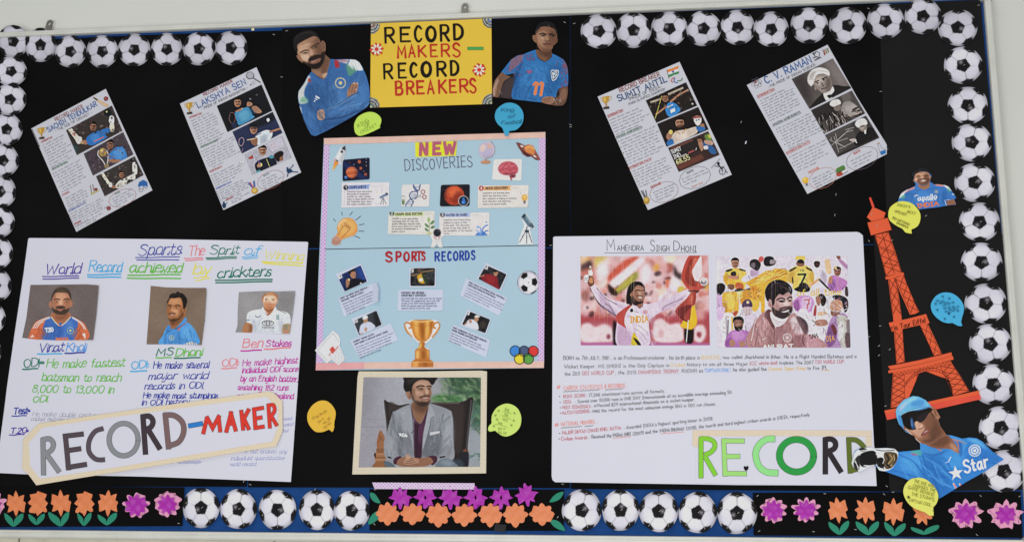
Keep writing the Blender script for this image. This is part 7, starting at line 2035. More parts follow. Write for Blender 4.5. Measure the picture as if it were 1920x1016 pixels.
prints(sh, S, [('260,298 577,127 650,302 335,470', '#38312f', HEAD(447, 272, 30)+"""
s #2f6cb4 2 1 395,382 405,345 440,318 480,302 560,280 566,305 530,330 545,345 470,392 430,402
s #4a8ad0 7 .7 430,340 480,320 490,360 450,380
l #c86a3c 7 1 .9 455,375 520,345
s #9a6c54 2 1 368,370 400,368 405,395 385,395
f #cbbfae 1 1 274,296 300,284 352,345 330,372
f #b05a54 0 .6 300,320 318,312 330,330 316,340
s #c8c4bc 2 1 325,360 345,340 370,350 365,385 340,392
s #a88a60 2 1 360,378 380,375 382,392 365,392
s #cbc4b0 2 1 560,270 575,240 592,255 592,300 570,308
s #d8d6ce 1 1 556,235 565,198 590,205 592,245 570,255
s #1a2024 2 1 520,185 525,160 550,150 572,165 570,195 545,200
e #c8b060 0 1 541,170,6,6
s #2a4a4c 8 .7 300,400 340,410 335,460 310,440""", lambda c: crowd(c, CR, 90, (270, 130, 650, 320), 9, 1)),
 ('382,460 655,310 727,465 447,612', '#453c42', HEAD(563, 398, 32)+"""
s #3a78bc 2 1 555,470 590,428 620,412 660,418 684,488 640,510 585,520 560,500
s #5a98d8 8 .7 590,440 650,430 660,480 610,500
s #9a6c54 2 1 553,500 620,500 645,508 600,522 560,518
e #a8843c 2 1 515,450,27,30
e #d8c088 4 .8 508,440,10,12
L #b8b4ae 8 1 .9 485,440 482,470 515,510 540,555
L #b8b4ae 7 1 .9 540,435 552,470 545,540
s #8a7450 1 1 525,540 552,530 556,550 534,560
l #7a2f34 5 0 .8 545,470 600,500""", lambda c: crowd(c, ['#6a5a66', '#54485a', '#3a3034', '#7a6c78', '#2c2428'], 110, (385, 320, 725, 600), 8, 2)),
 ('468,617 735,478 797,607 528,755', '#3a3432', HEAD(645, 604, 24)+"""
s #cbc6bd 2 1 598,690 625,650 665,630 725,600 740,610 735,640 690,640 672,680 630,700
s #a8a298 5 .7 610,685 640,660 655,690 630,700
f #cbbfae 1 1 500,598 520,590 566,662 548,672
s #cac6bc 2 1 555,660 578,662 580,690 560,690
s #9a6c54 2 1 580,680 605,684 600,700 582,698
s #d2cec4 2 1 724,600 720,530 735,518 750,540 752,598
s #1a2024 2 1 702,505 715,490 735,500 728,518""", lambda c: crowd(c, CR, 90, (470, 490, 790, 720), 8, 3))])
# --- second sheet
S = TF(335, 120, 3.629); sh = sheet4('13,275 270,152 532,27 690,390 835,740 570,870 308,997 160,636', S, 'tilted fact sheet on a badminton player with a racket icon, upper left half')
ik = Ink(S, .0040); ik.text('RECORD MAKER', (176, 222), (371, 128), 18, 3.6, '#7c3a36'); ik.text('LAKSHYA SEN', (138, 303), (463, 142), 40, 6, '#36598f'); ik.text('~ PRIDE OF INDIAN BADMINTON ~', (165, 318), (475, 172), 15, 2.4, '#4a4b52'); ik.build('heading', sh)
ik = Ink(S, .0040); d = (.9, -.43)
ik.text('INTRODUCTION', (80, 376), (162, 344), 11, 2.4, '#a04a44'); squig(ik, 11, (89, 398), d, (6.5, 17.5), 158, 11); ik.text('AMAZING RECORDS', (155, 577), (271, 525), 11, 2.4, '#3f6a4a'); squig(ik, 8, (172, 598), d, (8.5, 16), 215, 12, bul=(0, 1, 2, 4, 5, 6)); ik.text('ACHIEVEMENTS', (215, 742), (298, 705), 11, 2.4, '#a04a44'); squig(ik, 5, (236, 763), d, (8, 16.5), 190, 13, bul=range(5))
ik.text('INTERESTING FACTS', (258, 858), (362, 808), 10, 2.4, '#4a5a9a'); squig(ik, 6, (274, 872), d, (7, 14), 225, 14, bul=range(6)); ik.text('MESSAGE', (328, 932), (374, 910), 10, 2.4, '#a04a44'); squig(ik, 2, (360, 938), d, (6, 14), 120, 15); ik.build('body_text', sh)
ik = Ink(S, .0040); cloud(ik, 628, 790, 92, 55, -24, '#9a5a54'); ik.text('QUOTE', (580, 768), (618, 750), 9, 2, '#3f6a5a'); squig(ik, 4, (560, 805), d, (8, 16), 132, 16); ik.build('quote_bubble', sh)
icon(sh, S, *TROPHY(76, 305), 'trophy_icon')
icon(sh, S, '460,82 470,62 495,56 515,72 520,100 562,128 558,136 510,106 480,110 462,100', '#a8a8ae', "o #3a3a40 5 0 1 463,85 475,62 500,60 514,78 508,100 480,106\nl #4a3a34 6 0 1 512,102 560,132", 'racket_icon')
icon(sh, S, '486,150 510,116 528,128 522,142 500,152', '#bcbcc2', "e #5a3a34 0 1 492,149,6,6\nl #7a7a82 2 0 1 495,145 515,120\nl #7a7a82 2 0 1 498,148 524,130", 'shuttle_icon')
icon(sh, S, '418,715 410,700 412,665 440,655 452,668 440,690', '#d0d0d4', "e #b8bac0 0 1 418,707,8,8\nl #6a6a72 2 0 1 414,700 416,664\nl #6a6a72 2 0 1 420,700 432,658\nl #6a6a72 2 0 1 424,702 448,668\nl #6a6a72 2 0 1 412,680 440,682", 'shuttle_icon')
icon(sh, S, '470,812 520,794 524,830 545,862 535,885 505,888 494,868 500,845', '#c0c0c8', "f #3a5590 0 1 472,812 484,806 510,845 500,850\nf #c8504c 0 1 484,806 490,804 514,842 508,846\nf #3a5590 0 1 508,798 520,796 524,838 512,842\ne #b08a3c 0 1 519,864,24,22\ne #d8b868 1 .9 517,862,14,13", 'medal_icon')
icon(sh, S, '728,738 735,705 760,700 780,680 790,690 770,715 818,735 815,744 760,745 742,772 735,768', '#c0c0c8', "e #223a58 0 1 742,712,7,8\ns #223a58 0 1 735,722 755,715 775,725 770,740 745,745\nl #223a58 6 0 1 755,720 780,694\nl #223a58 7 0 1 765,735 812,738\nl #223a58 7 0 1 748,742 740,768\nl #223a58 3 0 1 775,690 786,684", 'player_icon')
icon(sh, S, '295,935 325,935 338,945 325,985 300,985', '#c0c0c8', "e #223a58 0 1 310,945,7,7\ns #223a58 0 1 300,955 325,952 322,980 305,982\nl #223a58 4 0 1 320,955 335,945", 'player_icon')
prints(sh, S, [('262,290 567,145 640,322 335,467', '#19191d', HEAD(404, 266, 32, '#9c7058')+"""
s #3f86b0 2 1 385,345 400,325 440,305 480,300 505,350 515,370 420,420 400,395
s #62a8c8 7 .7 410,340 470,320 480,370 430,390
s #274a6a 4 .9 480,300 520,310 530,335 510,340
l #d8e4e8 4 0 .9 398,325 440,310
s #9c7058 2 1 500,300 530,290 568,325 555,340 525,335
s #9c7058 2 1 466,290 472,262 500,268 505,285 480,295
s #9c7058 2 1 385,330 398,320 440,300 420,325
L #7a5450 4 1 .9 352,345 348,385 370,408 388,380 380,340 355,335
s #26304a 4 .9 360,410 395,400 400,430 375,440
e #8a8a8a 2 .7 490,243,8,6
e #6a6a6a 2 .6 535,215,8,6""", None), ('368,465 642,330 708,472 432,612', '#29304e', HEAD(512, 447, 33, '#a0745c')+"""
s #1c1c22 8 .9 480,395 640,330 660,380 520,440
s #c8d0d8 2 1 525,495 555,470 600,452 640,468 625,515 560,562 530,540
l #3a4a6a 5 0 .9 528,490 560,475
s #9aa4b0 5 .7 560,500 600,480 600,530 560,545
l #9c7058 13 1 1 625,465 692,443
s #8c6048 2 1 490,520 535,505 535,550 510,555
l #b8a088 7 1 1 470,520 520,510
L #a88a90 4 1 .9 412,545 415,515 438,505 446,530 430,560 412,550
L #8a6a78 4 1 .8 440,575 432,600
s #d8dade 1 1 600,380 615,372 622,388 608,398""", None), ('447,620 705,490 772,640 502,757', '#a9a6b2', HEAD(572, 592, 34, '#a87c64')+"""
l #8c8a98 3 0 .7 510,600 560,720
l #8c8a98 3 0 .7 600,540 720,510
f #c0bcc8 0 .8 600,545 700,500 720,560 640,600
f #a84a3c 0 1 470,645 505,620 512,645 490,652
o #c89a90 3 0 .8 630,560 650,545 660,560 640,572
s #1e2230 2 1 520,690 545,660 600,640 650,635 668,690 610,722 540,736
l #c8b060 4 0 1 600,650 620,700
s #4a8a9a 3 1 615,630 640,622 650,640 625,645
e #c8b868 0 1 557,688,14,14
s #a87c64 2 1 535,690 555,672 560,700 540,706
l #6a4a8a 7 1 1 540,660 556,680
s #221a18 3 1 650,620 690,595 715,605 705,640 680,668 660,650
s #8a5c44 2 1 690,640 710,630 712,655 692,662
s #4aa0a8 3 1 528,738 555,722 558,745 535,750""", None)])
# --- third sheet
S = TF(1115, 110, 3.502); sh = sheet4('20,255 290,140 557,25 740,420 900,765 620,884 350,998 180,620', S, 'tilted fact sheet on a javelin thrower with a flag icon, right of the centre seam')
ik = Ink(S, .0040); ik.text('RECORD BREAKER', (168, 226), (430, 116), 29, 4.6, '#7c3f36'); ik.text('SUMIT ANTIL', (160, 286), (476, 152), 38, 7, '#2b4a70'); ik.text('~PRIDE OF INDIA~', (225, 281), (440, 194), 19, 2.8, '#4a4b52'); ik.text('PARA OLYMPICS CHAMPION', (228, 310), (463, 209), 15, 2.4, '#4a4b52'); ik.build('heading', sh)
ik = Ink(S, .0040); d = (.92, -.39)
ik.text('INTRODUCTION', (88, 389), (187, 347), 13, 3, '#a04038'); ik.stroke(pts('88,394 188,352'), 1.6, '#a04038'); squig(ik, 6, (98, 414), d, (8.5, 18.5), 250, 21, 10, '#696972'); ik.text('AMAZING ACHIEVEMENTS', (145, 526), (312, 456), 12, 2.8, '#3c6048'); ik.stroke(pts('145,531 313,461'), 1.6, '#3c6048'); squig(ik, 9, (170, 547), d, (7.5, 18.5), 255, 22, 10, '#696972', (0, 2, 4, 6, 7, 8))
ik.text('INTERESTING FACTS', (228, 729), (373, 666), 12, 2.8, '#a04038'); ik.stroke(pts('229,734 374,671'), 1.6, '#a04038'); squig(ik, 7, (248, 750), d, (7.5, 17), 240, 23, 10, '#696972', (0, 1, 3, 4, 6)); ik.build('body_text', sh)
ik = Ink(S, .0040); cloud(ik, 455, 880, 92, 62, -20, '#8a5a54'); ik.text('MESSAGE', (370, 856), (436, 828), 13, 2.8, '#a04038'); squig(ik, 4, (385, 888), d, (8, 17), 140, 24, 10, '#696972'); ik.build('message_bubble', sh)
ik = Ink(S, .0040); cloud(ik, 658, 785, 102, 66, -20, '#54545e'); ik.text('QUOTE', (607, 760), (650, 742), 12, 2.6, '#4a4a5a'); squig(ik, 3, (575, 800), d, (9, 18), 175, 25, 10, '#696972'); ik.text('Sumit Antil', (640, 850), (710, 820), 9, 2, '#b0643c'); ik.build('quote_bubble', sh)
icon(sh, S, *TROPHY(74, 292, 1.05), 'trophy_icon')
icon(sh, S, '472,76 520,62 550,48 555,104 520,112 486,136', '#cfcfd4', "f #d07a3c 0 1 474,78 520,64 550,50 551,68 515,82 477,96\nf #3a7a48 0 1 481,112 520,98 553,86 554,102 520,112 484,130\ne #3a4a8a 0 1 515,90,7,7\nl #4a3a30 4 0 1 474,76 488,136", 'flag_icon')
icon(sh, S, '498,150 510,128 540,122 578,130 580,148 560,162 530,166 505,162', '#c0c0c8', "L #b8483c 7 0 1 518,130 502,145 512,160\nL #3a5aa0 7 0 1 525,130 522,155 545,162\nL #3f6a4a 7 0 1 545,150 568,146 576,132", 'swoosh_icon')
icon(sh, S, '302,872 340,866 348,905 364,935 350,962 325,955 318,925', '#c0c0c8', "l #3a3a40 6 0 1 305,872 328,915\nl #3a3a40 6 0 1 315,870 334,912\nl #3a3a40 6 0 1 336,868 342,912\ne #a8843c 0 1 342,936,22,25\ne #d0b060 2 .9 338,930,12,13", 'medal_icon')
icon(sh, S, '762,720 820,655 828,662 830,690 862,715 876,752 850,770 815,762 800,715 770,728', '#c0c0c8', "l #2a2a30 3 0 1 766,722 824,660\ne #222228 0 1 812,692,10,10\nl #222228 9 0 1 812,700 838,732\nl #222228 5 0 1 790,708 815,712\nl #222228 5 0 1 835,715 850,712\no #222228 4 0 1 818,742 828,722 850,722 860,742 848,762 826,760\nl #222228 2 0 1 820,742 860,742\nl #222228 2 0 1 838,722 838,764\nl #222228 5 0 1 860,740 872,755", 'wheelchair_athlete_icon')
def s_txt(c): c.text('SUMIT', (508, 628), (570, 604), 24, 4, '#d8d4d0'); c.text('IND', (524, 662), (566, 646), 26, 4, '#d8d4d0'); c.text('68.55', (542, 698), (626, 664), 30, 5, '#d6c27a'); c.line(pts('570,645 600,632'), 10, '#b8b0ac', 1, .8); c.line(pts('618,622 650,608'), 12, '#a04a48', 1, .8); c.line(pts('664,604 668,590'), 4, '#d8d4d0')
prints(sh, S, [('335,278 600,158 673,312 405,425', '#241f1d', HEAD(463, 262, 27)+"""
f #c8b8a0 2 .8 365,285 430,262 432,275 368,298
f #c8b8a0 2 .8 480,232 580,188 584,200 484,245
s #3380c4 2 1 465,345 478,300 505,288 540,306 562,345 495,386
l #cfd8e4 7 0 .9 478,322 512,306
f #d8d6d2 1 1 495,340 525,325 530,348 500,362
l #9c6e54 12 1 1 470,318 405,368
l #9c6e54 13 1 1 500,285 560,235
l #9c6e54 10 1 1 560,238 612,208
l #b8a848 4 0 1 398,395 440,250
e #c8c8c8 1 .8 642,300,6,6""", lambda c: crowd(c, ['#4a3a34', '#6a5a50', '#332824', '#8a7a6c'], 80, (340, 200, 670, 330), 7, 5)),
 ('410,432 680,320 748,468 472,583', '#211b19', HEAD(558, 425, 38, '#9a6e58')+"""
s #2a1c18 3 .9 535,445 558,450 585,440 575,465 552,470
s #c4b2a4 2 1 498,565 505,510 540,478 600,468 670,450 672,490 600,530 545,555
s #dccbbc 7 .8 540,500 600,485 610,515 550,535
l #b88a4c 6 1 .9 530,480 560,500
l #b88a4c 6 1 .9 600,465 575,495
s #2f68a8 3 1 474,570 480,540 510,530 520,560 500,578
s #9a6e58 2 1 470,510 490,480 510,490 500,530 478,535
e #d0b060 0 1 500,486,13,15
s #9a6e58 2 1 690,440 715,430 722,460 700,470
s #2f68a8 3 1 665,455 690,448 730,462 690,485
s #dcd2cc 2 1 650,400 670,378 698,390 700,420 680,445 660,430
s #8a4a44 2 .9 640,398 655,380 690,378 700,392 670,395
e #3a2a28 0 1 668,408,5,5
e #3a2a28 0 1 684,404,5,5""", None), ('482,590 745,480 820,635 552,748', '#3a2926', """
f #2a2524 3 1 486,600 660,525 690,600 535,690
f #6a3a30 4 .9 536,700 700,630 720,660 560,735
f #7a4438 4 .8 500,590 640,530 650,540 505,605
s #6a8a3c 4 .9 720,510 750,500 770,540 740,550
s #c8c03c 3 .8 745,505 762,500 768,520 750,525
s #2f5a90 2 1 705,570 730,545 760,560 800,620 770,630 740,600
s #a4785e 2 1 680,560 690,530 705,545 715,590 700,610
s #b08a78 2 1 720,540 770,545 775,570 730,565
s #c8c4c8 2 1 715,580 740,575 745,595 720,600
e #8c6048 1 1 688,538,13,16
s #1c1614 1 1 676,530 688,518 702,528 690,530""", s_txt)])
# --- fourth sheet
S = TF(1395, 80, 3.502); sh = sheet4('18,282 285,148 548,17 740,360 925,655 936,675 936,735 680,866 415,997 215,640', S, 'tilted fact sheet with black and white photos of a turbaned scientist')
ik = Ink(S, .0040); ik.text('C. V. RAMAN', (146, 272), (446, 134), 46, 7.5, '#34598f'); ik.text('~THE PRIDE OF INDIAN SCIENCE~', (165, 301), (476, 150), 15, 2.4, '#4a4b52'); ik.build('heading', sh)
ik = Ink(S, .0040); d = (.9, -.43)
ik.text('INTRODUCTION', (90, 366), (201, 313), 14, 3, '#a8443c'); ik.stroke(pts('90,371 202,318'), 1.6, '#a8443c'); squig(ik, 9, (106, 391), d, (7.5, 16.5), 222, 31, 10, '#6e6e77'); ik.text('AMAZING ACHIEVEMENTS', (190, 552), (371, 464), 13, 2.8, '#3f4f46'); ik.stroke(pts('190,557 372,469'), 1.6, '#3f4f46'); squig(ik, 9, (224, 572), d, (9, 16.5), 250, 32, 10, '#6e6e77', (0, 1, 4, 6))
ik.text('INTERESTING FACTS', (280, 736), (433, 657), 13, 2.8, '#a8443c'); ik.stroke(pts('281,741 434,662'), 1.6, '#a8443c'); squig(ik, 6, (312, 752), d, (9.5, 19), 245, 33, 10, '#6e6e77', (0, 2, 3, 5)); ik.build('body_text', sh)
ik = Ink(S, .0040); cloud(ik, 516, 892, 90, 62, -24, '#b0705c'); ik.text('MESSAGE', (425, 864), (492, 829), 13, 2.6, '#c0603c'); squig(ik, 4, (445, 905), d, (9, 17), 140, 34, 10, '#6e6e77'); ik.build('message_bubble', sh)
ik = Ink(S, .0040); cloud(ik, 775, 762, 105, 66, -24, '#6a5a64'); ik.text('QUOTE', (722, 738), (764, 716), 13, 2.8, '#a8443c'); squig(ik, 3, (700, 785), d, (10, 19), 160, 35, 10, '#6e6e77'); ik.build('quote_bubble', sh)
ik = Ink(S, .0040)
for a in (0, 60, 120): ik.stroke(disc(82, 268, 36, 14, 30, a-25), 2, '#5a5a66', False, 0, True)
ik.poly(disc(76, 262, 8, 8, 12), '#8a3c34'); ik.poly(disc(110, 270, 4, 4, 8), '#3a4a6a'); ik.build('atom_icon', sh)
icon(sh, S, '448,72 470,58 495,62 502,95 512,105 465,126 450,100', '#c0c0c8', "l #26262c 9 0 1 452,76 468,70\nl #26262c 6 0 1 458,80 466,92\nL #26262c 4 0 1 470,62 494,70 492,95 480,104\nl #26262c 6 0 1 450,105 480,95\nl #26262c 7 0 1 462,120 508,98", 'microscope_icon')
icon(sh, S, '508,45 548,25 562,62 522,92', '#c0c0c8', "l #5a4a3a 3 0 1 514,55 556,38\nf #8a3a34 0 1 518,58 528,54 536,84 526,88\nf #8a7a4a 0 1 532,52 540,48 548,78 540,82\nf #5a6a4a 0 1 544,46 552,43 558,68 551,73\nl #8a8a92 3 0 1 512,42 522,70", 'test_tube_icon')
icon(sh, S, disc(405, 915, 28, 34, 20), '#c0c0c8', "e #d8a83c 0 1 402,908,21,22\ne #f0d080 3 .9 396,900,9,9\nf #6a6a70 0 1 400,928 416,924 420,942 406,946", 'bulb_icon')
icon(sh, S, '600,850 605,830 650,806 672,830 682,850 635,885 610,880', '#c0c0c8', "s #4f7a3c 0 1 600,845 608,828 652,808 662,832 615,858\nf #d8d4cc 0 1 640,848 668,832 672,842 640,860\ns #a8443a 0 1 602,868 612,858 640,852 645,872 612,884\nl #2a2a2a 4 0 1 612,860 664,834\nl #2a2a2a 3 0 1 640,872 680,848", 'books_icon')
icon(sh, S, '872,665 886,658 905,695 930,705 932,730 900,744 886,720', '#c0c0c8', "f #a8784c 0 1 873,664 886,658 889,668 877,672\nL #6a7a86 3 0 1 878,672 890,715 898,742\nL #6a7a86 3 0 1 890,668 905,696 928,706\nf #2f6aa8 0 1 892,718 928,706 931,730 900,743", 'flask_icon')
prints(sh, S, [('312,242 582,107 703,303 430,440', '#57504e', """
s #8a7f7c 30 .9 540,130 600,130 700,290 620,290
s #3a3433 20 .9 320,250 400,210 440,380 420,420
s #262222 3 1 430,438 500,350 540,330 590,285 650,290 705,300 560,385
s #d0cac6 2 1 540,385 520,335 560,320 580,290 592,320 570,350 580,370
s #2a2626 2 1 545,352 570,345 575,362 558,368
s #8d7f77 2 1 450,270 470,225 520,210 560,225 578,270 565,310 530,335 500,325 470,295
s #b0a29a 7 .9 470,240 510,225 520,270 490,290
s #5a4e48 8 .8 540,230 572,250 565,300 540,320
l #2a2220 7 1 1 468,262 490,252
l #2a2220 7 1 1 510,242 540,232
e #241c1a 1 1 482,268,7,5
e #241c1a 1 1 522,248,7,5
s #6a5c54 3 .9 505,265 512,290 525,290 515,268
l #4a3c38 6 1 .9 510,308 540,300
s #d8d2ce 3 1 418,262 420,220 450,180 500,166 552,185 560,222 520,208 475,220 455,270 440,290
s #aaa29e 7 .8 425,250 440,200 470,190 450,240
L #a8a09c 4 2 .8 430,230 480,190 550,195
e #8a7a72 1 1 470,302,8,14""", None), ('438,447 707,318 795,468 525,603', '#4b4542', """
s #2c2827 8 .9 440,445 560,390 600,470 500,520
s #6a625e 6 .8 640,350 690,330 700,380 660,400
s #8c8480 3 1 640,460 650,400 700,390 760,440 770,470 700,490
s #b0a8a2 8 .7 660,420 720,410 740,450 690,470
s #d4ceca 2 1 562,410 575,385 615,375 634,392 630,410 590,425
s #7a6c64 2 1 590,428 628,410 635,440 610,452 595,446
l #9a8c84 12 2 1 700,480 765,462
l #9a8c84 10 2 1 640,490 700,478""", lambda c: [(folds(c, '#1c1818', 46, (500, 455, 690, 590), 50, 7, 75, 1, .9, 3), folds(c, '#a09894', 22, (490, 455, 690, 580), 40, 4, 65, 1, .7, 6), folds(c, '#2a2624', 14, (690, 440, 780, 490), 60, 7, -20, 1, .8, 4))]),
 ('530,610 800,482 888,628 613,755', '#3f3a39', """
f #4c4745 3 1 535,612 700,535 740,640 615,740
s #1f1c1c 3 1 725,660 745,600 790,575 840,560 885,625 800,665 740,680
s #857770 2 1 752,560 775,540 800,540 806,570 790,590 765,580
s #a89a92 4 .8 760,555 780,545 785,570 770,575
l #2a2220 5 1 1 768,556 784,550
s #d4cecb 2 1 728,540 745,510 785,500 806,520 805,542 770,545 750,562
s #cfcac6 1 1 788,582 800,575 800,600 792,602
s #b0a29a 2 1 690,640 725,632 738,645 715,655
l #d8d4d0 7 0 1 730,645 738,660
f #2c2827 2 .9 620,735 885,615 888,630 615,755""", lambda c: [c.line(pts(q), 2.6, '#c0bab8', .5, .75) for q in ('560,690 690,575', '590,620 620,720', '605,650 660,600', '605,655 665,690', '610,650 600,600', '605,655 680,630', '560,640 640,680', '665,575 720,560', '670,590 715,578', '570,625 575,640', '625,700 720,655')])])
# ------------------------------------------------------------------ paper tower
TW = TF(1600, 365, 4.515); TV = TF(1630, 580, 4.617)
TOW = plain('orange_red_paper', '#ee5a36', .6, .2, .04, 20); TOW2 = plain('deep_red_paper', '#d84a36', .55, .25, .1, 30)
tw = empty('paper_tower', P(1735, 770, .004), 'tall orange paper cutout of a lattice tower with a name ribbon across its legs', 'tower cutout')
def part(name, q, tf, h, m=TOW, **k): return sheet(name, tf(pts(q) if isinstance(q, str) else q), h, m, tw, .0006, 24, **k)
part('spire', '131,30 147,24 178,104 158,110', TW, .0040, TOW2)
part('upper_shaft', '181,345 297,318 352,480 408,662 276,692 225,500', TW, .0046)
part('left_leg', '292,712 362,698 376,812 390,900 404,1016 330,1016 318,860', TW, .0046)
part('right_leg', '352,706 424,680 470,800 512,900 556,990 520,1010 478,1016 430,905 396,832 372,765', TW, .0050)
part('left_leg', '200,5 272,5 282,120 292,250 306,452 232,470 220,250', TV, .0046)
part('right_leg', '420,95 498,110 560,240 625,384 555,402 500,270', TV, .0046)
part('cap_pentagon', '163,106 272,154 256,206 160,232 114,194', TW, .0056)
part('viewing_box', '117,238 290,197 324,300 148,348', TW, .0060)
part('platform', '268,700 420,658 430,678 276,720', TW, .0058)
part('name_ribbon', '167,116 330,82 490,40 484,74 520,118 350,155 190,192 206,150', TV, .0062)
part('arch_base', '204,545 450,500 700,446 780,570 862,706 722,747 716,690 690,612 642,562 565,530 480,535 400,565 332,628 303,700 308,790 312,832 184,850 194,700', TV, .0042)
part('platform', '160,492 430,440 708,372 712,404 430,475 182,520', TV, .0064)
part('platform', '163,528 430,478 720,404 727,434 430,508 165,552', TV, .0058)
part('plinth', '129,880 500,805 950,728 968,776 560,868 152,956', TV, .0060, TOW2)
part('plinth', '129,875 500,800 946,702 951,734 560,815 140,902', TV, .0066)
LK = '#6a2a1c'; ink = Ink(TW, .0054)
L = lambda q, w=5: ink.stroke(pts(q), w, LK)
def lattice(a0, a1, b0, b1, n, w=5, tf=None):
    """zigzag and rungs between two edges"""
    if tf: ink.tf = tf
    a0, a1, b0, b1 = map(lambda q: np.array(q, float), (a0, a1, b0, b1)); t = np.linspace(0, 1, n+1)
    A = a0+(a1-a0)*t[:, None]; B = b0+(b1-b0)*t[:, None]
    for i in range(n): ink.stroke(np.array([A[i], B[i+1]]), w, LK, vary=.2); ink.stroke(np.array([B[i], A[i+1]]), w, LK, vary=.2)
    ink.stroke(A, w*.7, LK); ink.stroke(B, w*.7, LK)
lattice((186, 350), (278, 686), (294, 322), (402, 656), 4); L('245,335 285,480 345,665'); L('216,450 358,515'); L('245,575 392,605')
ink.build('lattice_lines', tw); ink = Ink(TW, .0058)
lattice((300, 716), (334, 1010), (358, 708), (400, 1010), 3, 4.5); ink.build('lattice_lines', tw); ink = Ink(TW, .0058); lattice((360, 716), (484, 1004), (424, 690), (548, 984), 4, 4.5); L('345,708 366,760 382,800', 6); ink.build('lattice_lines', tw); ink = Ink(TV, .0054)
lattice((222, 190), (234, 462), (288, 185), (302, 448), 3, 4); ink.build('lattice_lines', tw); ink = Ink(TV, .0054); lattice((448, 160), (556, 396), (500, 130), (618, 380), 3, 4); ink.build('lattice_lines', tw); ink = Ink(TV, .0050)
lattice((208, 570), (190, 840), (300, 560), (304, 820), 5, 5); ink.build('lattice_lines', tw); ink = Ink(TV, .0050); lattice((612, 492), (722, 740), (712, 468), (856, 702), 5, 5); ink.build('lattice_lines', tw); ink = Ink(TV, .0050)
arc = smooth(pts('308,640 340,600 400,545 480,515 565,508 640,540 690,590'), False, 6); ink.stroke(arc, 4, LK); arc2 = smooth(pts('306,668 340,622 402,568 480,538 563,532 640,562 688,612'), False, 6); ink.stroke(arc2, 4, LK)
for i in range(1, len(arc)-1, 2): ink.stroke(np.array([arc[i], arc2[min(i, len(arc2)-1)]]), 3, LK)
zz = np.stack([np.linspace(205, 700, 31), np.linspace(552, 448, 31)+np.where(np.arange(31) % 2, 24, 2)], 1); ink.stroke(zz, 3, LK); ink.stroke(pts('206,580 450,532 706,476'), 3, LK); ink.build('lattice_lines', tw)
ink = Ink(TV, .0068); ink.text('la Tour Eiffel', (218, 180), (484, 112), 40, 6, '#3c1a14', .1); ink.build('ribbon_text', tw)
ink = Ink(TW, .0066)
for q in ('117,238 290,197 324,300 148,348 117,238',): ink.stroke(pts(q), 3, LK)
ink.build('outline', tw)
for (x, y, a) in ((197, 264, 88), (155, 162, 80)): q = TW((x, y)); staple(q[0], q[1], a, .0066 if y > 200 else .0062, tw, 6, .9)

# ------------------------------------------------------------------ speech bubbles
def bubble(label, outline, tf, h, col, name, write, tip=None):
    o_ = smooth(pts(outline), False, 5)
    if tip: o_ = np.concatenate([o_, pts(tip)])
    x0 = tf(o_)[:, 0].mean(); y0 = tf(o_)[:, 1].mean()
    o = tag(sheet('speech_bubble', tf(o_), h, plain(name, col, .65, .15, .025, 15), None, .0008, 9, lambda X, Y: .0022*((Y-y0)/40)), label, 'speech bubble', 'round paper speech bubbles')
    ik = Ink(tf, h+.0029); write(ik); ik.build('writing', o); return o
def scrib(ik, rows, seed, w, col, h):
    r = random.Random(seed)
    for (x0, y0, x1, y1) in rows:
        n = int(math.hypot(x1-x0, y1-y0)/(h*.42)); p = np.stack([np.linspace(x0, x1, n*2), np.linspace(y0, y1, n*2)], 1); d = np.array([x1-x0, y1-y0])/math.hypot(x1-x0, y1-y0); m = np.array([-d[1], d[0]])
        for k in range(0, n*2, 7):
            q = p[k:k+6]
            if len(q) > 1: ik.stroke(q+m*np.array([[(h*.5 if i % 2 else -h*.5)*r.uniform(.4, 1.1)] for i in range(len(q))]), w, col)
def stars(ik, P0, s, w, col):
    for x, y in P0:
        for a in (10, 70, 130): q = np.array([math.cos(math.radians(a)), math.sin(math.radians(a))])*s; ik.stroke(np.array([(x, y)-q, (x, y)+q]), w, col)
bubble('lime green speech bubble reading KING OF CRICKET below the folded-arms cutout', '945,680 990,620 1020,520 1010,430 930,330 800,262 640,250 480,300 330,400 240,560 225,700 255,850 340,932 430,940 600,890 780,815', TF(650, 195, 15.625), .0090, '#b9d75a', 'lime_paper',
       lambda k: (k.text('KING', (350, 700), (655, 530), 95, 9, '#6a8038', 0), k.text('OF', (560, 715), (705, 615), 90, 9, '#5e7438', 0), k.text('CRICKET', (425, 890), (905, 645), 85, 8, '#748a40', 0)), '990,708')
bubble('blue speech bubble reading King of Football below the footballer cutout', '78,845 45,815 28,772 40,725 80,690 125,678 175,692 208,730 217,775 205,820 170,855 125,864', TF(920, 0, 3.504), .0100, '#3f9cc0', 'blue_paper',
       lambda k: (k.text('King', (68, 736), (146, 736), 26, 2.8, '#2a5a76', .2, True), k.text('of', (112, 778), (152, 776), 24, 2.8, '#2a5a76', .2, True), k.text('Football', (70, 822), (196, 812), 26, 2.8, '#2a5a76', .2, True)), '117,892 105,899 95,893')
bubble('orange speech bubble left of the framed seated man', '595,825 480,875 380,890 270,870 160,760 100,640 85,520 110,400 200,260 330,165 440,137 560,155 670,240 745,360 762,450 745,580 715,680 728,760 705,850', TF(570, 740, 12.7), .0080, '#f0ae40', 'orange_paper',
       lambda k: scrib(k, ((195, 560, 260, 530), (290, 540, 540, 380), (340, 660, 470, 560), (470, 690, 640, 530), (480, 790, 650, 650)), 1, 11, '#a0843c', 70), '675,884 655,868 625,838')
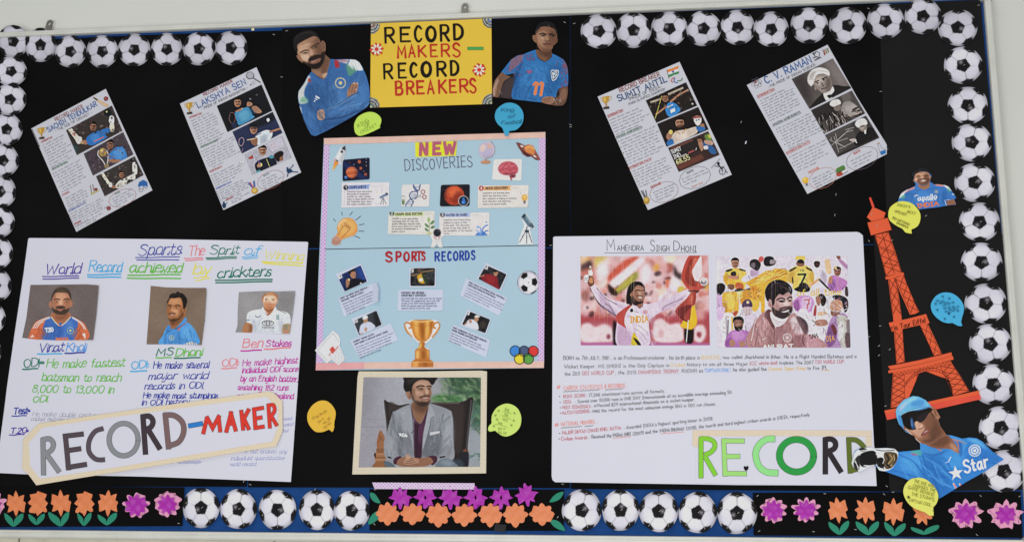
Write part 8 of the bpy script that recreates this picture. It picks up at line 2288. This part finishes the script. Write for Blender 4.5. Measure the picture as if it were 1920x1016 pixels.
bubble('yellow-green speech bubble right of the framed seated man', '180,730 215,735 280,790 370,850 480,870 600,830 700,760 780,650 808,500 790,370 720,240 600,160 480,138 370,165 250,240 160,380 140,500 145,570 100,620 75,660 65,725 105,766', TF(910, 745, 11.95), .0080, '#c2e070', 'yellow_green_paper',
       lambda k: (scrib(k, ((440, 255, 530, 300), (430, 370, 540, 420), (390, 480, 500, 520), (290, 560, 420, 610), (290, 690, 440, 710), (290, 770, 470, 810)), 2, 10, '#7d9448', 70), k.stroke(pts('400,315 500,330 590,370'), 8, '#7d9448'), k.stroke(pts('360,405 470,430 570,490'), 8, '#7d9448'), k.stroke(pts('220,595 330,610 490,665'), 8, '#7d9448'), stars(k, ((300, 300), (230, 400), (265, 490), (195, 640), (655, 350), (640, 515), (585, 620)), 28, 8, '#7d9448')))
bubble("yellow speech bubble reading INDIA'S BEST OPENER overlapping the small smiling cutout", '415,290 350,255 305,215 295,170 310,110 370,66 430,58 500,80 555,140 568,200 545,265 490,298', TW, .0092, '#d8da5e', 'yellow_paper',
       lambda k: (k.text("INDIA'S", (370, 96), (480, 116), 20, 3.4, '#7e7e3c'), k.text('BEST', (455, 154), (525, 172), 20, 3.4, '#7e7e3c'), k.text('OPENER', (348, 150), (445, 180), 20, 3.4, '#7e7e3c'), k.text('RO-HITMAN', (330, 206), (470, 264), 20, 3.8, '#6e6e34'), k.text('SHARMA', (362, 246), (460, 288), 18, 3.8, '#6e6e34')), '494,331 468,328 440,321')
bubble('blue speech bubble covered in tiny writing and stars beside the orange tower', '640,830 540,838 400,800 270,710 170,590 128,450 150,330 250,190 380,120 500,105 640,130 780,220 880,350 918,470 905,590 870,680 815,745 835,810 878,880', TF(1735, 540, 12.7), .0110, '#48a8d2', 'sky_blue_paper',
       lambda k: (scrib(k, ((250, 300, 430, 320), (330, 360, 540, 340), (420, 420, 690, 330), (430, 490, 700, 440), (460, 570, 800, 440), (540, 600, 740, 500)), 3, 11, '#2a6a8a', 62), stars(k, ((415, 205), (570, 250), (245, 375), (285, 520), (775, 540), (680, 685), (460, 735)), 32, 10, '#27607e'), k.poly(disc(558, 612, 26, 26, 10), '#163a50')), '850,911 770,900 700,862')
def star5(x, y, r): return np.array([(x+(r if i % 2 == 0 else r*.42)*math.sin(math.pi*i/5), y-(r if i % 2 == 0 else r*.42)*math.cos(math.pi*i/5)) for i in range(10)])
bubble('yellow speech bubble with a black star, over the crumpled orange flower', '540,785 440,750 320,700 200,600 120,470 92,340 130,210 230,100 350,64 470,60 600,110 720,220 810,350 832,470 800,590 730,680 695,730', TF(1685, 890, 11.29), .0150, '#e2df6a', 'lemon_paper',
       lambda k: ([k.text(t, a, b, h, 9, '#8c8a40', .0) for t, a, b, h in (('THE ONE WHO', (318, 150), (740, 272), 60), ('CHANGES THE', (305, 245), (770, 365), 62), ('GAME BEHIND', (190, 285), (735, 455), 66), ('THE STUMPS,', (262, 425), (758, 555), 62), ('CAPTAIN COOL', (208, 550), (672, 668), 62))], k.poly(star5(203, 468, 42), '#26230f')), '735,860 690,858 645,858')

# ------------------------------------------------------------------ loose staples and a scrap on the black sheets
for i, (x, y, a) in enumerate([(514, 66, -15), (529, 146, -8), (538, 59, 15), (1059, 44, -30), (1077, 46, 20), (1070, 235, -20), (1070, 239, 0), (1389.5, 230, 65), (1651, 173, 5), (1567, 365.5, 75), (1565, 404, 80), (1736, 405, 35), (1629, 452, -50), (1672, 451, 40), (1663, 281, 30),
        (1650, 611, 5), (1648, 648, 35), (1648, 666, 40), (1629, 631, 5), (1660, 761, 20), (1662, 911, -30), (1546, 925, -10), (1657, 926, -35), (1838, 929, -50), (1911, 930, 30), (1420, 929, 40), (1423, 995, 30), (1525, 996, 0), (1603.5, 992, -5), (1831.5, 1002, -40), (1674, 922, 2),
        (458, 902, 60), (470, 908, -25), (336, 980.6, -15), (591, 917, 50), (703, 917, -20), (702, 982, -35), (1046, 969, 60), (1055, 907, -5), (1033, 461, 15), (1834, 12, 20), (1628, 17, -20), (1668, 655, 40)]):
    o = staple(x, y, a, .0026); tag(o, 'thin silver staple pressed into the black paper', 'staple', 'staples in the black paper')
tag(sheet('paper_scrap', pts('1396.5,271 1397.5,266.5 1400,265 1399.4,268.5 1398.6,271'), .0026, PAPER, None, .0003), 'tiny torn white paper scrap on the upper right black sheet', 'paper scrap')
tag(sheet('tape_scrap', pts('472,54.5 477,54 477.5,58.5 472.5,59'), .0030, plain('masking_tape', '#d8cfa8', .6), None, .0003), 'tiny cream bit of masking tape under the top rail', 'tape')
